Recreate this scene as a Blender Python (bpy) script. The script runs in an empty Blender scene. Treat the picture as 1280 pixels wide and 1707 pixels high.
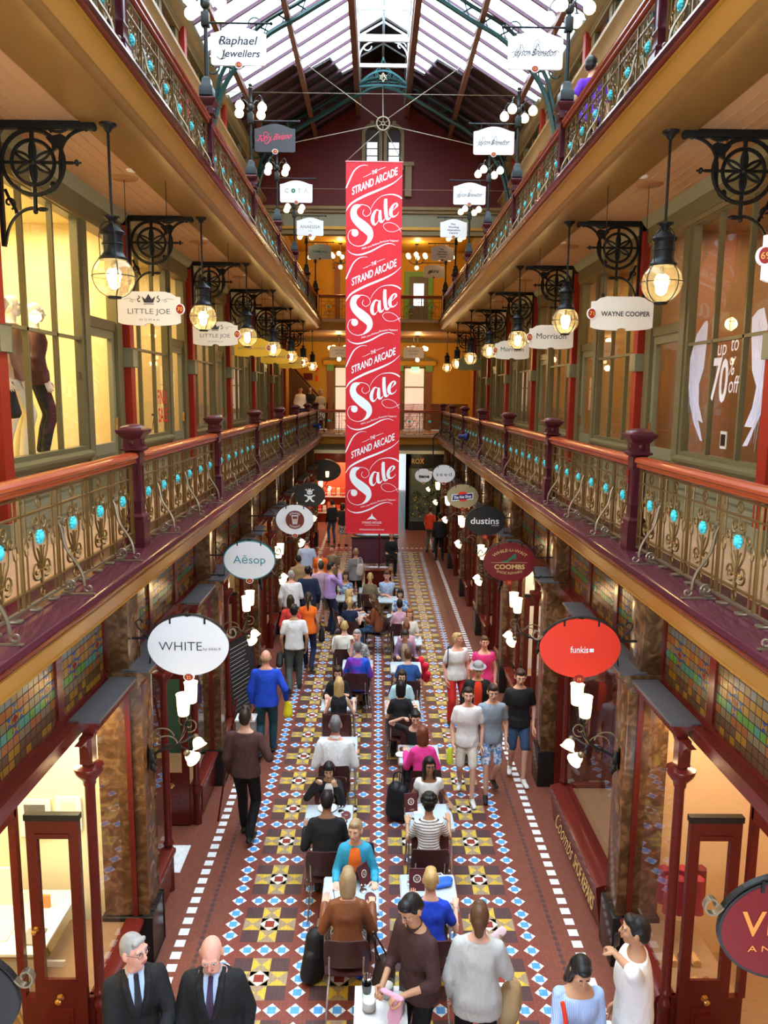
import bpy, bmesh, math, random
from mathutils import Vector, Matrix, Quaternion
random.seed(7)
SC = bpy.context.scene
COL = SC.collection
PI = math.pi
sin, cos, rad = math.sin, math.cos, math.radians

# ------------------------------------------------------------------ camera
CAM_F, CAM_PITCH, CAM_ROLL, CAM_YAW = 1290.99, 0.1498, 0.0094, 0.0105
CAM_X, CAM_Z = -0.0665, 5.4795
def setup_camera():
    right = Vector((cos(CAM_YAW), -sin(CAM_YAW), 0)); f0 = Vector((sin(CAM_YAW), cos(CAM_YAW), 0)); up0 = Vector((0, 0, 1))
    fw = f0 * cos(CAM_PITCH) - up0 * sin(CAM_PITCH); up = f0 * sin(CAM_PITCH) + up0 * cos(CAM_PITCH)
    R = right * cos(CAM_ROLL) + up * sin(CAM_ROLL); U = up * cos(CAM_ROLL) - right * sin(CAM_ROLL)
    cd = bpy.data.cameras.new('camera'); co = bpy.data.objects.new('camera', cd); COL.objects.link(co)
    m = Matrix((R, U, -fw)).transposed().to_4x4(); m.translation = Vector((CAM_X, 0, CAM_Z))
    co.matrix_world = m
    cd.sensor_fit = 'HORIZONTAL'; cd.sensor_width = 36; cd.lens = CAM_F / 1280 * 36
    cd.clip_start = .05; cd.clip_end = 200
    SC.camera = co
setup_camera()

# ------------------------------------------------------------------ light and exposure
SKY_STRENGTH = 13.5
SKY_COLOR = (0.74, 0.87, 1.0)
PENDANT_W, WALL_W, POST_W, END_W = 52, 10, 26, 30
SHOP_W = 70
EXPOSURE = 0.0
WARM = (1.0, .66, .30)
w = bpy.data.worlds.new('world'); SC.world = w; w.use_nodes = True
bg = w.node_tree.nodes['Background']; bg.inputs['Color'].default_value = (*SKY_COLOR, 1); bg.inputs['Strength'].default_value = SKY_STRENGTH
vs = SC.view_settings
vs.view_transform = 'Standard'; vs.look = 'None'; vs.exposure = EXPOSURE; vs.gamma = 1; vs.use_curve_mapping = False
cy = SC.cycles
cy.max_bounces = 7; cy.diffuse_bounces = 3; cy.glossy_bounces = 3; cy.transmission_bounces = 4; cy.transparent_max_bounces = 24
cy.caustics_reflective = False; cy.caustics_refractive = False; cy.sample_clamp_indirect = 6; cy.use_denoising = True
def lamp(name, loc, watts, color=WARM, radius=.05, parent=None, kind='POINT', size=1, size_y=None, rot=None, spread=None):
    l = bpy.data.lights.new(name, kind); l.energy = watts; l.color = color
    if kind == 'AREA':
        l.size = size
        if size_y: l.shape = 'RECTANGLE'; l.size_y = size_y
        if spread: l.spread = spread
    else: l.shadow_soft_size = radius
    o = bpy.data.objects.new(name, l); COL.objects.link(o); o.location = loc
    if rot: o.rotation_euler = rot
    if parent: o.parent = parent
    return o

# ------------------------------------------------------------------ materials
MATS = {}
def mat(name, col, rough=.5, metal=0., var=.10, scale=6., bump=0., bscale=40., coat=0., spec=.26, emit=None, estr=0., sss=0., stretch=None):
    if name in MATS: return MATS[name]
    m = bpy.data.materials.new(name); m.use_nodes = True; nt = m.node_tree; b = nt.nodes['Principled BSDF']
    b.inputs['Roughness'].default_value = rough; b.inputs['Metallic'].default_value = metal
    b.inputs['Coat Weight'].default_value = coat; b.inputs['Coat Roughness'].default_value = .08
    b.inputs['Specular IOR Level'].default_value = spec
    b.inputs['Base Color'].default_value = (*col, 1)
    if sss: b.inputs['Subsurface Weight'].default_value = sss; b.inputs['Subsurface Radius'].default_value = (.02, .008, .004)
    tc = nt.nodes.new('ShaderNodeTexCoord'); src = tc.outputs['Object']
    if stretch:
        mp = nt.nodes.new('ShaderNodeMapping'); mp.inputs['Scale'].default_value = stretch; nt.links.new(src, mp.inputs[0]); src = mp.outputs[0]
    if var:
        n = nt.nodes.new('ShaderNodeTexNoise'); n.inputs['Scale'].default_value = scale; n.inputs['Detail'].default_value = 4
        nt.links.new(src, n.inputs['Vector'])
        mx = nt.nodes.new('ShaderNodeMix'); mx.data_type = 'RGBA'
        mx.inputs[6].default_value = (*[c * (1 - var) for c in col], 1); mx.inputs[7].default_value = (*[min(1, c * (1 + var)) for c in col], 1)
        nt.links.new(n.outputs['Fac'], mx.inputs[0]); nt.links.new(mx.outputs[2], b.inputs['Base Color'])
    if bump:
        n2 = nt.nodes.new('ShaderNodeTexNoise'); n2.inputs['Scale'].default_value = bscale; n2.inputs['Detail'].default_value = 3
        nt.links.new(src, n2.inputs['Vector'])
        bp = nt.nodes.new('ShaderNodeBump'); bp.inputs['Strength'].default_value = bump; bp.inputs['Distance'].default_value = .01
        nt.links.new(n2.outputs['Fac'], bp.inputs['Height']); nt.links.new(bp.outputs[0], b.inputs['Normal'])
    if emit:
        b.inputs['Emission Color'].default_value = (*emit, 1); b.inputs['Emission Strength'].default_value = estr
        m.cycles.emission_sampling = 'NONE'
    MATS[name] = m; return m
def glow(name, col, strength):
    if name in MATS: return MATS[name]
    m = mat(name, (.8, .8, .8), .4, var=0, emit=col, estr=strength); return m
def schlick(nt, ior):
    """reflectance of a thin sheet, the same from both of its sides"""
    g = nt.nodes.new('ShaderNodeNewGeometry'); d = nt.nodes.new('ShaderNodeVectorMath'); d.operation = 'DOT_PRODUCT'
    nt.links.new(g.outputs['Incoming'], d.inputs[0]); nt.links.new(g.outputs['Normal'], d.inputs[1])
    r0 = ((ior - 1) / (ior + 1)) ** 2; o = d.outputs['Value']
    for op, v, first in (('ABSOLUTE', 0, 1), ('SUBTRACT', 1, 0), ('POWER', 5, 1), ('MULTIPLY', 1 - r0, 1), ('ADD', r0, 1)):
        n = nt.nodes.new('ShaderNodeMath'); n.operation = op
        nt.links.new(o, n.inputs[0 if first else 1]); n.inputs[1 if first else 0].default_value = v; o = n.outputs[0]
    return o
def glass(name, tint=(1, 1, 1), gloss=.08, rough=.02, fres=1.45, maxg=1.0, glow_mix=0.):
    if name in MATS: return MATS[name]
    m = bpy.data.materials.new(name); m.use_nodes = True; nt = m.node_tree; nt.nodes.clear()
    out = nt.nodes.new('ShaderNodeOutputMaterial'); t = nt.nodes.new('ShaderNodeBsdfTransparent'); t.inputs[0].default_value = (*tint, 1)
    g = nt.nodes.new('ShaderNodeBsdfGlossy'); g.inputs['Roughness'].default_value = rough
    f = schlick(nt, fres)
    ma = nt.nodes.new('ShaderNodeMath'); ma.operation = 'MULTIPLY'; ma.inputs[1].default_value = maxg
    mx = nt.nodes.new('ShaderNodeMixShader')
    nt.links.new(f, ma.inputs[0]); nt.links.new(ma.outputs[0], mx.inputs[0])
    if glow_mix:
        tl = nt.nodes.new('ShaderNodeBsdfTranslucent'); tl.inputs[0].default_value = (*tint, 1); m2 = nt.nodes.new('ShaderNodeMixShader'); m2.inputs[0].default_value = glow_mix; nt.links.new(t.outputs[0], m2.inputs[1]); nt.links.new(tl.outputs[0], m2.inputs[2]); t = m2
    nt.links.new(t.outputs[0], mx.inputs[1]); nt.links.new(g.outputs[0], mx.inputs[2]); nt.links.new(mx.outputs[0], out.inputs[0])
    MATS[name] = m; return m
def stained(name, col):
    """coloured leaded glass: lets light through (translucent) and has a glossy, slightly wavy face"""
    if name in MATS: return MATS[name]
    m = bpy.data.materials.new(name); m.use_nodes = True; nt = m.node_tree; nt.nodes.clear()
    out = nt.nodes.new('ShaderNodeOutputMaterial'); d = nt.nodes.new('ShaderNodeBsdfDiffuse'); d.inputs[0].default_value = (*col, 1)
    t = nt.nodes.new('ShaderNodeBsdfTranslucent'); t.inputs[0].default_value = (*[min(1, c * 1.3) for c in col], 1)
    g = nt.nodes.new('ShaderNodeBsdfGlossy'); g.inputs['Roughness'].default_value = .12
    tc = nt.nodes.new('ShaderNodeTexCoord'); n = nt.nodes.new('ShaderNodeTexNoise'); n.inputs['Scale'].default_value = 60
    bp = nt.nodes.new('ShaderNodeBump'); bp.inputs['Strength'].default_value = .5; bp.inputs['Distance'].default_value = .004
    nt.links.new(tc.outputs['Object'], n.inputs['Vector']); nt.links.new(n.outputs['Fac'], bp.inputs['Height']); nt.links.new(bp.outputs[0], g.inputs['Normal'])
    a = nt.nodes.new('ShaderNodeMixShader'); a.inputs[0].default_value = .72
    nt.links.new(d.outputs[0], a.inputs[1]); nt.links.new(t.outputs[0], a.inputs[2])
    f = schlick(nt, 1.6)
    mx = nt.nodes.new('ShaderNodeMixShader'); nt.links.new(f, mx.inputs[0]); nt.links.new(a.outputs[0], mx.inputs[1]); nt.links.new(g.outputs[0], mx.inputs[2]); nt.links.new(mx.outputs[0], out.inputs[0])
    MATS[name] = m; return m
def tile(name, col, size=.038, rough=.35, grout=.55, var=.08):
    if name in MATS: return MATS[name]
    m = mat(name, col, rough, var=0, spec=.2); nt = m.node_tree; b = nt.nodes['Principled BSDF']
    tc = nt.nodes.new('ShaderNodeTexCoord'); br = nt.nodes.new('ShaderNodeTexBrick'); br.offset = 0; br.squash = 1
    br.inputs['Scale'].default_value = 1; br.inputs['Brick Width'].default_value = size; br.inputs['Row Height'].default_value = size
    br.inputs['Mortar Size'].default_value = size * .035; br.inputs['Mortar Smooth'].default_value = .3
    br.inputs['Color1'].default_value = (*[c * (1 - var) for c in col], 1); br.inputs['Color2'].default_value = (*[min(1, c * (1 + var)) for c in col], 1)
    br.inputs['Mortar'].default_value = (*[c * grout for c in col], 1)
    nt.links.new(tc.outputs['Object'], br.inputs['Vector']); nt.links.new(br.outputs['Color'], b.inputs['Base Color'])
    return m
def marble(name, c1, c2, rough=.18):
    m = mat(name, c1, rough, var=0, spec=.3); nt = m.node_tree; b = nt.nodes['Principled BSDF']
    tc = nt.nodes.new('ShaderNodeTexCoord'); n = nt.nodes.new('ShaderNodeTexNoise'); n.inputs['Scale'].default_value = 7; n.inputs['Detail'].default_value = 9; n.inputs['Distortion'].default_value = 1.4
    r = nt.nodes.new('ShaderNodeValToRGB'); r.color_ramp.elements[0].position = .35; r.color_ramp.elements[0].color = (*[c * .6 for c in c1], 1)
    r.color_ramp.elements[1].position = .75; r.color_ramp.elements[1].color = (*c2, 1); e = r.color_ramp.elements.new(.5); e.color = (*c1, 1)
    nt.links.new(tc.outputs['Object'], n.inputs['Vector']); nt.links.new(n.outputs['Fac'], r.inputs[0]); nt.links.new(r.outputs[0], b.inputs['Base Color'])
    return m
M_MAROON = mat('maroon_timber', (.115, .014, .010), .22, var=.25, scale=5, stretch=(6, .6, 6), coat=.08)
M_RAIL = mat('handrail_timber', (.27, .042, .012), .24, var=.25, scale=5, stretch=(.6, 6, 6), coat=.15)
M_POST = mat('newel_paint', (.055, .008, .013), .30, var=.12)
M_LEDGE = mat('ledge_polish', (.060, .012, .020), .16, var=.2, scale=3, bump=.03, bscale=6)
M_GOLD = mat('gilt_moulding', (.36, .18, .022), .32, metal=.35, var=.2, scale=3)
M_OCHRE = mat('ochre_fascia', (.31, .135, .018), .42, var=.1, scale=2)
M_CREAM = mat('ceiling_boards', (.45, .255, .125), .55, var=.05)
M_CREAMD = mat('drab_moulding', (.20, .14, .055), .45, var=.1)
M_OLIVE = mat('olive_paint', (.15, .13, .062), .4, var=.08)
M_OLIVEL = mat('sage_paint', (.21, .20, .12), .45, var=.08)
M_RED = mat('red_paint', (.30, .022, .010), .4, var=.08)
M_IRON = mat('bronze_ironwork', (.145, .082, .024), .36, metal=.5, var=.2, scale=14)
M_STEEL = mat('worn_iron', (.20, .155, .10), .35, metal=.6, var=.2)
M_DARKIRON = mat('dark_iron', (.008, .009, .009), .45, metal=.1, var=.3, scale=10)
M_GREENIRON = mat('green_iron', (.018, .055, .05), .42, var=.2)
M_TEAL = mat('turquoise_enamel', (.06, .52, .60), .35, var=.25, scale=30)
M_MARBLE = marble('brown_marble', (.11, .052, .022), (.27, .15, .065))
M_BLACK = mat('black_granite', (.018, .017, .016), .18, var=.4, scale=40)
M_GLASS = glass('window_glass')
M_SHOPGLASS = glass('shop_glass', fres=1.55)
M_BRASS = mat('brass', (.72, .46, .14), .25, metal=.9, var=.1)
M_WHITE = mat('white_paint', (.80, .79, .75), .45, var=.03)
M_YELLOW = mat('yellow_plaster', (.60, .32, .03), .6, var=.08, scale=2)
M_GREENP = mat('green_trim', (.16, .36, .10), .5, var=.1)
M_DKROOF = mat('dark_roof', (.018, .010, .009), .55, var=.3, scale=3)
M_PURLIN = mat('purlin_timber', (.14, .05, .028), .45, var=.25)
M_GABLE = mat('maroon_plaster', (.10, .012, .012), .6, var=.12, scale=2)
M_INT = mat('shop_cream', (.80, .68, .42), .6, var=.05)
M_INTD = mat('shop_tan', (.46, .30, .16), .6, var=.12)
M_WOODF = mat('shop_floor', (.32, .19, .10), .4, var=.2, stretch=(1, 6, 1))
M_CHROME = mat('chrome', (.7, .7, .7), .2, metal=1, var=.05)
M_NUM = mat('number_red', (.30, .02, .012), .4, var=.05)
M_NUMY = mat('number_gold', (.85, .5, .12), .4, var=0)
M_INK = mat('ink', (.035, .035, .045), .5, var=0)
G_BULB = glow('bulb_glow', (1, .80, .36), 30)
G_SHADE = glow('shade_glow', (1, .80, .40), 2.6)
G_SHADE2 = glow('post_shade_glow', (1, .82, .44), 2.4)

# ------------------------------------------------------------------ mesh builder
class MB:
    def __init__(s): s.v = []; s.f = []; s.m = []; s.mats = []
    def mi(s, m):
        if m not in s.mats: s.mats.append(m)
        return s.mats.index(m)
    def add(s, vs, fs, m=None, M=None):
        o = len(s.v); k = s.mi(m)
        s.v += [tuple(M @ Vector(p)) for p in vs] if M is not None else [tuple(p) for p in vs]
        s.f += [tuple(i + o for i in f) for f in fs]; s.m += [k] * len(fs); return s
    def box(s, x0, x1, y0, y1, z0, z1, m=None, M=None):
        if x0 > x1: x0, x1 = x1, x0
        if y0 > y1: y0, y1 = y1, y0
        if z0 > z1: z0, z1 = z1, z0
        v = [(x0, y0, z0), (x1, y0, z0), (x1, y1, z0), (x0, y1, z0), (x0, y0, z1), (x1, y0, z1), (x1, y1, z1), (x0, y1, z1)]
        return s.add(v, [(3, 2, 1, 0), (4, 5, 6, 7), (0, 1, 5, 4), (1, 2, 6, 5), (2, 3, 7, 6), (3, 0, 4, 7)], m, M)
    def bbox(s, x0, x1, y0, y1, z0, z1, b, m=None, M=None):
        """box with bevelled edges (a chamfer of b along every edge)"""
        bm = bmesh.new(); bmesh.ops.create_cube(bm, size=1)
        for q in bm.verts: q.co = Vector(((x0 + x1) / 2 + q.co.x * (x1 - x0), (y0 + y1) / 2 + q.co.y * (y1 - y0), (z0 + z1) / 2 + q.co.z * (z1 - z0)))
        bmesh.ops.bevel(bm, geom=bm.edges[:], offset=b, segments=2, profile=.6, affect='EDGES'); return s.bm(bm, m, M)
    def bm(s, b, m=None, M=None):
        b.verts.index_update(); s.add([q.co[:] for q in b.verts], [[q.index for q in f.verts] for f in b.faces], m, M); b.free(); return s
    def ext(s, prof, y0, y1, m=None, M=None, closed=True, axis='y'):
        """extrude a profile [(a, z)..]; axis y: (a, y, z), axis x: (x, a, z)"""
        n = len(prof); P = (lambda a, t, z: (a, t, z)) if axis == 'y' else (lambda a, t, z: (t, a, z))
        v = [P(a, y0, z) for a, z in prof] + [P(a, y1, z) for a, z in prof]
        fs = [(i, (i + 1) % n, n + (i + 1) % n, n + i) for i in range(n if closed else n - 1)]
        if closed: fs += [tuple(range(n))[::-1], tuple(range(n, 2 * n))]
        return s.add(v, fs, m, M)
    def tube(s, pts, r, n=6, m=None, M=None, cap=True, sq=1.0):
        pts = [Vector(p) for p in pts]; k = len(pts)
        rs = r if isinstance(r, (list, tuple)) else [r] * k
        T = []
        for i in range(k):
            t = pts[min(i + 1, k - 1)] - pts[max(i - 1, 0)]
            T.append(t.normalized() if t.length > 1e-9 else Vector((0, 0, 1)))
        a = Vector((0, 0, 1)) if abs(T[0].z) < .9 else Vector((1, 0, 0))
        N = (a - T[0] * a.dot(T[0])).normalized(); v = []
        for i in range(k):
            if i: N = (N - T[i] * N.dot(T[i])); N = N.normalized() if N.length > 1e-6 else T[i].orthogonal().normalized()
            B = T[i].cross(N)
            for j in range(n):
                q = 2 * PI * j / n; v.append(pts[i] + (N * cos(q) + B * sin(q) * sq) * rs[i])
        fs = [(i * n + j, i * n + (j + 1) % n, (i + 1) * n + (j + 1) % n, (i + 1) * n + j) for i in range(k - 1) for j in range(n)]
        if cap: fs += [tuple(range(n))[::-1], tuple(range((k - 1) * n, k * n))]
        return s.add(v, fs, m, M)
    def lathe(s, prof, n=16, m=None, c=(0, 0, 0), M=None, ph=0., axis=None):
        """prof [(r, z)..] revolved about z at c; n=4 with ph=pi/4 makes square turned forms"""
        v = []; k = len(prof)
        for r, z in prof:
            for j in range(n):
                q = 2 * PI * j / n + ph; v.append((c[0] + r * cos(q), c[1] + r * sin(q), c[2] + z))
        fs = [(i * n + j, i * n + (j + 1) % n, (i + 1) * n + (j + 1) % n, (i + 1) * n + j) for i in range(k - 1) for j in range(n)]
        fs += [tuple(range(n))[::-1], tuple(range((k - 1) * n, k * n))]
        return s.add(v, fs, m, M)
    def sq(s, prof, m=None, c=(0, 0, 0), M=None):
        return s.lathe([(r * math.sqrt(2), z) for r, z in prof], 4, m, c, M, PI / 4)
    def ball(s, c, r, m=None, n=12, k=8, M=None):
        rr = r if isinstance(r, (tuple, list)) else (r, r, r)
        v = [(c[0], c[1], c[2] - rr[2])]; fs = []
        for i in range(1, k):
            t = PI * i / k
            for j in range(n):
                q = 2 * PI * j / n; v.append((c[0] + rr[0] * sin(t) * cos(q), c[1] + rr[1] * sin(t) * sin(q), c[2] - rr[2] * cos(t)))
        v.append((c[0], c[1], c[2] + rr[2])); L = len(v) - 1
        fs += [(0, 1 + (j + 1) % n, 1 + j) for j in range(n)]
        fs += [(1 + (i - 1) * n + j, 1 + (i - 1) * n + (j + 1) % n, 1 + i * n + (j + 1) % n, 1 + i * n + j) for i in range(1, k - 1) for j in range(n)]
        fs += [(L, 1 + (k - 2) * n + j, 1 + (k - 2) * n + (j + 1) % n) for j in range(n)]
        return s.add(v, fs, m, M)
    def slab(s, outline, t, m=None, M=None, medge=None):
        """flat shape: outline [(x, z)..] in the XZ plane, thickness t along +y"""
        n = len(outline); v = [(x, 0, z) for x, z in outline] + [(x, t, z) for x, z in outline]
        s.add(v, [tuple(range(n)), tuple(range(n, 2 * n))[::-1]], m, M)
        return s.add(v, [(i, n + i, n + (i + 1) % n, (i + 1) % n) for i in range(n)], medge or m, M)
    def ribbon(s, pts, w, y, m=None, M=None):
        """flat stroke in the XZ plane at depth y with width w (number or list): lettering and flourishes"""
        k = len(pts); ws = w if isinstance(w, (list, tuple)) else [w] * k; v = []
        for i in range(k):
            a = pts[max(i - 1, 0)]; b = pts[min(i + 1, k - 1)]; dx, dz = b[0] - a[0], b[1] - a[1]; L = math.hypot(dx, dz) or 1
            nx, nz = -dz / L * ws[i] / 2, dx / L * ws[i] / 2
            v += [(pts[i][0] + nx, y, pts[i][1] + nz), (pts[i][0] - nx, y, pts[i][1] - nz)]
        return s.add(v, [(2 * i, 2 * i + 1, 2 * i + 3, 2 * i + 2) for i in range(k - 1)], m, M)
    def build(s, name, parent=None, smooth=40, loc=None, rz=None, kind=None, label=None, cat=None, group=None, M=None):
        me = bpy.data.meshes.new(name); me.from_pydata(s.v, [], s.f)
        for m in s.mats: me.materials.append(m or M_WHITE)
        me.polygons.foreach_set('material_index', s.m)
        if smooth:
            me.polygons.foreach_set('use_smooth', [True] * len(s.f)); me.set_sharp_from_angle(angle=rad(smooth))
        me.update()
        o = bpy.data.objects.new(name, me); COL.objects.link(o)
        if parent: o.parent = parent
        if loc: o.location = loc
        if rz is not None: o.rotation_euler = (0, 0, rz)
        if kind: o['kind'] = kind
        tag(o, label, cat, group); return o
def tag(o, label=None, cat=None, group=None):
    if label: o['label'] = label
    if cat: o['category'] = cat
    if group: o['group'] = group
    return o
def empty(name, loc=(0, 0, 0), rz=0, label=None, cat=None, group=None, kind=None):
    o = bpy.data.objects.new(name, None); COL.objects.link(o); o.location = loc; o.rotation_euler = (0, 0, rz); o.empty_display_size = .1
    if kind: o['kind'] = kind
    return tag(o, label, cat, group)
def dup(root, loc=None, rz=None, label=None, group=None, parent=None, scale=None):
    r = root.copy(); COL.objects.link(r)
    if loc is not None: r.location = loc
    if rz is not None: r.rotation_euler = (0, 0, rz)
    if scale is not None: r.scale = scale
    if label: r['label'] = label
    if group: r['group'] = group
    if parent: r.parent = parent
    for c in list(root.children):
        dup(c, parent=r)
    return r
def bez(p0, p1, p2, p3, n=10):
    out = []
    for i in range(n + 1):
        t = i / n; a = (1 - t) ** 3; b = 3 * t * (1 - t) ** 2; c = 3 * t * t * (1 - t); d = t ** 3
        out.append(tuple(a * p0[k] + b * p1[k] + c * p2[k] + d * p3[k] for k in range(len(p0))))
    return out
def spline(pts, n=6, closed=False):
    """Catmull-Rom through pts"""
    out = []; k = len(pts); R = range(k if closed else k - 1)
    for i in R:
        g = lambda j: pts[j % k] if closed else pts[max(0, min(k - 1, j))]
        a, b, c, d = g(i - 1), g(i), g(i + 1), g(i + 2)
        for j in range(n):
            t = j / n
            out.append(tuple(.5 * (2 * b[q] + (c[q] - a[q]) * t + (2 * a[q] - 5 * b[q] + 4 * c[q] - d[q]) * t * t + (3 * b[q] - a[q] - 3 * c[q] + d[q]) * t ** 3) for q in range(len(b))))
    if not closed: out.append(tuple(pts[-1]))
    return out
def lerpl(a, b, n): return [a + (b - a) * i / (n - 1) for i in range(n)]
def spiral(c, r0, r1, a0, a1, n=18):
    return [(c[0] + (r0 + (r1 - r0) * i / n) * cos(a0 + (a1 - a0) * i / n), c[1] + (r0 + (r1 - r0) * i / n) * sin(a0 + (a1 - a0) * i / n)) for i in range(n + 1)]
def xz(pts, y=0.): return [(p[0], y, p[1]) for p in pts]
_TXT = {}
BENCH = [None]
def bench(o):
    """link o alone in a scratch scene and evaluate it there, so that the growing arcade is not re-evaluated each time"""
    if BENCH[0] is None: BENCH[0] = bpy.data.scenes.new('bench')
    b = BENCH[0]; b.collection.objects.link(o); vl = b.view_layers[0]; vl.update(); return vl.depsgraph
def text_data(body, spacing=1., bold=0.):
    k = (body, spacing, bold)
    if k in _TXT: return _TXT[k]
    c = bpy.data.curves.new('t', 'FONT'); c.body = body; c.size = 1; c.space_character = spacing; c.offset = bold; c.resolution_u = 3
    o = bpy.data.objects.new('t', c); dg = bench(o); me = o.evaluated_get(dg).to_mesh()
    v = [q.co[:2] for q in me.vertices]; f = [tuple(p.vertices) for p in me.polygons]
    o.evaluated_get(dg).to_mesh_clear(); bpy.data.objects.remove(o); bpy.data.curves.remove(c)
    xs = [p[0] for p in v] or [0]; ys = [p[1] for p in v] or [0]
    _TXT[k] = (v, f, min(xs), max(xs), min(ys), max(ys)); return _TXT[k]
def add_text(mb, body, x, z, h=None, w=None, m=None, y=0., shear=0., rise=0., spacing=1., bold=0., M=None, anchor='C', flip=1, arc=None):
    """lettering in the XZ plane at depth y, centred on x with its baseline box centred on z; h cap height and/or w total width"""
    v, f, x0, x1, y0, y1 = text_data(body, spacing, bold)
    if not v: return
    sx = sy = None
    if h: sy = h / .69
    if w: sx = w / (x1 - x0)
    sx = sx or sy; sy = sy or sx
    cx = (x0 + x1) / 2 if anchor == 'C' else (x0 if anchor == 'L' else x1); cz = .345
    out = []
    for p in v:
        a, b = (p[0] - cx) * sx, (p[1] - cz) * sy
        if arc:
            R = arc; th = a / R
            a, b = (R + b) * sin(th), (R + b) * cos(th) - R
        a += b * shear; b += a * rise
        out.append((x + a * flip, y, z + b))
    mb.add(out, f, m, M)
CX0 = .03
def X(s, d): return CX0 + s * d
POST_Y = [6.97 + 3.497 * k for k in range(-2, 7)]   # bay lines: -0.02, 3.47, 6.97 ... 27.95
BAY = 3.497
Z1, Z2 = 4.10, 8.08
def bayY(k): return 6.97 + BAY * k
ORD = ['nearest', 'second', 'third', 'fourth', 'fifth', 'sixth', 'seventh', 'eighth', 'ninth']
def side(s): return 'left' if s < 0 else 'right'
# ================================================================== SETTING
T_RED = tile('terracotta_tile', (.205, .068, .045)); T_REDB = tile('brick_red_tile', (.215, .058, .042)); T_PURP = tile('purple_tile', (.090, .048, .050))
T_TAN = tile('buff_tile', (.36, .265, .165)); T_YEL = tile('yellow_tile', (.66, .44, .06)); T_BLUE = tile('blue_tile', (.10, .36, .80)); T_WHITE = tile('white_tile', (.82, .84, .86), grout=.75)
T_CTR = tile('oxblood_tile', (.26, .035, .02))
def make_floor():
    mb = MB(); P = .762; y_0 = 6.606
    mb.add([(-6, 1.5, 0), (6, 1.5, 0), (6, 46, 0), (-6, 46, 0)], [(0, 1, 2, 3)], T_RED)
    z1, z2 = .0012, .0024
    mb.add([(-2 * P - .08, 2, z1 * .5), (2 * P + .08, 2, z1 * .5), (2 * P + .08, 27.3, z1 * .5), (-2 * P - .08, 27.3, z1 * .5)], [(0, 1, 2, 3)], T_REDB)
    def q(pts, m, z): mb.add([(x, y, z) for x, y in pts], [tuple(range(len(pts)))], m)
    r = .105 * P
    def dia(x, y):
        h = r / 2
        q([(x - r, y), (x, y - r), (x + r, y), (x, y + r)], T_WHITE, z1); q([(x - h, y - h), (x + h, y - h), (x + h, y + h), (x - h, y + h)], T_BLUE, z2)
    u = .235 * P
    for n in range(-5, 27):
        yc = y_0 + n * P
        for c in range(4):
            xc = (c - 1.5) * P
            q([(xc - 1.5 * u, yc - 1.5 * u), (xc + 1.5 * u, yc - 1.5 * u), (xc + 1.5 * u, yc + 1.5 * u), (xc - 1.5 * u, yc + 1.5 * u)], T_PURP, z1)
            h = u / 2
            for (a0, a1, b0, b1) in ((-h, h, -1.5 * u, 1.5 * u), (-1.5 * u, 1.5 * u, -h, h)):
                q([(xc + a0, yc + b0), (xc + a1, yc + b0), (xc + a1, yc + b1), (xc + a0, yc + b1)], T_TAN, z2)
            z3 = z2 + .0012
            for sg in (-1, 1):
                for sx in (-1, 1):
                    q([(xc + sx * h, yc + sg * h * 1.02), (xc + sx * h, yc + sg * 3 * h), (xc + sx * h * .08, yc + sg * 2 * h)][::sx * sg], T_YEL, z3)
                    q([(xc + sg * h * 1.02, yc + sx * h), (xc + sg * 3 * h, yc + sx * h), (xc + sg * 2 * h, yc + sx * h * .08)][::-sx * sg], T_YEL, z3)
            w_ = .62 * u; q([(xc - w_, yc), (xc, yc - w_), (xc + w_, yc), (xc, yc + w_)], T_TAN, z3)
            w_ = .56 * u; k = .27 * u
            for a in range(4):
                ca, sa = cos(a * PI / 2), sin(a * PI / 2)
                R = lambda x, y: (xc + x * ca - y * sa, yc + x * sa + y * ca)
                q([R(-k, k), R(k, k), R(0, w_)][::-1], T_WHITE, z3 + .001)
            q([(xc - k, yc - k), (xc + k, yc - k), (xc + k, yc + k), (xc - k, yc + k)], T_CTR, z3 + .001)
            for t in (-.225, 0, .225): dia(xc + t * P, yc + P / 2)
        for c in range(-2, 3):
            for t in (-.225, 0, .225): dia(c * P, yc + t * P)
            dia(c * P, yc + P / 2)
    y = 2.0
    while y < 31:
        for s in (-1, 1): q([(s * 2.005 - .05, y - .05), (s * 2.005 + .05, y - .05), (s * 2.005 + .05, y + .05), (s * 2.005 - .05, y + .05)], T_WHITE, z1)
        y += .1694
    y = 2.0
    while y < 30:
        for s in (-1, 1): q([(s * 1.80 - .028, y), (s * 1.80, y - .04), (s * 1.80 + .028, y), (s * 1.80, y + .04)], T_PURP, z1)
        y += .0847
    x = -2.2
    while x < 2.3:
        q([(x, 27.5), (x + .1, 27.5), (x + .1, 27.6), (x, 27.6)], T_WHITE, z1); x += .17
    q([(-2.95, 8.25), (-2.3, 8.25), (-2.3, 8.8), (-2.95, 8.8)], T_WHITE, z1)   # white door mat mosaic
    q([(2.95, 8.6), (2.55, 8.6), (2.55, 9.2), (2.95, 9.2)][::-1], T_WHITE, z1)
    mb.build('floor', kind='structure', smooth=0)
make_floor()

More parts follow.
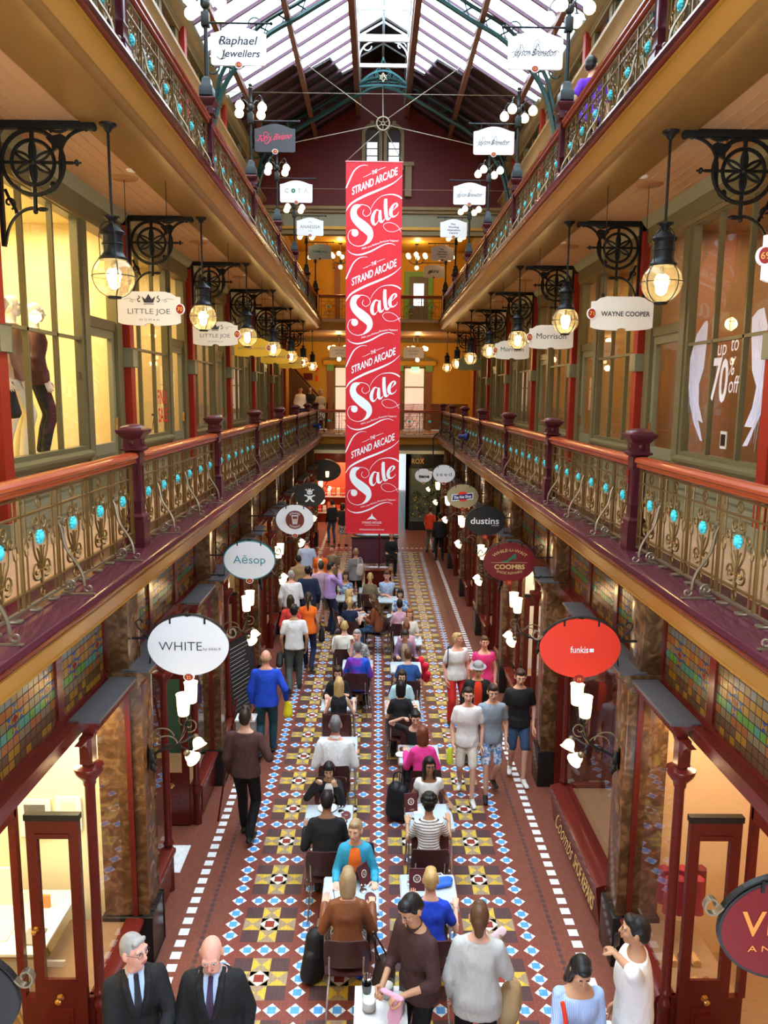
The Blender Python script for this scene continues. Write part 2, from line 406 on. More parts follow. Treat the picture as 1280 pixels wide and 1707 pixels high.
# ---- pillars between the ground-floor shops
def make_pillar(s, k, plinth=True):
    y = bayY(k); f = 2.25; hw = .17
    t = empty('pillar', (X(s, 0), y, 0), kind='structure')
    b = MB(); b.bbox(s * f, s * (f + .4), -hw, hw, .5, 2.82, .012, M_MARBLE); b.bbox(s * (f + .10), s * (f + .42), -hw, hw, 2.96, 3.66, .012, M_MARBLE)
    b.build('shaft', t)
    b = MB(); b.bbox(s * (f - .035), s * (f + .42), -hw - .035, hw + .035, 0, .52, .012, M_BLACK); b.build('plinth', t)
    b = MB(); pr = [(f + .3, 2.80), (f - .0, 2.80), (f - .03, 2.88), (f - .10, 2.93), (f - .10, 2.965), (f + .3, 2.965)]
    b.ext([(s * a, z) for a, z in pr], -hw - .04, hw + .04, M_MARBLE)
    b.box(s * (f - .105), s * (f + .15), -hw - .045, hw + .045, 2.965, 2.985, mat('dusty_ledge', (.085, .078, .082), .5)); b.build('cap', t)
    b = MB(); b.ext([(s * (f + .1), 3.66), (s * (f + .06), 3.70), (s * (f - .02), 3.76), (s * (f + .4), 3.76), (s * (f + .4), 3.66)], -hw - .02, hw + .02, M_MARBLE); b.build('corbel', t)
for s in (-1, 1):
    for k in range(-1, 7): make_pillar(s, k)

# ---- gallery edges (ledge, gilt line, fascia), floors and ceilings, both levels
YN, YE = -3.0, 27.95
def gallery(s, z, tops):
    a = lambda *pr: [(X(s, d), z + q) for d, q in pr]
    n = 'lower' if z < 5 else 'upper'
    MB().ext(a((2.05, 0), (2.02, -.015), (2.01, -.045), (2.03, -.07), (2.5, -.07), (2.5, 0)), YN, YE, M_LEDGE).build('trim_ledge', kind='structure')
    MB().ext(a((2.03, -.07), (2.02, -.085), (2.03, -.105), (2.05, -.115), (2.6, -.115), (2.6, -.07)), YN, YE, M_MAROON).build('trim_nosing', kind='structure')
    MB().ext(a((2.05, -.115), (2.04, -.125), (2.055, -.14), (2.6, -.14), (2.6, -.115)), YN, YE, M_GOLD).build('trim_gilt', kind='structure')
    MB().ext(a((2.06, -.14), (2.075, -.17), (2.115, -.27), (2.12, -.285), (2.6, -.285), (2.6, -.14)), YN, YE, M_OCHRE).build('trim_fascia', kind='structure')
    MB().ext(a((2.12, -.285), (2.11, -.295), (2.13, -.31), (2.16, -.318), (2.18, -.345), (2.21, -.35), (2.26, -.36), (2.6, -.36), (2.6, -.285)), YN, YE, M_GOLD if z < 5 else mat('gilt_moulding_dull', (.20, .095, .022), .36, metal=.15, var=.15)).build('trim_moulding', kind='structure')
    MB().box(X(s, 2.4), X(s, 3.7), YN, 31.5, z - .07, z - .01, mat('gallery_boards', (.42, .25, .14), .5, var=.2, stretch=(6, .4, 1))).build('floor_gallery', kind='structure')
for s in (-1, 1):
    gallery(s, Z1, 1); gallery(s, Z2, 2)
    b = MB(); y = YN                                     # beaded-board gallery ceiling
    b.box(X(s, 2.2), X(s, 3.6), YN, 31.5, 7.735, 7.8, M_CREAM)
    for i in range(9): b.box(X(s, 2.38 + i * .12), X(s, 2.386 + i * .12), YN, 31.5, 7.73, 7.736, M_CREAM)
    b.build('ceiling_gallery', kind='structure')
    # frieze under the lower gallery, over the shop transoms
    MB().ext([(X(s, d), z) for d, z in ((2.28, 3.75), (2.30, 3.70), (2.36, 3.68), (2.38, 3.64), (2.46, 3.62), (2.75, 3.62), (2.75, 3.75))], YN, YE, M_CREAMD).build('trim_frieze', kind='structure')
    MB().box(X(s, 2.6), X(s, 6), YN, 31.5, 3.78, 4.02, M_INT).build('ceiling_shops', kind='structure')
# ---- level-one shop walls: red pilasters, olive windows, doors
WD = 3.47
NW = [0]
def pane_window(parent_name, s, y0, y1, z0, z1, d, cols, zbar, fm=M_OLIVE, fr=.07, mull=.035, name='window', gl=M_SHOPGLASS):
    NW[0] += 1
    t = empty('%s_%d' % (name, NW[0]), (0, 0, 0), kind='structure')
    b = MB(); e0, e1 = (X(s, d - .03), X(s, d + .06))
    b.box(e0, e1, y0, y0 + fr, z0, z1, fm); b.box(e0, e1, y1 - fr, y1, z0, z1, fm); b.box(e0, e1, y0 + fr, y1 - fr, z1 - fr, z1, fm); b.box(e0, e1, y0 + fr, y1 - fr, z0, z0 + fr, fm)
    b.build('window_frame', t)
    b = MB(); m0, m1 = X(s, d - .015), X(s, d + .04)
    for i in range(1, cols): yy = y0 + (y1 - y0) * i / cols; b.box(m0, m1, yy - mull / 2, yy + mull / 2, z0 + fr, z1 - fr, fm)
    for zb in zbar: b.box(m0, m1, y0 + fr, y1 - fr, zb - mull / 2, zb + mull / 2, fm)
    b.build('mullions', t)
    MB().add([(X(s, d + .015), y0 + fr, z0 + fr), (X(s, d + .015), y1 - fr, z0 + fr), (X(s, d + .015), y1 - fr, z1 - fr), (X(s, d + .015), y0 + fr, z1 - fr)], [(0, 1, 2, 3)], gl).build('pane', t)
    return t
ND = [0]
def olive_door(s, y0, y1, z0, d, zt, ztop):
    ND[0] += 1; t = empty('door_%d' % ND[0], (0, 0, 0), kind='structure'); e0, e1 = X(s, d - .02), X(s, d + .04); st = .09
    b = MB(); b.box(e0, e1, y0, y0 + st, z0, zt, M_OLIVEL); b.box(e0, e1, y1 - st, y1, z0, zt, M_OLIVEL); b.box(e0, e1, y0 + st, y1 - st, zt - .1, zt, M_OLIVEL); b.box(e0, e1, y0 + st, y1 - st, z0, z0 + .75, M_OLIVEL)
    b.box(X(s, d - .03), X(s, d), y0 + st + .04, y1 - st - .04, z0 + .12, z0 + .62, M_OLIVE); b.build('stiles', t)
    MB().add([(X(s, d + .01), y0 + st, z0 + .75), (X(s, d + .01), y1 - st, z0 + .75), (X(s, d + .01), y1 - st, zt - .1), (X(s, d + .01), y0 + st, zt - .1)], [(0, 1, 2, 3)], M_SHOPGLASS).build('pane', t)
    b = MB(); b.box(X(s, d - .05), X(s, d - .02), y1 - .075, y1 - .03, z0 + .9, z0 + 1.06, M_BRASS); b.build('door_handle', t)
    b = MB(); b.box(X(s, d - .04), X(s, d + .08), y0, y1, zt, zt + .12, M_OLIVE); b.build('transom', t)
    b = MB(); b.add([(X(s, d + .01), y0, zt + .12), (X(s, d + .01), y1, zt + .12), (X(s, d + .01), y1, ztop), (X(s, d + .01), y0, ztop)], [(0, 1, 2, 3)], M_SHOPGLASS).build('transom_pane', t)
def upper_bay(s, k, z, lvl):
    """one bay of a gallery shop wall, from pilaster k to pilaster k+1"""
    y0, y1 = bayY(k) + .1, bayY(k + 1) - .1
    b = MB(); yk = bayY(k) - (.12 if k == 0 else 0); b.box(X(s, 3.33), X(s, 3.60), yk - .085, yk + .085, z, z + 3.5, M_RED)
    b.build('trim_pilaster', kind='structure')
    b = MB(); b.bbox(X(s, 3.30), X(s, 3.5), yk - .11, yk + .11, z + 1.72, z + 1.95, .01, M_OLIVEL); b.box(X(s, 3.31), X(s, 3.5), yk - .10, yk + .10, z, z + .22, M_OLIVEL); b.build('trim_pilaster_block', kind='structure')
    b = MB(); b.box(X(s, 3.38), X(s, 3.6), y0, y1, z + 3.35, z + 3.66, M_OLIVE); b.ext([(X(s, d), zz) for d, zz in ((3.36, z + 3.52), (3.30, z + 3.60), (3.28, z + 3.66), (3.5, z + 3.66), (3.5, z + 3.52))], y0, y1, M_OLIVEL); b.box(X(s, 3.40), X(s, 3.6), y0, y1, z + 3.30, z + 3.35, M_CREAMD); b.build('trim_lintel', kind='structure')
    # stall riser under the window
    ya = y0 - (.12 if k == 0 else 0); yb = ya + 2.12
    b = MB(); b.box(X(s, WD), X(s, WD + .08), ya, yb, z, z + .68, M_OLIVEL); b.ext([(X(s, d), zz) for d, zz in ((WD - .10, z + .66), (WD - .10, z + .69), (WD - .05, z + .72), (WD + .05, z + .72), (WD + .05, z + .60), (WD - .03, z + .60))], ya, yb, M_OLIVE)
    for i in range(4): b.box(X(s, WD - .012), X(s, WD), ya + .06, yb - .06, z + .08 + i * .13, z + .175 + i * .13, M_OLIVEL)
    b.build('wall_stall_riser', kind='structure')
    pane_window('', s, ya, yb, z + .70, z + 3.36, WD, 3, [z + 1.98])
    b = MB(); b.box(X(s, WD - .05), X(s, WD + .08), yb, yb + .16, z, z + 3.36, M_OLIVE); b.box(X(s, WD - .05), X(s, WD + .08), y1 - .2, y1, z, z + 3.36, M_OLIVE); b.build('trim_jamb', kind='structure')
    olive_door(s, yb + .16, y1 - .2, z, WD + .02, z + 2.15, z + 3.3)
for s in (-1, 1):
    for k in range(-1, 6):
        upper_bay(s, k, Z1, 1); upper_bay(s, k, Z2, 2)
    b = MB(); b.box(X(s, 3.33), X(s, 3.6), bayY(6) - .1, bayY(6) + .1, Z1, Z1 + 3.5, M_RED); b.box(X(s, 3.33), X(s, 3.6), bayY(6) - .1, bayY(6) + .1, Z2, Z2 + 3.5, M_RED); b.build('trim_pilaster', kind='structure')
# ---- shop rooms behind the gallery windows
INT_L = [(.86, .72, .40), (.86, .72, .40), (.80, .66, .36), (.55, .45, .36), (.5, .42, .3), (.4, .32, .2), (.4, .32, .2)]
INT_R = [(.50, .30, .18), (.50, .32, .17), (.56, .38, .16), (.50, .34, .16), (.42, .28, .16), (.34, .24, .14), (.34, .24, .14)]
POW_L = [150, 170, 95, 55, 40, 25, 20]; POW_R = [26, 30, 40, 34, 30, 18, 15]
for s in (-1, 1):
    for i, k in enumerate(range(-1, 6)):
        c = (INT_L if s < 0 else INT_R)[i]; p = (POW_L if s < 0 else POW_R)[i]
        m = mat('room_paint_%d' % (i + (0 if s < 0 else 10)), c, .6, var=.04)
        y0, y1 = bayY(k), bayY(k + 1)
        b = MB(); dB = 5.6
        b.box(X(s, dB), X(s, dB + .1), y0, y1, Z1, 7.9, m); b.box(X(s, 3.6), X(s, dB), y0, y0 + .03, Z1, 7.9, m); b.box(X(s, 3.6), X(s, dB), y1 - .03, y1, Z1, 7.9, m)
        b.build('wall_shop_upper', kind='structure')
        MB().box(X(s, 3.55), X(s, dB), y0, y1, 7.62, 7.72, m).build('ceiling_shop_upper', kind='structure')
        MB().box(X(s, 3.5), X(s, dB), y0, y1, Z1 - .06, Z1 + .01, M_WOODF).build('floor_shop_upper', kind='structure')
        lamp('shop_light', (X(s, 4.5), (y0 + y1) / 2, 7.55), p, (1, .80, .42) if s < 0 else (1, .68, .36), kind='AREA', size=1.4, size_y=2.4)
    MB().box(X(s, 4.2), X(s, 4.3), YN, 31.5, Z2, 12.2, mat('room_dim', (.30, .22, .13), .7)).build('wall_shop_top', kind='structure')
# ---- ground-floor shopfronts
LEAD = mat('lead_came', (.03, .026, .024), .5, var=0)
SG = [stained('glass_amber', (.85, .42, .05)), stained('glass_orange', (.75, .26, .06)), stained('glass_tan', (.50, .36, .16)), stained('glass_green', (.28, .62, .10)), stained('glass_sea', (.20, .58, .40)), stained('glass_brown', (.34, .17, .07)), stained('glass_grey', (.42, .42, .36)), stained('glass_blue', (.12, .20, .50)), stained('glass_ruby', (.55, .02, .02))]
SGY = [stained('glass_lime', (.55, .62, .06)), stained('glass_teal', (.02, .45, .42)), stained('glass_gold', (.75, .55, .05)), stained('glass_leaf', (.20, .40, .05)), stained('glass_ochre', (.45, .28, .04)), stained('glass_azure', (.04, .25, .55))]
def stained_panel(w, h, seed, style=0):
    """leaded panel in the XZ plane, face at y=0: rows of coloured quarries, a star of small pieces off centre"""
    R = random.Random(seed); b = MB(); nc = max(4, round(w / .088)); nr = max(4, round(h / .078))
    b.box(0, w, .004, .010, 0, h, LEAD); g = .004
    rows = {0: [5, 0], 1: [2, 1], 2: [3, 4], 3: [0, 2], 4: [1, 0], 5: [6, 2], 6: [0, 1], 7: [4, 3], 8: [2, 5]}
    sc = [(nc // 3, nr // 2), (nc - 2, nr // 2)] if style == 0 else []
    for r in range(nr):
        rr = rows[int(r * 8.99 / nr)]
        for c in range(nc):
            x0, x1, z0, z1 = w * c / nc + g, w * (c + 1) / nc - g, h * r / nr + g, h * (r + 1) / nr - g
            near = [q for q in sc if abs(c - q[0]) + abs(r - q[1]) <= 1]
            if near:
                q = near[0]
                if (c, r) == q:
                    xm, zm = (x0 + x1) / 2, (z0 + z1) / 2; b.add([(x0, 0, zm), (xm, 0, z0), (x1, 0, zm), (xm, 0, z1)], [(0, 1, 2, 3)], SG[8])
                    for A in ([(x0, 0, z0), (xm, 0, z0), (x0, 0, zm)], [(x1, 0, z0), (x1, 0, zm), (xm, 0, z0)], [(x1, 0, z1), (xm, 0, z1), (x1, 0, zm)], [(x0, 0, z1), (x0, 0, zm), (xm, 0, z1)]): b.add(A, [(0, 1, 2)], SG[2])
                else:
                    a1 = [(x0, 0, z0), (x1, 0, z0), ((x0 + x1) / 2, 0, (z0 + z1) / 2)]; a2 = [(x1, 0, z0), (x1, 0, z1), a1[2]]; a3 = [(x1, 0, z1), (x0, 0, z1), a1[2]]; a4 = [(x0, 0, z1), (x0, 0, z0), a1[2]]
                    for A, m in ((a1, SG[7]), (a2, SG[0]), (a3, SG[7]), (a4, SG[0])): b.add(A, [(0, 1, 2)], m)
                continue
            if style == 0: m = SG[R.choice(rr)]
            else: m = R.choice(SGY[:2] if r in (nr - 1, nr - 2) else [SGY[5], SGY[1]] if r == nr - 3 else SGY[2:5] + SGY[:1])
            b.add([(x0, 0, z0), (x1, 0, z0), (x1, 0, z1), (x0, 0, z1)], [(0, 1, 2, 3)], m)
    return b
def face_M(s, y, d, z):
    """matrix that stands an XZ panel along the arcade wall of side s, its front (-y) to the arcade"""
    if s < 0: return Matrix.Translation((X(s, d), y, z)) @ Matrix.Rotation(PI / 2, 4, 'Z')
    return Matrix.Translation((X(s, d), y, z)) @ Matrix.Rotation(-PI / 2, 4, 'Z')
def rframe(b, x0, x1, z0, z1, fr, t, m, M, r=.07):
    """rectangular frame with rounded inner corners"""
    o = [(x0, z0), (x1, z0), (x1, z1), (x0, z1)]; inn = []
    for (cx, cz, a0) in ((x0 + fr + r, z0 + fr + r, PI), (x1 - fr - r, z0 + fr + r, 1.5 * PI), (x1 - fr - r, z1 - fr - r, 0), (x0 + fr + r, z1 - fr - r, .5 * PI)):
        inn.append([(cx + r * cos(a0 + PI / 2 * i / 4), cz + r * sin(a0 + PI / 2 * i / 4)) for i in range(5)])
    for i in range(4):
        A, B = o[i], o[(i + 1) % 4]; I, J = inn[i], inn[(i + 1) % 4]
        poly = [A] + I[::-1][:0] + [A] ; pts = [A, B, J[0], I[4]]
        b.slab(pts[::-1] if False else pts, t, m, M)
        b.slab([A] + I[::-1], t, m, M)
ND2 = [0]
def shop_door(s, y, d0, d1, h=2.12, flip=1, knob=True):
    """timber door leaf standing open, across the arcade's line, its face to the entrance"""
    ND[0] += 1; t = empty('door_%d' % ND[0], (0, y, 0), kind='structure'); xa, xb = sorted((X(s, d0), X(s, d1))); st = .085
    b = MB(); b.box(xa, xa + st, -.025, .025, .02, h, M_MAROON); b.box(xb - st, xb, -.025, .025, .02, h, M_MAROON); b.box(xa + st, xb - st, -.025, .025, h - .12, h, M_MAROON); b.box(xa + st, xb - st, -.025, .025, .02, .70, M_MAROON)
    b.box(xa + st + .03, xb - st - .03, -.034, -.02, .14, .46, M_MAROON); b.box(xa + st + .06, xb - st - .06, -.042, -.02, .19, .41, M_MAROON); b.box(xa - .01, xb + .01, -.03, .03, h, h + .05, M_BLACK)
    for (p, q, u, v) in ((xa + st - .01, xb - st + .01, .69, .73), (xa + st - .01, xb - st + .01, h - .15, h - .11)): b.box(p, q, -.035, -.02, u, v, M_MAROON)
    b.build('door_leaf', t)
    MB().add([(xa + st, 0, .70), (xb - st, 0, .70), (xb - st, 0, h - .12), (xa + st, 0, h - .12)], [(0, 1, 2, 3)], M_GLASS).build('pane', t)
    if knob:
        b = MB(); M = Matrix.Translation(((xa + xb) / 2, -.03, .57)) @ Matrix.Rotation(PI / 2, 4, 'X'); b.lathe([(.03, 0), (.03, .01), (.012, .012), (.012, .035), (.026, .045), (.026, .065), (.012, .075)], 12, M_BRASS, M=M); b.build('door_knob', t)
        b = MB(); xk = xa + .04 if s < 0 else xb - .04; M = Matrix.Translation((xk, -.025, 1.18)) @ Matrix.Rotation(PI / 2, 4, 'X'); b.lathe([(.022, 0), (.022, .008), (.01, .01), (.01, .03), (.02, .038), (.02, .055), (.008, .06)], 12, M_BRASS, M=M); b.build('lock', t)
def colonnette(s, y, d, z0=0.0, z1=2.80):
    b = MB(); c = (X(s, d), y, 0)
    b.lathe([(.052, z0), (.052, .42), (.062, .44), (.062, .47), (.045, .50), (.045, .53), (.058, .56), (.042, .60), (.040, 2.38), (.05, 2.40), (.05, 2.43), (.075, 2.46), (.105, 2.50), (.115, 2.53), (.115, 2.55), (.05, 2.56), (.05, 2.60)], 16, M_MAROON, c)
    b.box(c[0] - .05, c[0] + .05, y - .05, y + .05, 2.58, 2.80, M_MAROON)
    for sg in (-1, 1): b.ext([(y + sg * .05, 2.80), (y + sg * .20, 2.80), (y + sg * .15, 2.785), (y + sg * .085, 2.735), (y + sg * .055, 2.66), (y + sg * .05, 2.60)], c[0] - .03, c[0] + .03, M_MAROON, axis='x')
    b.build('trim_colonnette', kind='structure')
ROOM = {}
def ground_bay(s, k, style=0, seed=0, room=(.7, .55, .3), power=30, rcol=(1, .8, .5), wide=False, near=.80, back=4.6, doors=True, solid=False):
    y0, y1 = bayY(k) + .17, bayY(k + 1) - .17; L = y1 - y0
    zr0, zr1 = 2.78, 2.89
    # transom windows of stained glass, three panels
    NW[0] += 1; t = empty('window_%d' % NW[0], (0, 0, 0), kind='structure'); n = 3; wp = L / n
    for i in range(n):
        ya = y0 + i * wp
        M = face_M(s, ya if s < 0 else ya + wp, 2.54, zr1 + .02)
        p = stained_panel(wp - .10, .68, seed * 10 + i, style); q = MB(); q.add(p.v, p.f, None, M @ Matrix.Translation((.05, .012, .02))); q.m = p.m; q.mats = p.mats
        q.build('stained_glass', t, smooth=0)
        b = MB(); rframe(b, 0, wp, -.02, .73, .055, .035, M_MAROON, M @ Matrix.Translation((0, -.012, 0)), .06); b.build('panel_frame', t, smooth=30)
    b = MB(); b.box(X(s, 2.44), X(s, 2.62), y0, y1, zr0, zr1, M_MAROON); b.box(X(s, 2.42), X(s, 2.6), y0, y1, zr1, zr1 + .02, M_MAROON); b.build('transom_rail', t)
    dusty = MATS['dusty_ledge']
    spans = [(y0, y0 + near), (y1 - 1.0, y1)] if not wide else [(y0, y0 + 2.25)]
    for i, (a, c) in enumerate(spans):
        NW[0] += 1; t = empty('window_%d' % NW[0], (0, 0, 0), kind='structure')
        b = MB(); b.box(X(s, 2.26), X(s, 2.5), a, c + (.06 if i == 0 else 0), 2.90, 2.925, dusty); b.box(X(s, 2.28), X(s, 2.5), a, c, 2.86, 2.90, M_MAROON)
        yy = a
        while yy < c: b.box(X(s, 2.29), X(s, 2.31), yy, yy + .025, 2.82, 2.86, M_MAROON); yy += .05
        b.box(X(s, 2.31), X(s, 2.4), a, c, 2.80, 2.86, M_MAROON); b.build('head_shelf', t)
        b = MB(); b.box(X(s, 2.33), X(s, 2.42), a, c, .06, .46, M_MAROON); b.box(X(s, 2.36), X(s, 2.4), a, c, 0, .06, M_BLACK); b.ext([(X(s, d), z) for d, z in ((2.28, .50), (2.28, .46), (2.33, .43), (2.45, .43), (2.45, .52), (2.31, .52))], a, c, M_MAROON)
        b.box(X(s, 2.315), X(s, 2.335), a + .1, c - .1, .12, .38, M_MAROON); b.build('stall_riser', t)
        b = MB(); b.box(X(s, 2.34), X(s, 2.39), a, a + .035, .52, 2.80, M_MAROON); b.box(X(s, 2.34), X(s, 2.39), c - .035, c, .52, 2.80, M_MAROON); b.build('window_frame', t)
        MB().add([(X(s, 2.36), a, .52), (X(s, 2.36), c, .52), (X(s, 2.36), c, 2.80), (X(s, 2.36), a, 2.80)], [(0, 1, 2, 3)], M_SHOPGLASS).build('pane', t)
        ye = c if i == 0 else a
        b = MB(); b.add([(X(s, 2.40), ye, .52), (X(s, 3.0), ye, .52), (X(s, 3.0), ye, 2.80), (X(s, 2.40), ye, 2.80)], [(0, 1, 2, 3)], M_SHOPGLASS); b.build('return_pane', t)
        b = MB(); b.box(X(s, 2.40), X(s, 3.0), ye - .03, ye + .03, 0, .52, M_MAROON); b.box(X(s, 2.96), X(s, 3.02), ye - .03, ye + .03, .52, 2.85, M_MAROON); b.build('return_riser', t)
        MB().box(X(s, 2.42), X(s, 3.0), a, c, .44, .47, M_WOODF).build('display_floor', t)
        colonnette(s, ye, 2.36)
    # fanlight over the recessed entrance
    ra, rb = (y0 + near, y1 - 1.0) if not wide else (y0 + 2.25, y1)
    NW[0] += 1; t = empty('window_%d' % NW[0], (0, 0, 0), kind='structure'); M = face_M(s, ra if s < 0 else rb, 3.0, 2.22)
    p = stained_panel(rb - ra - .1, .58, seed * 10 + 7, style); q = MB(); q.add(p.v, p.f, None, M @ Matrix.Translation((.05, .012, .02))); q.m = p.m; q.mats = p.mats; q.build('stained_glass', t, smooth=0)
    b = MB(); b.box(X(s, 2.96), X(s, 3.05), ra, rb, 2.12, 2.24, M_MAROON); b.box(X(s, 2.96), X(s, 3.05), ra, ra + .05, 2.24, 2.84, M_MAROON); b.box(X(s, 2.96), X(s, 3.05), rb - .05, rb, 2.24, 2.84, M_MAROON); b.box(X(s, 2.96), X(s, 3.05), ra, rb, 2.82, 3.0, M_MAROON); b.build('fanlight_frame', t)
    if doors: shop_door(s, rb - .05 if not wide else rb - .06, 2.44, 2.86)
    # the room behind
    m = mat('ground_room_%d_%d' % (s, k), room, .6, var=.06)
    b = MB(); b.box(X(s, back), X(s, back + .1), bayY(k), bayY(k + 1), 0, 3.77, m); b.box(X(s, 2.66), X(s, back), bayY(k), bayY(k) + .02, 0, 3.77, m); b.box(X(s, 2.66), X(s, back), bayY(k + 1) - .02, bayY(k + 1), 0, 3.77, m); b.build('wall_shop_ground', kind='structure')
    MB().box(X(s, 3.0), X(s, back), bayY(k), bayY(k + 1), -.01, .012, M_WOODF).build('floor_shop_ground', kind='structure')
    if power: lamp('shop_light', (X(s, 3.6), (y0 + y1) / 2, 3.7), power, rcol, kind='AREA', size=.9, size_y=2.2)
    lamp('transom_fill', (X(s, 3.25), (y0 + y1) / 2, 3.30), 26 if s < 0 else 9, (1, .86, .55), kind='AREA', size=.35, size_y=2.6, rot=(0, PI / 2 * (-1 if s < 0 else 1), 0))  # added backlight that brightens the stained glass, no fitting behind it
    if power: lamp('window_light', (X(s, 2.75), y1 - .5, 2.85), power * .25, rcol, kind='AREA', size=.3, size_y=.8)
GB = {(-1, -1): dict(near=.40, room=(.90, .80, .55), power=120, rcol=(1, .84, .50)), (-1, 0): dict(room=(.05, .13, .08), power=30), (-1, 1): dict(room=(.30, .24, .16), power=30), (-1, 2): dict(room=(.42, .30, .16), power=40), (-1, 3): dict(room=(.4, .25, .12), power=50), (-1, 4): dict(room=(.45, .2, .1), power=55), (-1, 5): dict(room=(.4, .2, .1), power=50),
      (1, -1): dict(near=.40, room=(.72, .48, .26), power=75, rcol=(1, .76, .46)), (1, 0): dict(room=(.22, .05, .04), power=14, wide=True), (1, 1): dict(room=(.8, .72, .6), power=70, rcol=(1, .9, .72)), (1, 2): dict(room=(.35, .22, .12), power=35, style=1), (1, 3): dict(room=(.4, .3, .2), power=40, style=1), (1, 4): dict(room=(.25, .2, .15), power=30, style=1), (1, 5): dict(room=(.15, .1, .08), power=20)}
for s in (-1, 1):
    for k in range(-1, 6): ground_bay(s, k, seed=(k + 2) * (1 if s < 0 else 3), **GB[(s, k)])
    MB().box(X(s, 2.3), X(s, 5.5), YN, 3.3, 0, 4.0, M_MAROON).build('wall_near_' + side(s), kind='structure')
# ---- unseen wall added behind the viewer, keeping daylight out of the open end
MB().box(-6, 6, -3.2, -3, 0, 14.5, mat('blocker_brown', (.10, .05, .03), .7)).build('wall_back_blocker', kind='structure')
# ---- roof
def RZ(d): return 13.76 - .6 * d
GY1 = 22.7
W_BAR = mat('glazing_bar', (.10, .045, .07), .5, var=.1); ROOFGLASS = glass('roof_glass', (.93, .97, 1.0), fres=1.35, maxg=.5)
for s in (-1, 1):
    edge = [(.62, 20.3), (1.0, 20.2), (1.22, 19.0), (1.8, 18.9), (1.95, 18.2), (3.75, 17.9)]
    b = MB()
    for i in range(len(edge) - 1):
        (d0, ya), (d1, yb) = edge[i], edge[i + 1]; yy = min(ya, yb)
        b.add([(X(s, d0), YN, RZ(d0)), (X(s, d1), YN, RZ(d1)), (X(s, d1), yb, RZ(d1)), (X(s, d0), ya, RZ(d0))], [(0, 1, 2, 3)], ROOFGLASS)
    b.build('ceiling_skylight_' + side(s), kind='structure', smooth=0)
    b = MB(); y = YN
    while y < GY1:
        b.add([(X(s, d), y + e, RZ(d) + q) for d in (.62, 3.75) for e, q in ((-.024, .0), (.024, .0), (.024, -.07), (-.024, -.07))], [(0, 1, 2, 3), (4, 7, 6, 5), (0, 4, 5, 1), (1, 5, 6, 2), (2, 6, 7, 3), (3, 7, 4, 0)], W_BAR); y += .60
    b.build('ceiling_glazing_bars_' + side(s), kind='structure', smooth=0)
    b = MB()
    for i in range(len(edge) - 1):
        (d0, ya), (d1, yb) = edge[i], edge[i + 1]
        v = [(X(s, d0), ya, RZ(d0)), (X(s, d1), yb, RZ(d1)), (X(s, d1), GY1 + .1, RZ(d1)), (X(s, d0), GY1 + .1, RZ(d0))]
        b.add(v + [(x, y, z + .06) for x, y, z in v], [(0, 1, 2, 3), (7, 6, 5, 4), (0, 4, 5, 1), (1, 5, 6, 2), (2, 6, 7, 3), (3, 7, 4, 0)], M_DKROOF)
    b.build('roof_boards_' + side(s), kind='structure', smooth=0)
    for d, w_, h_ in ((.66, .10, .20), (1.82, .07, .16), (2.95, .07, .14)):
        b = MB(); b.box(X(s, d) - w_ / 2, X(s, d) + w_ / 2, YN, GY1, RZ(d) - .08 - h_, RZ(d) - .06, M_PURLIN); b.box(X(s, d) - w_ / 2 - .015, X(s, d) + w_ / 2 + .015, YN, GY1, RZ(d) - .10 - h_, RZ(d) - .08 - h_, M_PURLIN); b.build('trim_purlin', kind='structure')
    # wall head, cornice and coloured clerestory above the top gallery shops
    b = MB(); b.ext([(X(s, d), z) for d, z in ((3.30, 11.62), (3.26, 11.56), (3.30, 11.50), (3.38, 11.46), (3.40, 11.40), (3.7, 11.40), (3.7, 11.62))], YN, GY1, M_CREAMD); b.build('trim_cornice', kind='structure')
    b = MB(); b.ext([(X(s, d), z) for d, z in ((3.22, 10.86), (3.22, 10.80), (3.30, 10.74), (3.34, 10.62), (3.40, 10.60), (3.7, 10.60), (3.7, 10.86))], YN, 31.5, mat('cornice_drab', (.26, .16, .06), .42, var=.1)); b.build('trim_cornice', kind='structure')
    b = MB(); b.box(X(s, 3.60), X(s, 3.8), YN, 31.5, 10.5, 13.3, M_OLIVE); b.build('wall_head_' + side(s), kind='structure')
    b = MB(); yy = YN; i = 0
    cols = [stained('clerestory_blue', (.05, .25, .75)), stained('clerestory_green', (.10, .55, .15)), stained('clerestory_pink', (.75, .35, .5)), stained('clerestory_aqua', (.3, .65, .75)), stained('clerestory_cream', (.8, .75, .5))]
    while yy < GY1 - .5:
        b.add([(X(s, 3.50), yy, 10.88), (X(s, 3.50), yy + .33, 10.88), (X(s, 3.50), yy + .33, 11.40), (X(s, 3.50), yy, 11.40)], [(0, 1, 2, 3)], cols[(i * 7 + i // 3) % 5]); yy += .37; i += 1
    b.build('window_clerestory_' + side(s), kind='structure', smooth=0)
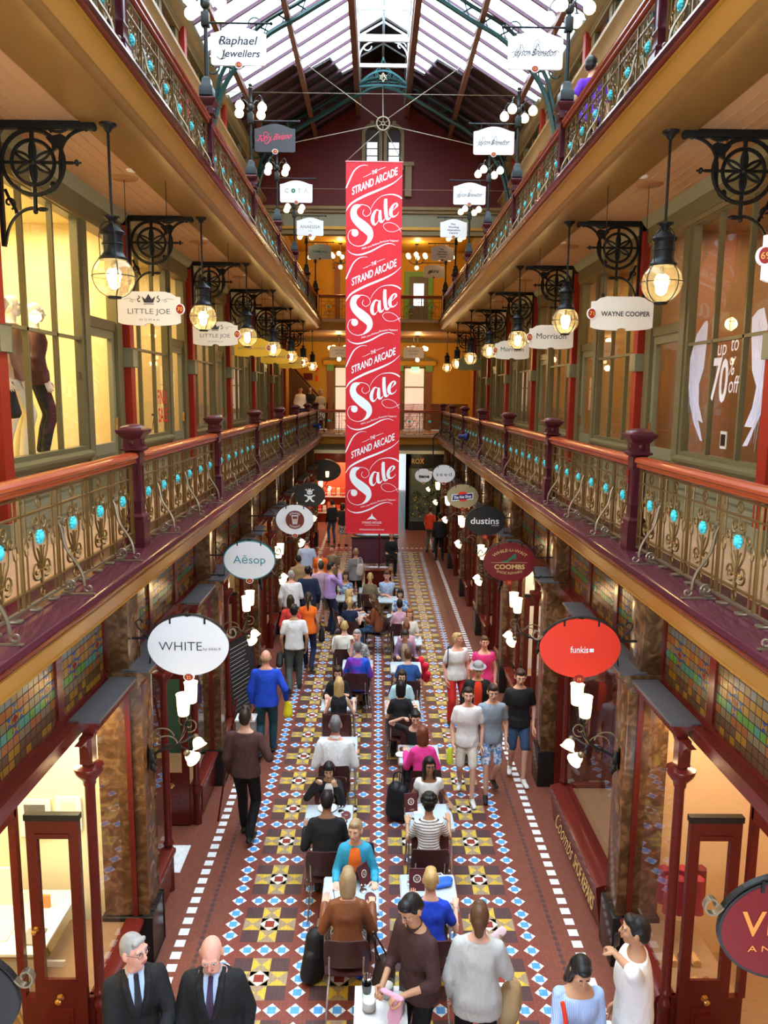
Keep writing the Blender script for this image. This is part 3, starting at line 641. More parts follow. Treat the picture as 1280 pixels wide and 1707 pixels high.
# lantern over the ridge
M_LANT = mat('lantern_paint', (.62, .66, .68), .5, var=.05)
b = MB()
for s in (-1, 1):
    y = YN
    while y < 20.5:
        b.box(X(s, .62) - .03, X(s, .62) + .03, y - .03, y + .03, 13.4, 14.1, M_LANT); y += 1.17
    b.box(X(s, .62) - .04, X(s, .62) + .04, YN, GY1, 14.06, 14.16, M_LANT); b.box(X(s, .62) - .04, X(s, .62) + .04, YN, GY1, 13.36, 13.5, M_LANT)
b.box(CX0 - .03, CX0 + .03, YN, GY1, 14.42, 14.54, M_LANT); y = YN
while y < GY1:
    for s in (-1, 1): b.tube([(X(s, .62), y, 14.12), (CX0, y, 14.46)], .022, 4, M_LANT)
    y += 1.17
b.build('trim_lantern', kind='structure', smooth=0)
b = MB()
for s in (-1, 1):
    b.add([(X(s, .64), YN, 14.16), (CX0, YN, 14.54), (CX0, 20.4, 14.54), (X(s, .64), 20.4, 14.16)], [(0, 1, 2, 3)], ROOFGLASS)
    b.add([(X(s, .63), YN, 13.5), (X(s, .63), 20.4, 13.5), (X(s, .63), 20.4, 14.06), (X(s, .63), YN, 14.06)], [(0, 1, 2, 3)], ROOFGLASS)
b.build('ceiling_lantern_glass', kind='structure', smooth=0)
b = MB()
for s in (-1, 1):
    b.box(X(s, .62), X(s, .66), 20.4, GY1, 13.5, 14.1, M_DKROOF); b.ext([(X(s, .7), 14.14), (CX0, 14.54), (CX0, 14.6), (X(s, .7), 14.2)], 20.4, GY1, M_DKROOF)
b.build('roof_lantern_end', kind='structure', smooth=0)
for yy in (19.0, 20.4):
    b = MB()
    b.box(X(-1, .6), X(1, .6), yy - .03, yy + .03, 13.42, 13.50, M_LANT); b.box(X(-1, .6), X(1, .6), yy - .03, yy + .03, 14.08, 14.16, M_LANT)
    for s in (-1, 1):
        b.tube([(X(s, .6), yy, 13.5 + .02)] + [(X(s, .6 - .45 * (1 - cos(t))), yy, 13.6 + .42 * sin(t)) for t in lerpl(0, PI / 2, 8)], .02, 5, M_LANT); b.tube(xz(spiral((X(s, .42), 13.9), .13, .03, 0, s * 4.5, 14), yy), .014, 4, M_LANT)
    b.build('trim_lantern_frame', kind='structure')
# gable wall closing the tall roof, its cornice and the twin arched windows
wy = GY1
b = MB(); o = [(-3.8, 10.72), (3.9, 10.72), (3.9, 11.5), (.66, 13.5), (.66, 14.2), (.03, 14.6), (-.60, 14.2), (-.60, 13.5), (-3.8, 11.5)]
b.slab(o, .2, M_GABLE, Matrix.Translation((0, wy, 0))); b.build('wall_gable', kind='structure')
b = MB()
for z0, z1, p, m in ((9.93, 10.06, .02, M_CREAMD), (10.06, 10.14, .07, M_GOLD), (10.14, 10.50, .03, M_OLIVEL), (10.50, 10.58, .10, M_CREAMD), (10.58, 10.66, .16, M_CREAMD), (10.66, 10.74, .12, M_GABLE)): b.box(-3.8, 3.9, wy - p, wy + .25, z0, z1, m)
b.build('trim_gable_cornice', kind='structure')
NW[0] += 1
t = empty('window_%d' % NW[0], (.05, wy, 11.95), kind='structure')
PANEGLOW = glow('daylit_pane', (.72, .90, 1.0), 1.6)
for i, xx in enumerate((-.30, .30)):
    b = MB(); arch = lambda r, z: [(xx + r * cos(q), z + r * sin(q)) for q in lerpl(0, PI, 13)]
    A, B = arch(.28, .62), arch(.19, .62)
    for j in range(12): b.slab([A[j], A[j + 1], B[j + 1], B[j]], .1, M_CREAMD, Matrix.Translation((0, -.1, 0)))
    b.box(xx - .28, xx - .19, -.1, 0, -.3, .62, M_CREAMD); b.box(xx + .19, xx + .28, -.1, 0, -.3, .62, M_CREAMD); b.box(xx - .05, xx + .05, -.14, 0, .80, .95, M_CREAMD); b.build('arch_surround', t)
    b = MB(); b.slab([(xx - .19, -.3), (xx + .19, -.3)] + B, .02, mat('arch_shadow', (.05, .035, .03), .6), Matrix.Translation((0, -.03, 0))); b.build('arch_infill', t)
    b = MB(); b.slab([(xx - .14, -.28), (xx + .14, -.28), (xx + .14, .42), (xx - .14, .42)], .02, PANEGLOW, Matrix.Translation((0, -.05, 0))); b.build('pane', t)
    b = MB(); b.box(xx - .14, xx + .14, -.065, -.05, .05, .08, M_CREAMD); b.box(xx - .14, xx + .14, -.065, -.05, .24, .27, M_CREAMD); b.build('mullions', t)
b = MB(); b.box(.62, .80, -.12, 0, -1.0, -.2, M_CREAMD); b.box(.58, .86, -.15, 0, -.2, -.1, M_CREAMD); b.box(-.80, -.62, -.12, 0, -1.0, -.2, M_CREAMD); b.build('sill_pilaster', t)
# ---- far end: halls on each level behind the last rail
yb = 31.5
b = MB(); b.box(-6, 6, yb, yb + .2, Z1, 11.6, M_YELLOW); b.build('wall_far', kind='structure')
b = MB(); b.box(-3.5, 3.6, YE - .35, yb, Z1 - .1, Z1 - .005, MATS['gallery_boards']); b.box(-3.5, 3.6, YE - .35, yb, Z2 - .1, Z2 - .005, MATS['gallery_boards']); b.build('floor_far_gallery', kind='structure')
for z in (Z1, Z2):
    a = lambda *pr: [(YE - d, z + q) for d, q in pr]
    MB().ext(a((.30, 0), (.33, -.03), (.30, -.10), (0, -.10), (0, 0)), -2.05, 2.1, M_LEDGE, axis='x').build('trim_ledge', kind='structure')
    MB().ext(a((.28, -.10), (.26, -.14), (.20, -.27), (.18, -.36), (0, -.36), (0, -.10)), -2.1, 2.15, M_OCHRE, axis='x').build('trim_fascia', kind='structure')
b = MB(); b.box(-3.5, 3.6, YE - .18, yb, 7.70, 7.74, M_CREAM); b.build('ceiling_far_lower', kind='structure')
b = MB(); b.box(-3.8, 3.9, GY1 + .2, yb, 11.0, 11.1, M_YELLOW); b.build('ceiling_far_upper', kind='structure')
b = MB(); b.box(-3.5, 3.6, YE - .15, yb, 3.72, 3.78, M_CREAMD); b.build('ceiling_far_ground', kind='structure')
b = MB(); b.box(-3.3, 3.4, YE + .10, YE + .22, 3.38, 3.50, M_INT); b.box(-3.3, 3.4, YE + .12, YE + .20, 3.50, 3.72, M_OLIVEL); b.build('trim_far_beam', kind='structure')
b = MB(); b.box(-3.5, -1.05, yb, yb + .15, Z1, Z1 + 1.05, mat('brown_dado', (.16, .06, .025), .5)); b.box(.3, 3.6, yb - .02, yb + .15, Z1, Z1 + 1.05, MATS['brown_dado']); b.box(-3.5, 3.6, yb - .03, yb + .1, 7.55, 7.7, M_CREAMD); b.build('trim_dado', kind='structure')
# pedimented doorways on the far wall, lower gallery
PINKROOM = mat('pink_room', (.75, .48, .40), .6)
for xc in (-1.35, 1.43):
    ND[0] += 1; t = empty('door_%d' % ND[0], (xc, yb, Z1), kind='structure')
    b = MB()
    for sg in (-1, 1):
        b.box(sg * .58 - .11, sg * .58 + .11, -.10, 0, 0, 2.32, mat('pilaster_brown', (.26, .09, .035), .4)); b.box(sg * .58 - .14, sg * .58 + .14, -.13, 0, 2.32, 2.56, M_GREENP); b.box(sg * .58 - .13, sg * .58 + .13, -.12, 0, 0, .3, MATS['pilaster_brown'])
    b.build('pilasters', t)
    b = MB(); b.box(-.86, .86, -.16, 0, 2.56, 2.74, M_YELLOW); b.ext([(-.92, 2.74), (.92, 2.74), (0, 3.06)], -.22, 0, M_CREAMD); b.build('pediment', t)
    b = MB(); b.box(-.44, -.38, -.06, .02, 0, 2.5, M_OLIVE); b.box(.38, .44, -.06, .02, 0, 2.5, M_OLIVE); b.box(-.44, .44, -.06, .02, 2.44, 2.5, M_OLIVE); b.box(-.4, .4, -.05, .02, 1.68, 1.73, M_OLIVE); b.build('door_frame', t)
    MB().box(-.38, .38, -.02, -.005, .03, 2.44, glow('lit_boutique', (1, .58, .42), .75)).build('lit_opening', t)
# green-framed doorway on the far wall, upper gallery
ND[0] += 1; t = empty('door_%d' % ND[0], (1.55, yb, Z2), kind='structure')
b = MB(); b.box(-.55, -.38, -.08, 0, 0, 2.0, M_GREENP); b.box(.38, .55, -.08, 0, 0, 2.0, M_GREENP); b.box(-.55, .55, -.08, 0, 2.0, 2.2, M_GREENP); b.build('door_frame', t)
MB().box(-.38, .38, -.04, 0, 0, 2.0, mat('door_shade', (.14, .13, .11), .4)).build('door_leaf', t)
MB().box(-.2, .2, -.05, -.03, .9, 1.75, PANEGLOW).build('pane', t)
b = MB(); b.box(-1.75, -1.55, yb - .1, yb, Z2, Z2 + 2.3, MATS['pilaster_brown']); b.box(-1.82, -1.48, yb - .14, yb, Z2 + 2.3, Z2 + 2.5, MATS['pilaster_brown']); b.build('trim_far_pilaster', kind='structure')
# stair rising at the far left of the lower gallery
b = MB(); M_ST = mat('stair_brown', (.10, .045, .02), .5)
b.ext([(-2.35, Z1), (-2.35, Z1 + 1.25), (-3.45, Z1 + 2.5), (-3.45, Z1)], 30.2, 30.3, M_ST)
for i in range(7): b.box(-2.4 - .15 * i, -2.55 - .15 * i, 30.3, 31.4, Z1, Z1 + .17 * (i + 1), M_ST)
b.tube([(-2.3, 30.22, Z1 + 1.3), (-3.45, 30.22, Z1 + 2.58)], .045, 8, M_POST); b.build('wall_stair', kind='structure')
# ---- ground floor beyond the last bay: cross passage and far street door
b = MB(); b.box(1.15, 4, yb, yb + .3, 0, 3.72, M_BLACK); b.box(-4, -2.55, yb, yb + .3, 0, 3.72, M_MAROON); b.box(-1.25, -1.0, yb, yb + .3, 0, 3.72, M_MAROON); b.box(-2.6, -1.2, yb, yb + .3, 2.75, 3.72, M_MAROON); b.build('wall_far_ground', kind='structure')
b = MB(); b.box(-1.2, -1.0, yb, 45, 0, 3.72, M_MAROON); b.box(1.15, 1.35, yb, 45, 0, 3.72, M_MAROON); b.build('wall_passage', kind='structure')
MB().box(-3.5, 3.6, yb, 45, 3.7, 3.78, M_CREAMD).build('ceiling_passage', kind='structure')
MB().box(-2.6, -1.1, 33.5, 33.6, 0, 3.7, mat('boutique_red', (.55, .10, .05), .6)).build('wall_boutique', kind='structure')
b = MB(); b.box(-2.7, -2.6, yb, 33.5, 0, 3.7, MATS['boutique_red']); b.build('wall_boutique_side', kind='structure')
lamp('shop_light', (-1.9, 32.6, 3.5), 170, (1, .72, .45), kind='AREA', size=1)
for q in (-1.6, 1.6): lamp('passage_fill', (q, 29.8, 3.68), 45, (1, .72, .38), kind='AREA', size=.8)  # added warm fill to brighten the far ground floor
MB().box(-1.0, 1.15, 44.9, 45, 0, 3.7, glow('street_daylight', (.80, .92, 1.0), 2.2)).build('wall_street_opening', kind='structure')
for sg in (-1, 1):
    MB().box(sg * 3.5 + .05, sg * 3.5 + .15, YE, yb + .1, 0, 3.8, M_INTD).build('wall_cross_passage', kind='structure')
    MB().box(sg * 3.6 + .05, sg * 3.6 + .15, YE, yb + .1, Z1, 11.0, M_YELLOW).build('wall_far_side', kind='structure')
# ================================================================== BALUSTRADES AND NEWELS
LR = BAY - .20
UN = 6
def iron_panel(L, n):
    b = MB(); u = L / n; r = .0075; m = M_IRON
    for z, h in ((.735, .014), (.625, .012), (.145, .012), (.045, .016)): b.box(0, L, -.012, .012, z - h / 2, z + h / 2, M_STEEL if z < .05 else m)
    for i in range(n + 1):
        x = min(max(i * u, .012), L - .012); b.box(x - .011, x + .011, -.010, .010, .04, .79, m)
    for i in range(n):
        x0 = i * u; c = x0 + u / 2
        for q in (.075, u - .075):
            x = x0 + q; b.tube([(x, 0, .04), (x, 0, .36)], r * .9, 5, m); b.tube([(x, 0, .46), (x, 0, .735)], r * .9, 5, m)
            b.tube([(x + .026 * cos(t), 0, .41 + .05 * sin(t)) for t in lerpl(0, 2 * PI, 9)], r * .8, 4, m, cap=False)
        for z, q in ((.682, .038), (.095, .036)): b.tube([(c + q * .85 * cos(t), 0, z + q * sin(t)) for t in lerpl(0, 2 * PI, 11)], r * .85, 5, m, cap=False)
        for sg in (-1, 1):
            f = lambda pts: [(c + sg * px_, 0, pz_) for px_, pz_ in pts]
            # lower C-scrolls, stems up round the flower, crown scrolls
            b.tube(f(spiral((.075, .245), .068, .014, -PI * .75, PI * 2.1, 16)), r, 5, m)
            b.tube(f(bez((.028, .19), (.01, .16), (.012, .152), (.0, .15), 5)), r, 5, m)
            b.tube(f(bez((.0, .20), (.015, .31), (.10, .30), (.105, .43), 8) + bez((.105, .43), (.11, .50), (.12, .52), (.15, .50), 5)[1:]), [r] * 8 + [r * .9] * 6, 5, m)
            b.tube(f(bez((.012, .28), (.03, .34), (.035, .37), (.055, .39), 5)), r * .9, 5, m)
            b.tube(f(spiral((.052, .555), .048, .012, -PI * .5, PI * 1.7, 12)), r * .9, 5, m)
            b.tube(f(bez((.105, .43), (.10, .50), (.08, .51), (.055, .507), 5)), r * .8, 4, m)
            b.tube(f(spiral((.140, .475), .030, .008, PI * .5, -PI * 1.5, 9)), r * .8, 4, m)
        b.tube([(c, 0, .145), (c, 0, .40)], [r * .8, r * 1.3], 5, m); b.tube([(c, 0, .495), (c, 0, .625)], r * .8, 5, m)
        b.box(c - .05, c + .05, -.006, .006, .236, .246, M_BRASS)
    for i in range(2 * n): b.bbox((i + .5) * u / 2 - .03, (i + .5) * u / 2 + .03, -.045, .02, .0, .018, .006, M_STEEL)
    return b
def medallion_mesh():
    b = MB(); Mx = Matrix.Rotation(PI / 2, 4, 'X')
    b.lathe([(.012, -.026), (.026, -.020), (.030, -.012), (.030, .012), (.026, .020), (.012, .026)], 16, M_TEAL, M=Mx)
    for j in range(10):
        q = 2 * PI * j / 10; b.ball((.036 * cos(q), 0, .036 * sin(q)), (.013, .015, .013), M_TEAL, 6, 5)
    return b
def stay_mb():
    b = MB(); P = lambda pts: [(0, y, z) for y, z in pts]
    b.tube(P(bez((-.012, .50), (-.05, .42), (-.02, .36), (-.085, .27), 8) + bez((-.085, .27), (-.14, .19), (-.165, .15), (-.165, .06), 8)[1:]), .011, 6, M_STEEL)
    b.tube(P(spiral((-.022, .525), .028, .008, -PI * .9, PI * 1.2, 12)), .008, 5, M_STEEL)
    b.tube(P(spiral((-.195, .045), .032, .008, 0, -PI * 1.9, 12)), .008, 5, M_STEEL)
    b.tube(P(spiral((-.065, .065), .040, .010, PI * 1.0, -PI * 1.2, 14)), .009, 5, M_STEEL)
    b.tube(P(bez((-.105, .06), (-.10, .02), (-.06, .015), (-.02, .018), 6)), .009, 5, M_STEEL)
    b.box(-.014, .014, -.235, .0, 0, .008, M_STEEL); return b
def rail_mb(L):
    b = MB()
    b.ext([(-.045, .795), (-.062, .81), (-.064, .83), (-.05, .848), (-.02, .858), (.02, .858), (.05, .848), (.064, .83), (.062, .81), (.045, .795)], 0, L, M_RAIL, axis='x')
    b.ext([(-.025, .755), (-.042, .765), (-.046, .778), (-.04, .795), (.04, .795), (.046, .778), (.042, .765), (.025, .755)], 0, L, M_RAIL, axis='x'); return b
def make_balustrade(L=LR, n=UN):
    t = empty('balustrade')
    rail_mb(L).build('handrail', t); iron_panel(L, n).build('scrolled_ironwork', t)
    me = None
    for i in range(n):
        o = medallion_mesh().build('medallion', t, loc=((i + .5) * L / n, 0, .455)) if me is None else dup(me, ((i + .5) * L / n, 0, .455), parent=t)
        me = me or o; o['label'] = 'turquoise enamelled flower medallion'
    for i in (1, 3, 5):
        if i * L / n < L: stay_mb().build('stay', t, loc=(i * L / n, 0, 0), label='scrolled iron stay standing on the ledge')
    tag(t, None, 'railing', None); return t
proto_bal = None
def balustrade(s, k, z):
    global proto_bal
    if z < 5: where = '%s bay of the lower %s gallery' % (ORD[k + 1], side(s))
    else: where = '%s bay of the top %s gallery' % (ORD[k + 1], side(s))
    loc = (X(s, 2.267), bayY(k) + .10 if s < 0 else bayY(k + 1) - .10, z); rz = PI / 2 if s < 0 else -PI / 2
    if proto_bal is None: proto_bal = make_balustrade(); o = proto_bal; o.location = loc; o.rotation_euler = (0, 0, rz)
    else: o = dup(proto_bal, loc, rz)
    tag(o, 'scrolled iron balustrade with red timber handrail, ' + where, 'railing', 'scrolled balustrades along the galleries')
def newel_mb():
    b = MB(); m = M_POST
    b.sq([(.088, 0), (.088, .22), (.080, .235), (.080, .25), (.084, .26), (.084, .275), (.062, .30), (.060, .40), (.068, .41), (.068, .425), (.056, .44), (.054, .74), (.066, .76), (.066, .86)], m)
    for sx in (-1, 1):
        for sy in (-1, 1): b.lathe([(.016, .44), (.016, .73)], 6, m, (sx * .048, sy * .048, 0))
    return b
def newel_cap_mb():
    b = MB(); m = M_POST
    b.sq([(.068, .855), (.098, .875), (.098, .89), (.078, .90), (.074, .975), (.092, .995), (.098, 1.005), (.122, 1.03), (.126, 1.045), (.126, 1.055), (.10, 1.062), (.085, 1.085), (.045, 1.10), (.02, 1.105)], m)
    for a in range(4):
        M = Matrix.Rotation(a * PI / 2, 4, 'Z') @ Matrix.Translation((0, -.078, .94)) @ Matrix.Rotation(PI / 2, 4, 'X'); b.lathe([(.028, 0), (.024, .008), (.012, .014), (.004, .016)], 10, m, M=M)
    return b
PN = None
def newel(s, k, z, lamp_post=False):
    global PN
    y = bayY(k); lv = 'lower' if z < 5 else 'top'
    loc = (X(s, 2.267), y, z)
    if PN is None:
        PN = empty('newel_post', loc); newel_mb().build('shaft', PN); newel_cap_mb().build('carved_cap', PN); o = PN
    else: o = dup(PN, loc)
    tag(o, 'dark maroon newel post with carved cap, %s along the %s gallery rail on the %s' % (ORD[k], lv, side(s)), 'post', 'newel posts of the gallery rails')
for s in (-1, 1):
    for z in (Z1, Z2):
        for k in range(-1, 6): balustrade(s, k, z)
        for k in range(0, 7): newel(s, k, z)
for z in (Z1, Z2):
    o = dup(proto_bal, (X(-1, 2.267) + .10, YE, z), 0, scale=((2 * 2.267 - .20) / LR, 1, 1))
    tag(o, 'scrolled balustrade crossing the far end of the %s gallery' % ('lower' if z < 5 else 'top'), 'railing', 'scrolled balustrades along the galleries')

# ================================================================== PENDANT LAMPS AND WHEEL BRACKETS
GLOBE = glass('globe_glass', (1, .95, .74), fres=1.5, glow_mix=.05)  # translucency mixed into the glass to give the globe its glow
def make_pendant():
    t = empty('pendant_lamp')
    b = MB(); b.lathe([(.02, -.08), (.04, -.05), (.07, -.03), (.075, 0)], 16, M_DARKIRON, (0, 0, 0)); b.build('ceiling_rose', t)
    b = MB(); b.tube([(0, 0, -.05), (0, 0, -.86)], .012, 8, M_DARKIRON); b.lathe([(.012, -.78), (.07, -.775), (.075, -.765), (.03, -.80), (.02, -.84)], 12, M_DARKIRON); b.build('rod', t)
    b = MB(); b.lathe([(.115, -1.125), (.118, -1.105), (.10, -1.09), (.092, -1.07), (.086, -1.06), (.086, -1.00), (.092, -.995), (.092, -.985), (.086, -.98), (.086, -.92), (.105, -.905), (.112, -.895), (.085, -.87), (.06, -.85), (.035, -.83), (.015, -.815)], 20, M_DARKIRON); b.build('hood', t)
    R = .172; zc = -1.262
    b = MB(); prof = [(R * sin(q), zc - R * cos(q)) for q in lerpl(.22, PI - .62, 16)]; n = 24
    for i in range(len(prof) - 1): pass
    v = []
    for r_, z_ in prof:
        for j in range(n): v.append((r_ * cos(2 * PI * j / n), r_ * sin(2 * PI * j / n), z_))
    b.add(v, [(i * n + j, i * n + (j + 1) % n, (i + 1) * n + (j + 1) % n, (i + 1) * n + j) for i in range(len(prof) - 1) for j in range(n)], GLOBE); b.build('globe', t, smooth=180)
    b = MB(); Rc = R + .008
    for a in range(4):
        q = a * PI / 2 + .5; c, s_ = cos(q), sin(q)
        pts = [(Rc * sin(w_), zc - Rc * cos(w_)) for w_ in lerpl(.25, PI - .85, 14)] + [(.108, -1.10), (.112, -.93), (.10, -.86), (.06, -.815), (.012, -.80)]
        b.tube([(r_ * c, r_ * s_, z_) for r_, z_ in pts], .0045, 5, M_DARKIRON)
    b.tube([((Rc + .004) * cos(w_), (Rc + .004) * sin(w_), zc) for w_ in lerpl(0, 2 * PI, 25)], .0045, 5, M_DARKIRON, cap=False)
    b.lathe([(.055, zc - R - .012), (.06, zc - R - .004), (.06, zc - R + .006), (.04, zc - R + .012)], 14, M_DARKIRON); b.build('wire_cage', t)
    b = MB(); b.lathe([(.014, zc + .07), (.026, zc + .055), (.042, zc + .02), (.052, zc - .03), (.046, zc - .075), (.026, zc - .10), (.004, zc - .108)][::-1], 12, G_BULB); b.build('bulb', t, smooth=180)
    b = MB(); b.lathe([(.014, zc + .055), (.018, zc + .06), (.018, -1.12)], 10, M_DARKIRON); b.build('socket', t)
    return t
PEND = None
for s in (-1, 1):
    for k in range(0, 7):
        loc = (X(s, 2.385), bayY(k), 7.735)
        if PEND is None: PEND = make_pendant(); o = PEND; o.location = loc
        else: o = dup(PEND, loc)
        tag(o, 'caged glass globe pendant lamp, %s from the viewer under the %s gallery ceiling' % (ORD[k], side(s)), 'lamp', 'globe pendant lamps under the gallery ceilings')
        lamp('pendant_light', (loc[0], loc[1], loc[2] - 1.282), PENDANT_W, WARM, .075)
def make_wheel_bracket():
    """cast-iron bracket in the XZ plane: x from the wall (0) out to the arcade, z down from the ceiling"""
    t = empty('wheel_bracket'); m = M_DARKIRON
    b = MB(); b.bbox(0, .84, -.035, .035, -.065, 0, .01, m); b.ball((.825, 0, -.05), (.03, .03, .03), m, 8, 6); b.ball((.76, 0, -.06), (.018, .02, .02), m, 8, 6); b.box(0, .03, -.022, .022, -1.02, 0, m); b.build('top_bar', t)
    cx, cz = .30, -.33; b = MB()
    for R, r_ in ((.262, .019), (.180, .017)): b.tube([(cx + R * cos(q), 0, cz + R * sin(q)) for q in lerpl(0, 2 * PI, 33)], r_, 6, m, cap=False, sq=1.3)
    for j in range(6):
        q = j * PI / 3 + PI / 6; ox, oz = cx + .175 * cos(q), cz + .175 * sin(q)
        b.tube([(ox + .175 * cos(w_), 0, oz + .175 * sin(w_)) for w_ in lerpl(q + PI - PI / 3, q + PI + PI / 3, 12)], .013, 5, m)
    b.tube([(cx, 0, -.03), (cx, 0, -.72)], .020, 6, m); b.tube([(.0, 0, cz), (.64, 0, cz)], .014, 6, m); b.ball((cx, 0, cz), .03, m, 8, 6)
    b.build('rosette_wheel', t)
    b = MB(); P = lambda pts: [(x, 0, z) for x, z in pts]
    b.tube(P(bez((.78, -.05), (.62, -.07), (.52, -.16), (.53, -.36), 10) + bez((.53, -.36), (.535, -.46), (.50, -.54), (.43, -.58), 6)[1:]), .016, 6, m)
    b.tube(P(bez((.30, -.70), (.18, -.70), (.06, -.78), (.03, -1.0), 10)), .015, 6, m); b.tube(P(spiral((.08, -.66), .055, .012, -PI * .4, PI * 1.6, 12)), .010, 5, m); b.tube(P(bez((.05, -.55), (.09, -.66), (.12, -.68), (.14, -.74), 6)), .014, 5, m)
    b.tube(P(bez((.45, -.06), (.50, -.10), (.58, -.09), (.62, -.04), 7)), .013, 5, m); b.slab([(.42, -.13), (.55, -.10), (.60, -.13), (.53, -.20), (.47, -.25), (.47, -.19)], .03, m, Matrix.Translation((0, -.015, 0)))
    b.tube(P(spiral((.43, -.09), .035, .01, 0, PI * 1.6, 9)), .010, 5, m); b.tube([(.64, 0, cz), (.68, 0, cz)], .008, 6, m); b.ball((.67, 0, cz), (.02, .028, .028), m, 8, 6); b.ball((.70, 0, cz), .01, m, 6, 5); b.ball((cx, 0, -.73), .022, m, 8, 6); b.ball((.46, 0, -.52), (.03, .02, .04), m, 8, 6); b.ball((.36, 0, -.71), (.05, .015, .02), m, 8, 6); b.build('scrolls', t)
    return t
WB = None
for s in (-1, 1):
    for k in range(0, 7):
        loc = (X(s, 3.33), bayY(k), 7.735)
        if WB is None: WB = make_wheel_bracket(); o = WB; o.location = loc; o.rotation_euler = (0, 0, 0 if s < 0 else PI)
        else: o = dup(WB, loc, 0 if s < 0 else PI)
        tag(o, 'black cast iron wheel bracket, %s from the viewer on the %s red pilasters' % (ORD[k], side(s)), 'bracket', 'wheel brackets under the gallery ceilings')
# small fittings on the gallery ceiling
b0 = MB().lathe([(.13, -.012), (.15, 0)], 20, mat('vent_brown', (.30, .13, .05), .5)).build('ceiling_speaker'); d0 = MB().lathe([(.055, -.012), (.065, 0)], 14, M_WHITE).build('smoke_detector')
first = True
for s in (-1, 1):
    for k in range(0, 5):
        y = bayY(k) + 1.72; lb = 'round brown ceiling speaker in %s bay of the %s gallery ceiling' % (ORD[k], side(s)); l2 = 'small round white detector in %s bay of the %s gallery ceiling' % (ORD[k], side(s))
        o = b0 if first else dup(b0); o.location = (X(s, 2.80), y, 7.735); tag(o, lb, 'speaker', 'round ceiling speakers')
        o = d0 if first else dup(d0); o.location = (X(s, 2.62), y - .3, 7.735); tag(o, l2, 'detector', 'ceiling detectors'); first = False

# ================================================================== WALL LAMPS ON THE MARBLE PILLARS
def make_wall_lamp():
    t = empty('wall_lamp'); m = M_DARKIRON; ms = M_STEEL
    b = MB(); b.slab([(0, -.10), (.04, -.05), (.05, .06), (.03, .14), (0, .17), (-.03, .14), (-.05, .06), (-.04, -.05)], .02, m, Matrix.Rotation(PI / 2, 4, 'Z')); b.ball((.03, 0, .04), (.035, .04, .075), m, 10, 8); b.ball((.05, .03, -.05), (.028, .028, .04), m, 8, 6); b.ball((.05, -.03, -.06), (.028, .028, .04), m, 8, 6); b.ball((.06, 0, -.10), (.022, .022, .03), m, 8, 6); b.build('leaf_backplate', t)
    b = MB(); b.tube(bez((.03, 0, .02), (.10, 0, .12), (.20, 0, .10), (.30, 0, .20), 10) + bez((.30, 0, .20), (.36, 0, .26), (.385, 0, .34), (.385, 0, .52), 8)[1:], .013, 7, m)
    for sg in (-1, 1):
        b.tube(bez((.30, 0, .20), (.34, sg * .03, .30), (.39, sg * .10, .34), (.39, sg * .15, .50), 9), .010, 6, m)
        b.tube(bez((.28, 0, .19), (.34, sg * .04, .12), (.36, sg * .12, .20), (.41, sg * .15, .17), 9), .009, 6, m)
    b.build('stem', t)
    b = MB()
    for r_, cx_, cz_ in ((.11, .14, .22), (.10, .19, .17)): b.tube([(cx_ + r_ * cos(q), .02 if r_ > .1 else -.02, cz_ + r_ * sin(q) * .8) for q in lerpl(PI, .1, 12)], .007, 5, ms)
    b.tube(xz(spiral((.20, .12), .045, .012, PI, -PI * 1.2, 12)), .007, 5, m); b.tube(xz(spiral((.40, .34), .075, .015, -PI * .6, PI * 1.9, 16), .03), .006, 5, ms); b.tube(xz(spiral((.36, .42), .06, .012, PI * 1.4, -PI * .8, 14), -.03), .006, 5, ms); b.tube(bez((.03, 0, .20), (.02, 0, .05), (.0, .03, .12), (.04, 0, .02), 6), .005, 4, ms)
    b.build('scrolls', t)
    for sg in (-1, 1):
        b = MB(); b.lathe([(.012, -.11), (.045, -.105), (.052, -.095), (.060, .0), (.062, .08), (.068, .10), (.058, .098)], 14, G_SHADE, (.39, sg * .15, .62)); b.build('upright_shade', t)
        M = Matrix.Translation((.43, sg * .16, .13)) @ Matrix.Rotation(sg * -.5, 4, 'X') @ Matrix.Rotation(-.5, 4, 'Y')
        b = MB(); b.lathe([(.075, -.075), (.062, -.06), (.055, -.03), (.045, .0), (.025, .02)], 14, G_SHADE, M=M); sh = b.build('tulip_shade', t)
        b = MB(); b.lathe([(.03, .012), (.03, .045), (.012, .06)], 10, M_STEEL, M=M); b.build('fitter', t)
    return t
WL = None
for s in (-1, 1):
    for k in range(0, 7):
        loc = (X(s, 2.25), bayY(k), 2.02)
        if WL is None: WL = make_wall_lamp(); o = WL; o.location = loc; o.rotation_euler = (0, 0, 0 if s < 0 else PI)
        else: o = dup(WL, loc, 0 if s < 0 else PI)
        tag(o, 'scrolled iron wall lamp with four lit glass shades, %s marble pillar on the %s' % (ORD[k], side(s)), 'lamp', 'wall lamps on the marble pillars')
        for dz in (.80, -.05): lamp('wall_lamp_light', (X(s, 2.25 - .44), bayY(k), 2.02 + dz), WALL_W / 2, WARM, .06)

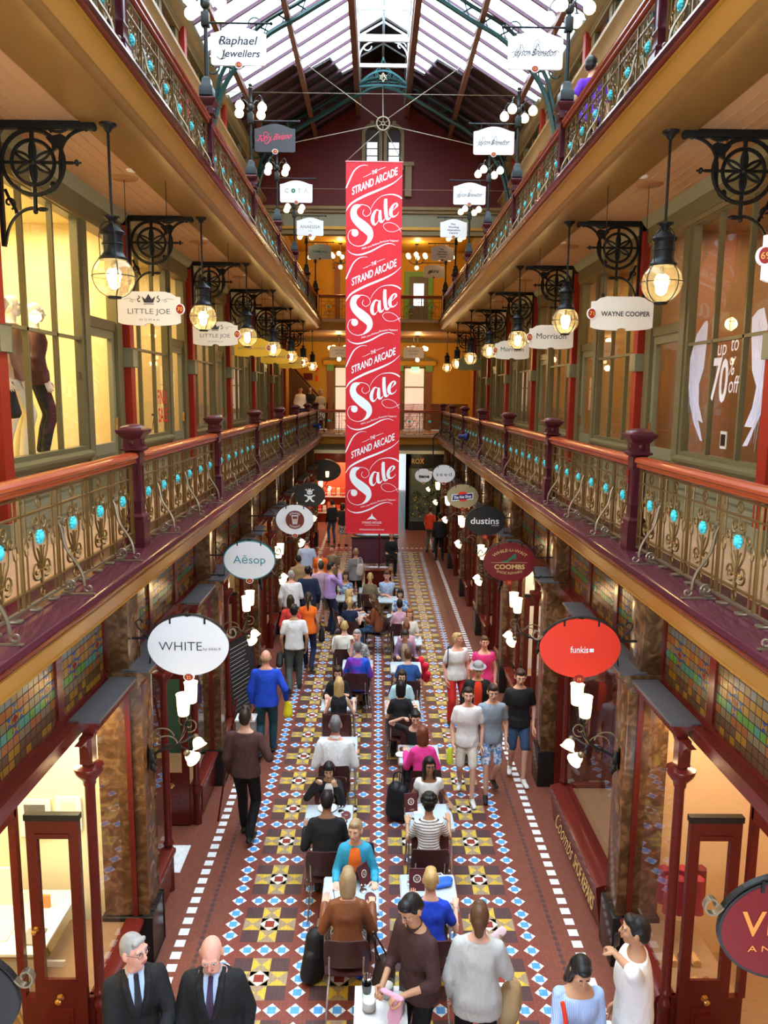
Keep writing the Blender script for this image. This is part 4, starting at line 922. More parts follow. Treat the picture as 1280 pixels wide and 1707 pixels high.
# ================================================================== LAMP POSTS ON THE TOP GALLERY
def make_lamp_post():
    """stands on a newel cap; local +x toward the void"""
    t = empty('gallery_lamp_post'); m = mat('post_grey_green', (.018, .023, .023), .4, metal=.2)
    b = MB(); b.sq([(.085, 0), (.085, .10), (.06, .13), (.055, .20), (.03, .23), (.02, .24)], m); b.build('base', t)
    b = MB(); b.lathe([(.026, .22), (.024, .85)], 10, m); b.bbox(-.05, .05, -.05, .05, .82, .98, .01, m); b.lathe([(.026, .96), (.03, 1.0), (.02, 1.02)], 10, m); b.build('column', t)
    b = MB(); b.ball((0, 0, 1.08), .062, m, 12, 9); b.lathe([(.03, 1.14), (.035, 1.16), (.028, 1.18), (.026, 1.36), (.04, 1.38), (.03, 1.40)], 10, m); b.ball((0, 0, 1.43), .035, m, 10, 8); b.build('finial', t)
    for j in range(4):
        q = PI / 4 + j * PI / 2 + .2; c, s_ = cos(q), sin(q); R_ = .26
        b = MB(); b.tube([(r_ * c, r_ * s_, z_) for r_, z_ in bez((.04, 1.10), (.12, 1.26), (.24, 1.28), (R_, 1.14), 9)], .009, 6, m); b.lathe([(.02, .0), (.03, .02), (.012, .05)], 8, m, (R_ * c, R_ * s_, 1.10)); a = b.build('arm', t)
        b = MB(); b.lathe([(.045, -.13), (.072, -.10), (.078, -.06), (.06, -.02), (.03, .01)], 14, G_SHADE2, (R_ * c, R_ * s_, 1.10)); b.build('glass_shade', a, smooth=80)
    return t
LP = None
for s in (-1, 1):
    for k in range(1, 7):
        loc = (X(s, 2.267), bayY(k), Z2 + 1.10)
        if LP is None: LP = make_lamp_post(); o = LP; o.location = loc; o.rotation_euler = (0, 0, 0 if s < 0 else PI)
        else: o = dup(LP, loc, 0 if s < 0 else PI)
        tag(o, 'dark post with four lit glass shades on the top rail, %s on the %s' % (ORD[k - 1], side(s)), 'lamp', 'lamp posts on the top gallery rail')
        lamp('lamp_post_light', (loc[0], loc[1], loc[2] + .86), POST_W / 2, WARM, .08); lamp('lamp_post_light', (loc[0], loc[1], loc[2] + 1.55), POST_W / 2, WARM, .08)

# ================================================================== ROOF TRUSSES
def make_truss(y):
    t = empty('trim_truss', (CX0, y, 0), kind='structure'); m = M_GREENIRON
    def arc_pts(off, n=22):
        # from the wall bracket up and over to the ridge
        P = [(3.30, 9.95), (3.22, 10.6), (2.95, 11.35), (2.30, 12.05), (1.60, 12.45), (.90, 12.85), (.55, 13.0), (.30, 13.12), (0, 13.18)]
        return spline(P, 4)
    base = arc_pts(0)
    b = MB()
    for s in (-1, 1):
        lo = base; up = [(x + (.07 if z < 11 else .05), z + (.22 if z > 11 else .06)) for x, z in lo]
        b.tube([(s * x, 0, z) for x, z in lo], .045, 5, m, sq=1.4); b.tube([(s * x, 0, z) for x, z in up], .036, 5, m, sq=1.4)
        for i in range(2, len(lo) - 2, 2): b.tube([(s * lo[i][0], 0, lo[i][1]), (s * up[i + 1][0], 0, up[i + 1][1])], .012, 4, m); b.tube([(s * up[i][0], 0, up[i][1]), (s * lo[i + 1][0], 0, lo[i + 1][1])], .018, 4, m)
    b.build('arch_rib', t)
    b = MB()
    for s in (-1, 1):
        for (cx_, cz_, r_, a0, a1) in ((2.85, 11.95, .22, 0, 9), (2.45, 12.3, .15, PI, -5), (3.25, 11.55, .18, 1, 9), (3.35, 10.9, .14, 0, 8), (3.3, 10.3, .11, 2, 9)): b.tube([(s * p, 0, q) for p, q in spiral((cx_, cz_), r_, .03, a0, a1, 20)], .016, 5, m)
        b.box(s * 3.40, s * 3.46, -.05, .05, 9.75, 11.6, m); b.box(s * 3.2, s * 3.46, -.09, .09, 9.62, 9.78, m)
    b.build('spandrel_scrolls', t)
    # pierced fan at the ridge with its six-pointed star
    b = MB(); mt = mat('fan_teal', (.05, .16, .17), .4)
    b.tube([(x, 0, 13.56 - .9 * x * x) for x in lerpl(-.62, .62, 15)], .03, 5, mt); b.tube([(x, 0, 13.22 - .12 * x * x) for x in lerpl(-.66, .66, 15)], .03, 5, mt); b.tube([(x, 0, 13.30 - .12 * x * x) for x in lerpl(-.62, .62, 15)], .014, 4, mt)
    for s in (-1, 1):
        for (cx_, cz_, r_, a0, a1) in ((.30, 13.38, .08, 0, 9), (.45, 13.33, .06, PI, -5), (.17, 13.46, .05, 1, 8)): b.tube([(s * p, -.01, q) for p, q in spiral((cx_, cz_), r_, .015, a0, a1, 16)], .012, 4, mt)
        b.tube([(s * p, 0, q) for p, q in spiral((.07, 13.66), .06, .012, -1.5, 4.5, 12)], .012, 4, mt); b.tube([(s * p, 0, q) for p, q in bez((.30, 13.50), (.18, 13.56), (.10, 13.60), (.02, 13.82), 8)], .012, 4, mt)
    b.ball((0, 0, 13.84), (.03, .02, .05), mt, 8, 6); b.build('ridge_fan', t)
    b = MB(); mg = mat('star_cream', (.80, .74, .48), .4)
    for a0 in (PI / 2, -PI / 2): b.tube([(.105 * cos(a0 + j * 2 * PI / 3), -.035, 13.39 + .105 * sin(a0 + j * 2 * PI / 3)) for j in range(4)], .011, 5, mg)
    b.tube(xz(spiral((0, 13.39), .04, .012, 0, 5, 10), -.035), .008, 4, mg); b.build('star', t)
for y in (5.2, 10.45, 15.7, 20.95): make_truss(y)

# ================================================================== BANNER AND ITS WIRES
BY, BXC, BW, BTOP, BBOT = 17.46, -.16, 1.21, 10.40, 2.35
def make_banner():
    t = empty('sale_banner', (BXC, BY, 0), label='tall red sale banner with white script hanging down the middle of the arcade', cat='banner')
    red = mat('banner_red', (.62, .018, .028), .55, var=.05, scale=2, bump=.15, bscale=1.5); wh = mat('banner_white', (.80, .88, .90), .5, var=0)
    b = MB(); n = 40
    for side_, m in ((-1, red), (1, red)):
        v = []; 
        for i in range(n + 1):
            z = BBOT + (BTOP - BBOT) * i / n
            for j in range(7):
                x = -BW / 2 + BW * j / 6; v.append((x, side_ * .0035, z))
        f = [(i * 7 + j, i * 7 + j + 1, i * 7 + j + 8, i * 7 + j + 7) for i in range(n) for j in range(6)]
        b.add(v, f if side_ < 0 else [q[::-1] for q in f], m)
    b.build('cloth', t)
    b = MB(); b.tube([(-BW / 2 - .01, 0, BTOP), (BW / 2 + .01, 0, BTOP)], .016, 8, mat('banner_bar', (.75, .2, .2), .4)); b.tube([(-BW / 2, 0, BBOT), (BW / 2, 0, BBOT)], .014, 8, red); b.build('hanging_bar', t)
    b = MB(); y = -.006; KX, KZ = .001655, .001613
    for u in range(4):
        zt = BTOP - u * 1.887
        G = lambda pts: [((p - 422) * KX, zt - (q - 80) * KZ) for p, q in pts]
        def st(pts, ws, n=6, dy=0):
            q = spline([(p[0], p[1], wv) for p, wv in zip(pts, ws)], n)
            g = G([(a, c) for a, c, _ in q]); g = [(max(-BW / 2 + .004, min(BW / 2 - .004, a)), c) for a, c in g]
            b.ribbon(g, [max(.003, w_ * KX) for _, _, w_ in q], y - dy, wh)
        st([(60, 415), (100, 320), (165, 195), (250, 132), (340, 125)], [14, 17, 15, 9, 3])
        st([(280, 275), (330, 255), (385, 225)], [3, 5, 5]); st([(465, 188), (515, 165), (570, 145)], [5, 5, 3])
        p = G([(425, 206)])[0]; add_text(b, 'THE', *p, h=48 * KZ, w=68 * KX, m=wh, y=y, rise=.42, bold=.012)
        p = G([(430, 322)])[0]; add_text(b, 'STRAND ARCADE', *p, h=96 * KZ, w=585 * KX, m=wh, y=y, rise=.44, bold=.018)
        st([(60, 705), (130, 608), (300, 512), (540, 410), (690, 332), (785, 245)], [8, 22, 28, 24, 12, 4])
        st([(385, 670), (430, 590), (520, 512), (640, 488), (730, 505), (785, 540)], [3, 5, 5, 12, 18, 16])
        # S
        st([(292, 685), (276, 735), (318, 772), (372, 740), (378, 690), (345, 645), (280, 624), (215, 632)], [5, 6, 6, 6, 6, 6, 7, 14])
        st([(245, 632), (180, 660), (155, 730), (185, 810), (270, 885), (345, 950), (376, 1020), (350, 1090), (290, 1140)], [22, 70, 82, 98, 120, 112, 76, 46, 14], 8, .0005)
        st([(290, 1142), (210, 1156), (125, 1120), (85, 1045), (105, 965), (160, 938)], [12, 7, 6, 6, 6, 8])
        c = G([(176, 985)])[0]; b.add([(c[0] + 45 * KX * cos(q), y, c[1] + 48 * KZ * sin(q)) for q in lerpl(0, 2 * PI, 21)[:-1]], [tuple(range(20))], wh)
        # a l e
        st([(492, 700), (450, 690), (412, 760), (405, 830), (430, 875), (470, 845), (500, 770)], [8, 20, 42, 46, 28, 7, 6], 6, .0004)
        st([(505, 690), (500, 780), (510, 830), (535, 835), (565, 800)], [26, 46, 40, 22, 5], 6, .0008)
        st([(575, 545), (572, 640), (580, 740), (598, 800), (632, 790), (650, 770)], [36, 46, 46, 42, 12, 4], 6, .0004); st([(545, 582), (575, 555)], [4, 8])
        st([(640, 715), (690, 670), (722, 625), (708, 600), (672, 625), (642, 690), (645, 750), (680, 772), (725, 745), (742, 710)], [5, 7, 28, 14, 24, 44, 44, 20, 8, 4], 6, .0008)
        st([(775, 970), (735, 895), (650, 850), (570, 858), (548, 900), (600, 955), (690, 962), (785, 915)], [5] * 8)
        for i, wd in enumerate(['Make', 'your', 'fashion', 'fantasies', 'happen!']):
            xx, ww = [(298, 62), (372, 60), (450, 96), (562, 118), (690, 112)][i]; zz = [1178, 1155, 1125, 1088, 1078][i]
            p = G([(xx, zz)])[0]; add_text(b, wd, *p, h=25 * KZ, w=ww * KX, m=wh, y=y, rise=[.35, .3, .3, .2, -.05][i])
        st([(80, 1208), (130, 1250), (230, 1268), (380, 1222), (540, 1138), (640, 1116), (705, 1140)], [4, 10, 18, 20, 14, 8, 4])
    zb = 2.66
    b.slab([(-.12, zb), (-.02, zb + .09), (0, zb + .16), (.02, zb + .09), (.12, zb), (.03, zb + .02), (-.03, zb + .02)], .001, wh, Matrix.Translation((-.0, y, 0)))
    add_text(b, 'STRAND ARCADE', 0, zb - .06, h=.05, w=.44, m=wh, y=y); add_text(b, 'THE SHOPPING ARCADE', 0, zb - .12, h=.018, w=.34, m=wh, y=y); add_text(b, 'STRANDARCADE.COM.AU', 0, zb - .225, h=.034, w=.56, m=wh, y=y)
    b.build('lettering', t, smooth=0)
make_banner()
t = empty('wire_hub', (.02, BY, 11.17), label='spoked iron ring with steel wires holding up the sale banner', cat='wires')
b = MB(); m = M_CHROME; mi = M_STEEL
b.tube([(.135 * cos(q), 0, .135 * sin(q)) for q in lerpl(0, 2 * PI, 21)], .018, 6, mi, cap=False); b.tube([(.035 * cos(q), 0, .035 * sin(q)) for q in lerpl(0, 2 * PI, 11)], .014, 5, mi, cap=False)
for j in range(6): b.tube([(.03 * cos(j * PI / 3 + .5), 0, .03 * sin(j * PI / 3 + .5)), (.13 * cos(j * PI / 3 + .5), 0, .13 * sin(j * PI / 3 + .5))], .009, 5, mi)
b.build('spoked_ring', t)
for p, q in (((-.13, 0, -.04), (-2.21, 0, -.47)), ((.13, 0, -.04), (2.23, 0, -.47)), ((-.10, 0, .10), (-1.80, 0, 1.27)), ((.10, 0, .10), (1.82, 0, 1.27)), ((0, 0, .13), (0, 3.4, 2.0)), ((-.05, 0, -.13), (-.78, 0, -.765)), ((.05, 0, -.13), (.42, 0, -.765))):
    MB().tube([p, q], .009, 5, mi).build('wire', t)
for i, (z, ya) in enumerate(((11.95, 18.0), (10.35, 19.5))): tag(MB().tube([(X(-1, 3.48), ya, z), (X(1, 3.48), ya, z)], .006, 5, mi).build('tie_wire'), ['upper', 'lower'][i] + ' thin steel wire crossing the void between the top galleries', 'wire')
# ================================================================== SIGNS
S_WHITE = mat('sign_white', (.82, .82, .80), .35, var=0); S_CREAM = mat('sign_cream', (.74, .70, .60), .45, var=.02); S_GREY = mat('sign_charcoal', (.055, .055, .06), .4, var=0); S_PALE = mat('sign_pale_blue', (.58, .78, .80), .4, var=0)
S_YEL = mat('sign_mustard', (.72, .42, .03), .45, var=0); S_BLACK = mat('sign_black', (.02, .02, .02), .3, var=0); S_RED = mat('sign_red', (.80, .045, .02), .35, var=0); S_DRED = mat('sign_dark_red', (.15, .008, .009), .3, var=0); S_TAN = mat('sign_tan', (.36, .29, .15), .4, var=0)
I_PINK = mat('ink_pink', (.75, .05, .12), .5, var=0); I_GREY = mat('ink_grey', (.13, .13, .125), .5, var=0); I_TEAL = mat('ink_teal', (.03, .28, .30), .5, var=0); I_GOLD = mat('ink_gold', (.62, .42, .16), .45, var=0); I_PURP = mat('ink_purple', (.15, .06, .16), .5, var=0); I_ORG = mat('ink_orange', (.70, .25, .05), .45, var=0); I_GREEN = mat('ink_green', (.02, .14, .07), .5, var=0); I_NAVY = mat('ink_navy', (.03, .03, .14), .5, var=0); I_WHITE = S_WHITE; I_BROWN = mat('ink_brown', (.17, .035, .02), .5, var=0)
def disc(t, x, z, num, y=-.02, rx=.042, rz=.042, rim=S_WHITE, face=None, ink=None):
    b = MB(); e = lambda rx_, rz_: [(x + rx_ * cos(q), z + rz_ * sin(q)) for q in lerpl(0, 2 * PI, 25)[:-1]]
    b.slab(e(rx, rz), .03, rim, Matrix.Translation((0, y, 0))); b.slab(e(rx - .009, rz - .009), .004, face or M_NUM, Matrix.Translation((0, y - .003, 0)))
    add_text(b, num, x, z, h=rz * .72, m=ink or M_NUMY, y=y - .005); b.build('number_disc', t, label='small number disc reading ' + num)
def scrawl(b, body, x, z, w, h, m, y, shear=.35, lw=.004):
    """thin handwriting: sheared lettering over a long underline stroke"""
    add_text(b, body, x, z, h=h, w=w, m=m, y=y, shear=shear)
def sig_line(b, x, z, w, h, m, y, seed=1, lw=.006):
    R = random.Random(seed); pts = [(x - w / 2 + w * i / 15, z + (R.uniform(-.25, .3) if i not in (3, 8) else (.9 if i == 3 else 1.0)) * h) for i in range(16)]
    b.ribbon(spline(pts, 5), lw, y, m)
# ---- top gallery: boards hung from the lamp posts
TOPS = {(-1, 1): ('raphael', 'white hanging board lettered Raphael Jewellers'), (-1, 2): ('terry', 'dark grey hanging board with a pink handwritten name'), (-1, 3): ('cota', 'white hanging board lettered COTA'), (-1, 4): ('anaessia', 'white hanging board lettered ANAESSIA'), (-1, 5): ('sambag', 'pale blue hanging board lettered SAMBAG'),
        (1, 1): ('jayson', 'nearest of the three white boards lettered with a thin signature, numbered 121'), (1, 2): ('jayson', 'second of the three white boards lettered with a thin signature'), (1, 3): ('jayson', 'farthest of the three white boards lettered with a thin signature'), (1, 4): ('working', 'nearer of the two white boards lettered The Working Alteration Centre'), (1, 5): ('working', 'farther of the two white boards lettered The Working Alteration Centre'), (1, 6): ('akira', 'small white hanging board with a loose brush script, farthest on the right')}
for (s, k), (kind, lb) in TOPS.items():
    t = empty('hanging_shop_sign', (X(s, 1.86), bayY(k), 9.77), label=lb, cat='sign', group='hanging signs of the top gallery')
    W, H = .69, .44; bm_ = S_GREY if kind == 'terry' else S_PALE if kind == 'sambag' else S_WHITE
    o = [(-W / 2 + .03, -H / 2), (-W / 2 + .01, -H / 2 + .01), (-W / 2, -H / 2 + .03), (-W / 2, H / 2 - .07), (-W / 2 + .06, H / 2 - .06)] + [(x, H / 2 - .05 + .06 * cos(x / .25 * PI / 2)) for x in lerpl(-.25, .25, 11)] + [(W / 2 - .06, H / 2 - .06), (W / 2, H / 2 - .07), (W / 2, -H / 2 + .03), (W / 2 - .01, -H / 2 + .01), (W / 2 - .03, -H / 2)]
    MB().slab(o[::-1][::-1], .03, bm_, Matrix.Translation((0, -.015, 0))).build('board', t)
    b = MB(); b.tube([(s * .36, 0, .275), (-s * .40, 0, .275)], .013, 8, M_DARKIRON); b.ball((-s * .41, 0, .275), .022, M_DARKIRON, 8, 6)
    for q in (-.22, .22): b.tube([(q, 0, .275), (q, 0, .19)], .008, 5, M_DARKIRON)
    b.build('rod', t)
    b = MB(); y = -.0175
    if kind == 'raphael': add_text(b, 'Raphael', .0, .07, h=.095, w=.46, m=M_INK, y=y, shear=.25, bold=.012); add_text(b, 'Jewellers', .03, -.08, h=.085, w=.48, m=M_INK, y=y, shear=.25, bold=.012); b.ribbon(spline([(-.20, .11), (-.24, .06), (-.22, .02), (-.16, .05), (-.13, .11)], 5), .008, y, M_INK); b.ribbon(spline([(-.20, -.04), (-.17, -.13), (-.23, -.15), (-.27, -.12)], 5), .008, y, M_INK)
    elif kind == 'terry': add_text(b, 'Terry Biviano', .0, .02, h=.10, w=.58, m=I_PINK, y=y, shear=.5, rise=.1); b.ribbon(spline([(-.32, -.05), (-.22, .0), (-.10, .06), (-.18, .09), (-.16, -.09), (-.05, -.02)], 6), .008, y, I_PINK)
    elif kind == 'cota':
        add_text(b, 'C', -.20, .02, h=.09, m=I_GREY, y=y); add_text(b, 'T', .07, .02, h=.09, m=I_GREY, y=y); add_text(b, '\u039b', .21, .02, h=.09, m=I_GREY, y=y)
        b.add([(-.06 + .047 * cos(q), y, .02 + .047 * sin(q)) for q in lerpl(0, 2 * PI, 17)[:-1]], [tuple(range(16))], I_GREEN); b.add([(-.06 + .012 * cos(q), y - .001, .02 + .012 * sin(q)) for q in lerpl(0, 2 * PI, 9)[:-1]], [tuple(range(8))], S_WHITE)
    elif kind == 'anaessia': add_text(b, 'ANAESSIA', 0, .0, h=.075, w=.52, m=I_GREY, y=y); add_text(b, 'bridal', 0, -.10, h=.03, m=I_GREY, y=y); b.ribbon([(-.05, .10), (0, .13), (.05, .10)], .008, y, I_GREY)
    elif kind == 'sambag': add_text(b, 'SAMBAG', 0, .0, h=.065, w=.44, m=I_TEAL, y=y, bold=.01); add_text(b, 'sydney', 0, -.08, h=.025, m=I_TEAL, y=y); b.ribbon([(-.03, .10), (0, .07), (.03, .10)], .01, y, I_TEAL)
    elif kind == 'jayson': add_text(b, 'Jayson Brunsdon', 0, -.02, h=.085, w=.52, m=M_INK, y=y, shear=.4, bold=0); sig_line(b, 0, -.02, .60, .10, M_INK, y - .0005, 3, .006); b.ribbon(spline([(-.20, .09), (-.19, -.01), (-.23, -.08), (-.27, -.03)], 5), .005, y, M_INK); b.ribbon(spline([(-.04, -.06), (0, .12), (.05, .09), (.0, .02), (.06, -.02), (-.03, -.05)], 5), .005, y, M_INK)
    elif kind == 'working':
        for i, wd in enumerate(['The', 'Working', 'Alteration', 'Centre']): add_text(b, wd, [-.02, 0, .0, 0][i], .105 - i * .072, h=.042, w=[.12, .27, .34, .22][i], m=I_PURP, y=y, bold=.03, shear=.15)
    else: add_text(b, 'akira', 0, .0, h=.11, w=.36, m=M_INK, y=y, shear=.5, bold=.02); b.ribbon(spline([(-.16, .0), (-.20, -.06), (-.16, -.09), (-.08, .02)], 5), .02, y, M_INK)
    b.build('lettering', t, smooth=0)
    disc(t, 0, -.215, {'raphael': '118', 'terry': '122', 'jayson': '121' if k == 1 else '123'}.get(kind, '12%d' % (k + 1)), y=-.022, rx=.05, rz=.042)
# ---- lower gallery: shaped boards hung from the ceiling
MIDS = {(-1, 0): ('joe', S_CREAM, '70', 'nearer of the two cream boards with a crown lettered LITTLE JOE'), (-1, 1): ('joe', S_CREAM, '72', 'farther of the two cream boards with a crown lettered LITTLE JOE'), (-1, 2): ('liano', S_YEL, '74', 'nearest of the three mustard boards hanging under the left gallery'), (-1, 3): ('liano', S_YEL, '76', 'second of the three mustard boards hanging under the left gallery'), (-1, 4): ('liano', S_YEL, '78', 'farthest of the three mustard boards hanging under the left gallery'),
        (1, -1): ('blank', S_WHITE, '69', 'white board numbered 69 cut by the right edge of the photo'), (1, 0): ('wayne', S_CREAM, '71', 'cream board lettered WAYNE COOPER'), (1, 1): ('morrison', S_CREAM, '73', 'nearer of the two cream boards lettered Morrison'), (1, 2): ('morrison', S_CREAM, '75', 'farther of the two cream boards lettered Morrison'), (1, 4): ('blank', mat('sign_olive', (.09, .085, .03), .45, var=0), '', 'dark olive board hanging behind the last pendant lamps on the right')}
for (s, k), (kind, bm_, num, lb) in MIDS.items():
    yy = bayY(k) + 1.75 if k >= 0 else 5.15
    t = empty('hanging_shop_sign', (X(s, 2.59 if k >= 0 else 2.72), yy, 6.385), label=lb, cat='sign', group='hanging signs of the lower gallery')
    W, H = .68, .37; e = .05
    o = [(-W / 2, -H / 2 + .04)] + [(x, -H / 2 + .04 - .035 * math.sqrt(max(0, 1 - (x / (W / 2)) ** 2))) for x in lerpl(-W / 2 + .04, -.05, 6)] + [(-.045, -H / 2 + .025), (0, -H / 2 + .035), (.045, -H / 2 + .025)] + [(x, -H / 2 + .04 - .035 * math.sqrt(max(0, 1 - (x / (W / 2)) ** 2))) for x in lerpl(.05, W / 2 - .04, 6)] + [(W / 2, -H / 2 + .04), (W / 2, H / 2 - .055), (W / 2 - .05, H / 2 - .05), (W / 2 - .10, H / 2 - .015), (W / 2 - .16, H / 2), (-W / 2 + .16, H / 2), (-W / 2 + .10, H / 2 - .015), (-W / 2 + .05, H / 2 - .05), (-W / 2, H / 2 - .055)]
    MB().slab(o, .03, bm_, Matrix.Translation((0, -.015, 0))).build('board', t)
    b = MB()
    for q in (-.22, .22): b.tube([(q, 0, H / 2 - .01), (q, 0, 7.735 - 6.385)], .004, 5, M_DARKIRON); b.bbox(q - .014, q + .014, -.02, .02, H / 2 - .01, H / 2 + .03, .004, M_DARKIRON)
    b.build('hanging_wires', t)
    b = MB(); y = -.0175
    if kind == 'joe':
        add_text(b, 'LITTLE JOE', 0, -.025, h=.055, w=.46, m=I_GREY, y=y); add_text(b, 'WOMAN', 0, -.115, h=.022, w=.22, m=I_GREY, y=y, spacing=1.6)
        b.add([(p, y, q + .115) for p, q in [(-.05, -.05), (.05, -.05), (.075, .02), (.035, -.012), (.0, .045), (-.035, -.012), (-.075, .02)]], [(0, 1, 2, 3, 4, 5, 6)], M_INK); b.ribbon([(-.055, .05), (0, .055), (.055, .05)], .008, y, M_INK)
        for sg in (-1, 1): b.ribbon(spline([(sg * .11, .14), (sg * .095, .12), (sg * .12, .10), (sg * .105, .075), (sg * .09, .085)], 5), .010, y, M_INK); b.ribbon([(sg * p, q) for p, q in spline([(.14, .09), (.18, .10), (.20, .08), (.17, .075), (.20, .11), (.27, .10)], 5)], .004, y, I_GREY)
    elif kind == 'liano': add_text(b, 'BETTINA LIANO', 0, -.01, h=.045, w=.52, m=I_GREY, y=y)
    elif kind == 'wayne': add_text(b, 'WAYNE COOPER', .035, .0, h=.05, w=.54, m=M_INK, y=y, bold=.02)
    elif kind == 'morrison': add_text(b, 'Morrison', .0, .02, h=.085, w=.46, m=M_INK, y=y)
    if b.v: b.build('lettering', t, smooth=0)
    if num: disc(t, -s * (W / 2 + .0), .0, num, y=-.03, rx=.05, rz=.06)
# ---- ground floor: oval signs on scrolled brackets from the upper pillars
def oval_sign(s, k, face, lb, num, rim=None, draw=None, cx=1.83, cz=3.22, rx=.36, rz=.275, disc_face=None):
    t = empty('oval_shop_sign', (X(s, cx), bayY(k) - .02, cz), label=lb, cat='sign', group='oval signs on the ground floor pillars')
    e = lambda f, g: [(f * cos(q), g * sin(q)) for q in lerpl(0, 2 * PI, 49)[:-1]]
    b = MB(); b.slab(e(rx, rz), .03, rim or face, Matrix.Translation((0, -.015, 0)))
    b.slab(e(rx - (.014 if rim else .004), rz - (.014 if rim else .004)), .002, face, Matrix.Translation((0, -.0165, 0))); b.build('board', t)
    b = MB(); m = M_DARKIRON; w_ = .014
    arc = [(s * 0 + (rx + .012) * cos(q), (rz + .016) * sin(q)) for q in lerpl(PI * .13, PI * .87, 22)]
    def flat(pts, m=m, w=.016, th=.005):
        n = len(pts)
        for i in range(n - 1):
            (x0, z0), (x1, z1) = pts[i], pts[i + 1]; dx, dz = x1 - x0, z1 - z0; L = math.hypot(dx, dz) or 1; nx, nz = -dz / L * th, dx / L * th
            b.slab([(x0 - nx, z0 - nz), (x1 - nx, z1 - nz), (x1 + nx, z1 + nz), (x0 + nx, z0 + nz)], 2 * w, m, Matrix.Translation((0, -w, 0)))
    flat(arc)
    ix = -s * (rx + .012) * cos(PI * .13); iz = (rz + .016) * sin(PI * .13)          # inner end curls up
    flat([(ix - s * a, iz + c) for a, c in spline([(0, 0), (.035, -.035), (.075, -.03), (.09, .01), (.065, .045), (.035, .03), (.04, .005)], 4)], M_STEEL)
    ox = s * (rx + .012) * cos(PI * .13)
    flat([(ox + s * a, iz + c) for a, c in spline([(0, 0), (.01, -.10), (.0, -.22), (.02, -.33), (.07, -.35), (.10, -.30)], 5)], m, .010); flat([(ox + s * a, iz + c) for a, c in spline([(.0, -.05), (.05, .0), (.11, .06), (.12, .11), (.08, .13), (.06, .10)], 5)], m, .010); flat([(ox + s * a, iz + c) for a, c in spline([(.0, -.02), (-.03, .05), (-.02, .10), (.02, .11), (.03, .08)], 4)], m, .010)
    b.box(ox + s * .0, s * (2.36 - cx), -.008, .008, iz - .06, iz - .04, m); b.box(ox, s * (2.36 - cx), -.008, .008, iz - .335, iz - .32, m)
    for q in (-.16, .16):
        zz = (rz + .016) * math.sqrt(1 - (q / (rx + .012)) ** 2); b.box(q - .008, q + .008, -.024, .02, zz - .06, zz, m)
    b.ball((0, 0, rz + .005), (.03, .02, .02), m, 8, 6); b.build('scrolled_bracket', t, smooth=30)
    if draw:
        b = MB(); draw(b, -.0195); b.build('lettering', t, smooth=0)
    if num: disc(t, 0, -rz - .012, num, y=-.024, rx=.05, rz=.04, rim=S_WHITE if face in (S_WHITE,) else (disc_face or M_NUM), face=disc_face)
    return t
def d_white(b, y): add_text(b, 'WHITE', -.07, .0, h=.085, w=.40, m=M_INK, y=y, bold=-.008); add_text(b, 'by kikki.K', .225, -.025, h=.028, w=.17, m=I_GREY, y=y)
def d_aesop(b, y): add_text(b, 'A\u0113sop', 0, .01, h=.105, w=.44, m=I_TEAL, y=y)
def d_espresso(b, y):
    b.add([(.17 * cos(q), y + .0006, .17 * sin(q)) for q in lerpl(0, 2 * PI, 33)[:-1]], [tuple(range(32))], I_BROWN); y -= .0006
    for th, wd, sg in ((.12, 'STRAND', 1),): add_text(b, wd, 0, .125, h=.038, w=.20, m=S_WHITE, y=y, arc=.14)
    add_text(b, 'ESPRESSO', 0, -.13, h=.032, w=.20, m=S_WHITE, y=y, arc=-.14)
    b.ribbon([(-.055, .075), (-.035, -.08), (.035, -.08), (.055, .075)], .010, y, S_WHITE); b.ribbon([(-.055, .075), (.055, .075)], .016, y, S_WHITE); b.add([(p, y, q) for p, q in [(-.035, -.055), (.035, -.055), (.045, .02), (-.045, .02)]], [(0, 1, 2, 3)], mat('cup_cream', (.6, .4, .25), .5)); b.ribbon([(-.028, -.06), (.028, -.06)], .012, y - .0005, S_WHITE)
def d_figure(b, y):
    for p, r_ in (((0, .06), .062), ((0, -.05), .05)): b.add([(p[0] + r_ * cos(q), y, p[1] + r_ * .8 * sin(q)) for q in lerpl(0, 2 * PI, 17)[:-1]], [tuple(range(16))], S_WHITE)
    for sg in (-1, 1):
        b.ribbon([(sg * .03, -.03), (sg * .10, -.0), (sg * .12, -.01)], .03, y - .0004, S_WHITE); b.ribbon([(sg * .02, -.08), (sg * .06, -.13), (sg * .10, -.14)], .036, y - .0004, S_WHITE); b.ribbon([(sg * .04, .09), (sg * .07, .13), (sg * .10, .12)], .022, y - .0004, S_WHITE); b.ribbon([(sg * .012, .10), (sg * .02, .15)], .02, y - .0004, S_WHITE)
        b.add([(sg * .022 + .013 * cos(q), y - .001, .062 + .013 * sin(q)) for q in lerpl(0, 2 * PI, 9)[:-1]], [tuple(range(8))], S_BLACK)
    b.ribbon([(-.02, .03), (.02, .03)], .008, y - .001, S_BLACK)
def d_vict(b, y): add_text(b, 'V', -.19, .035, h=.13, m=I_ORG, y=y, bold=.01); add_text(b, 'ICTORIA', .07, .015, h=.085, w=.38, m=I_ORG, y=y); add_text(b, 'ANTIQUES', .02, -.10, h=.032, w=.46, m=I_ORG, y=y, spacing=1.5)
def d_funkis(b, y): add_text(b, 'funkis', -.01, -.01, h=.062, w=.17, m=S_WHITE, y=y, bold=.012); b.add([(.085, y, -.035), (.125, y, -.035), (.125, y, .0), (.085, y, .0)], [(0, 1, 2, 3)], S_WHITE)
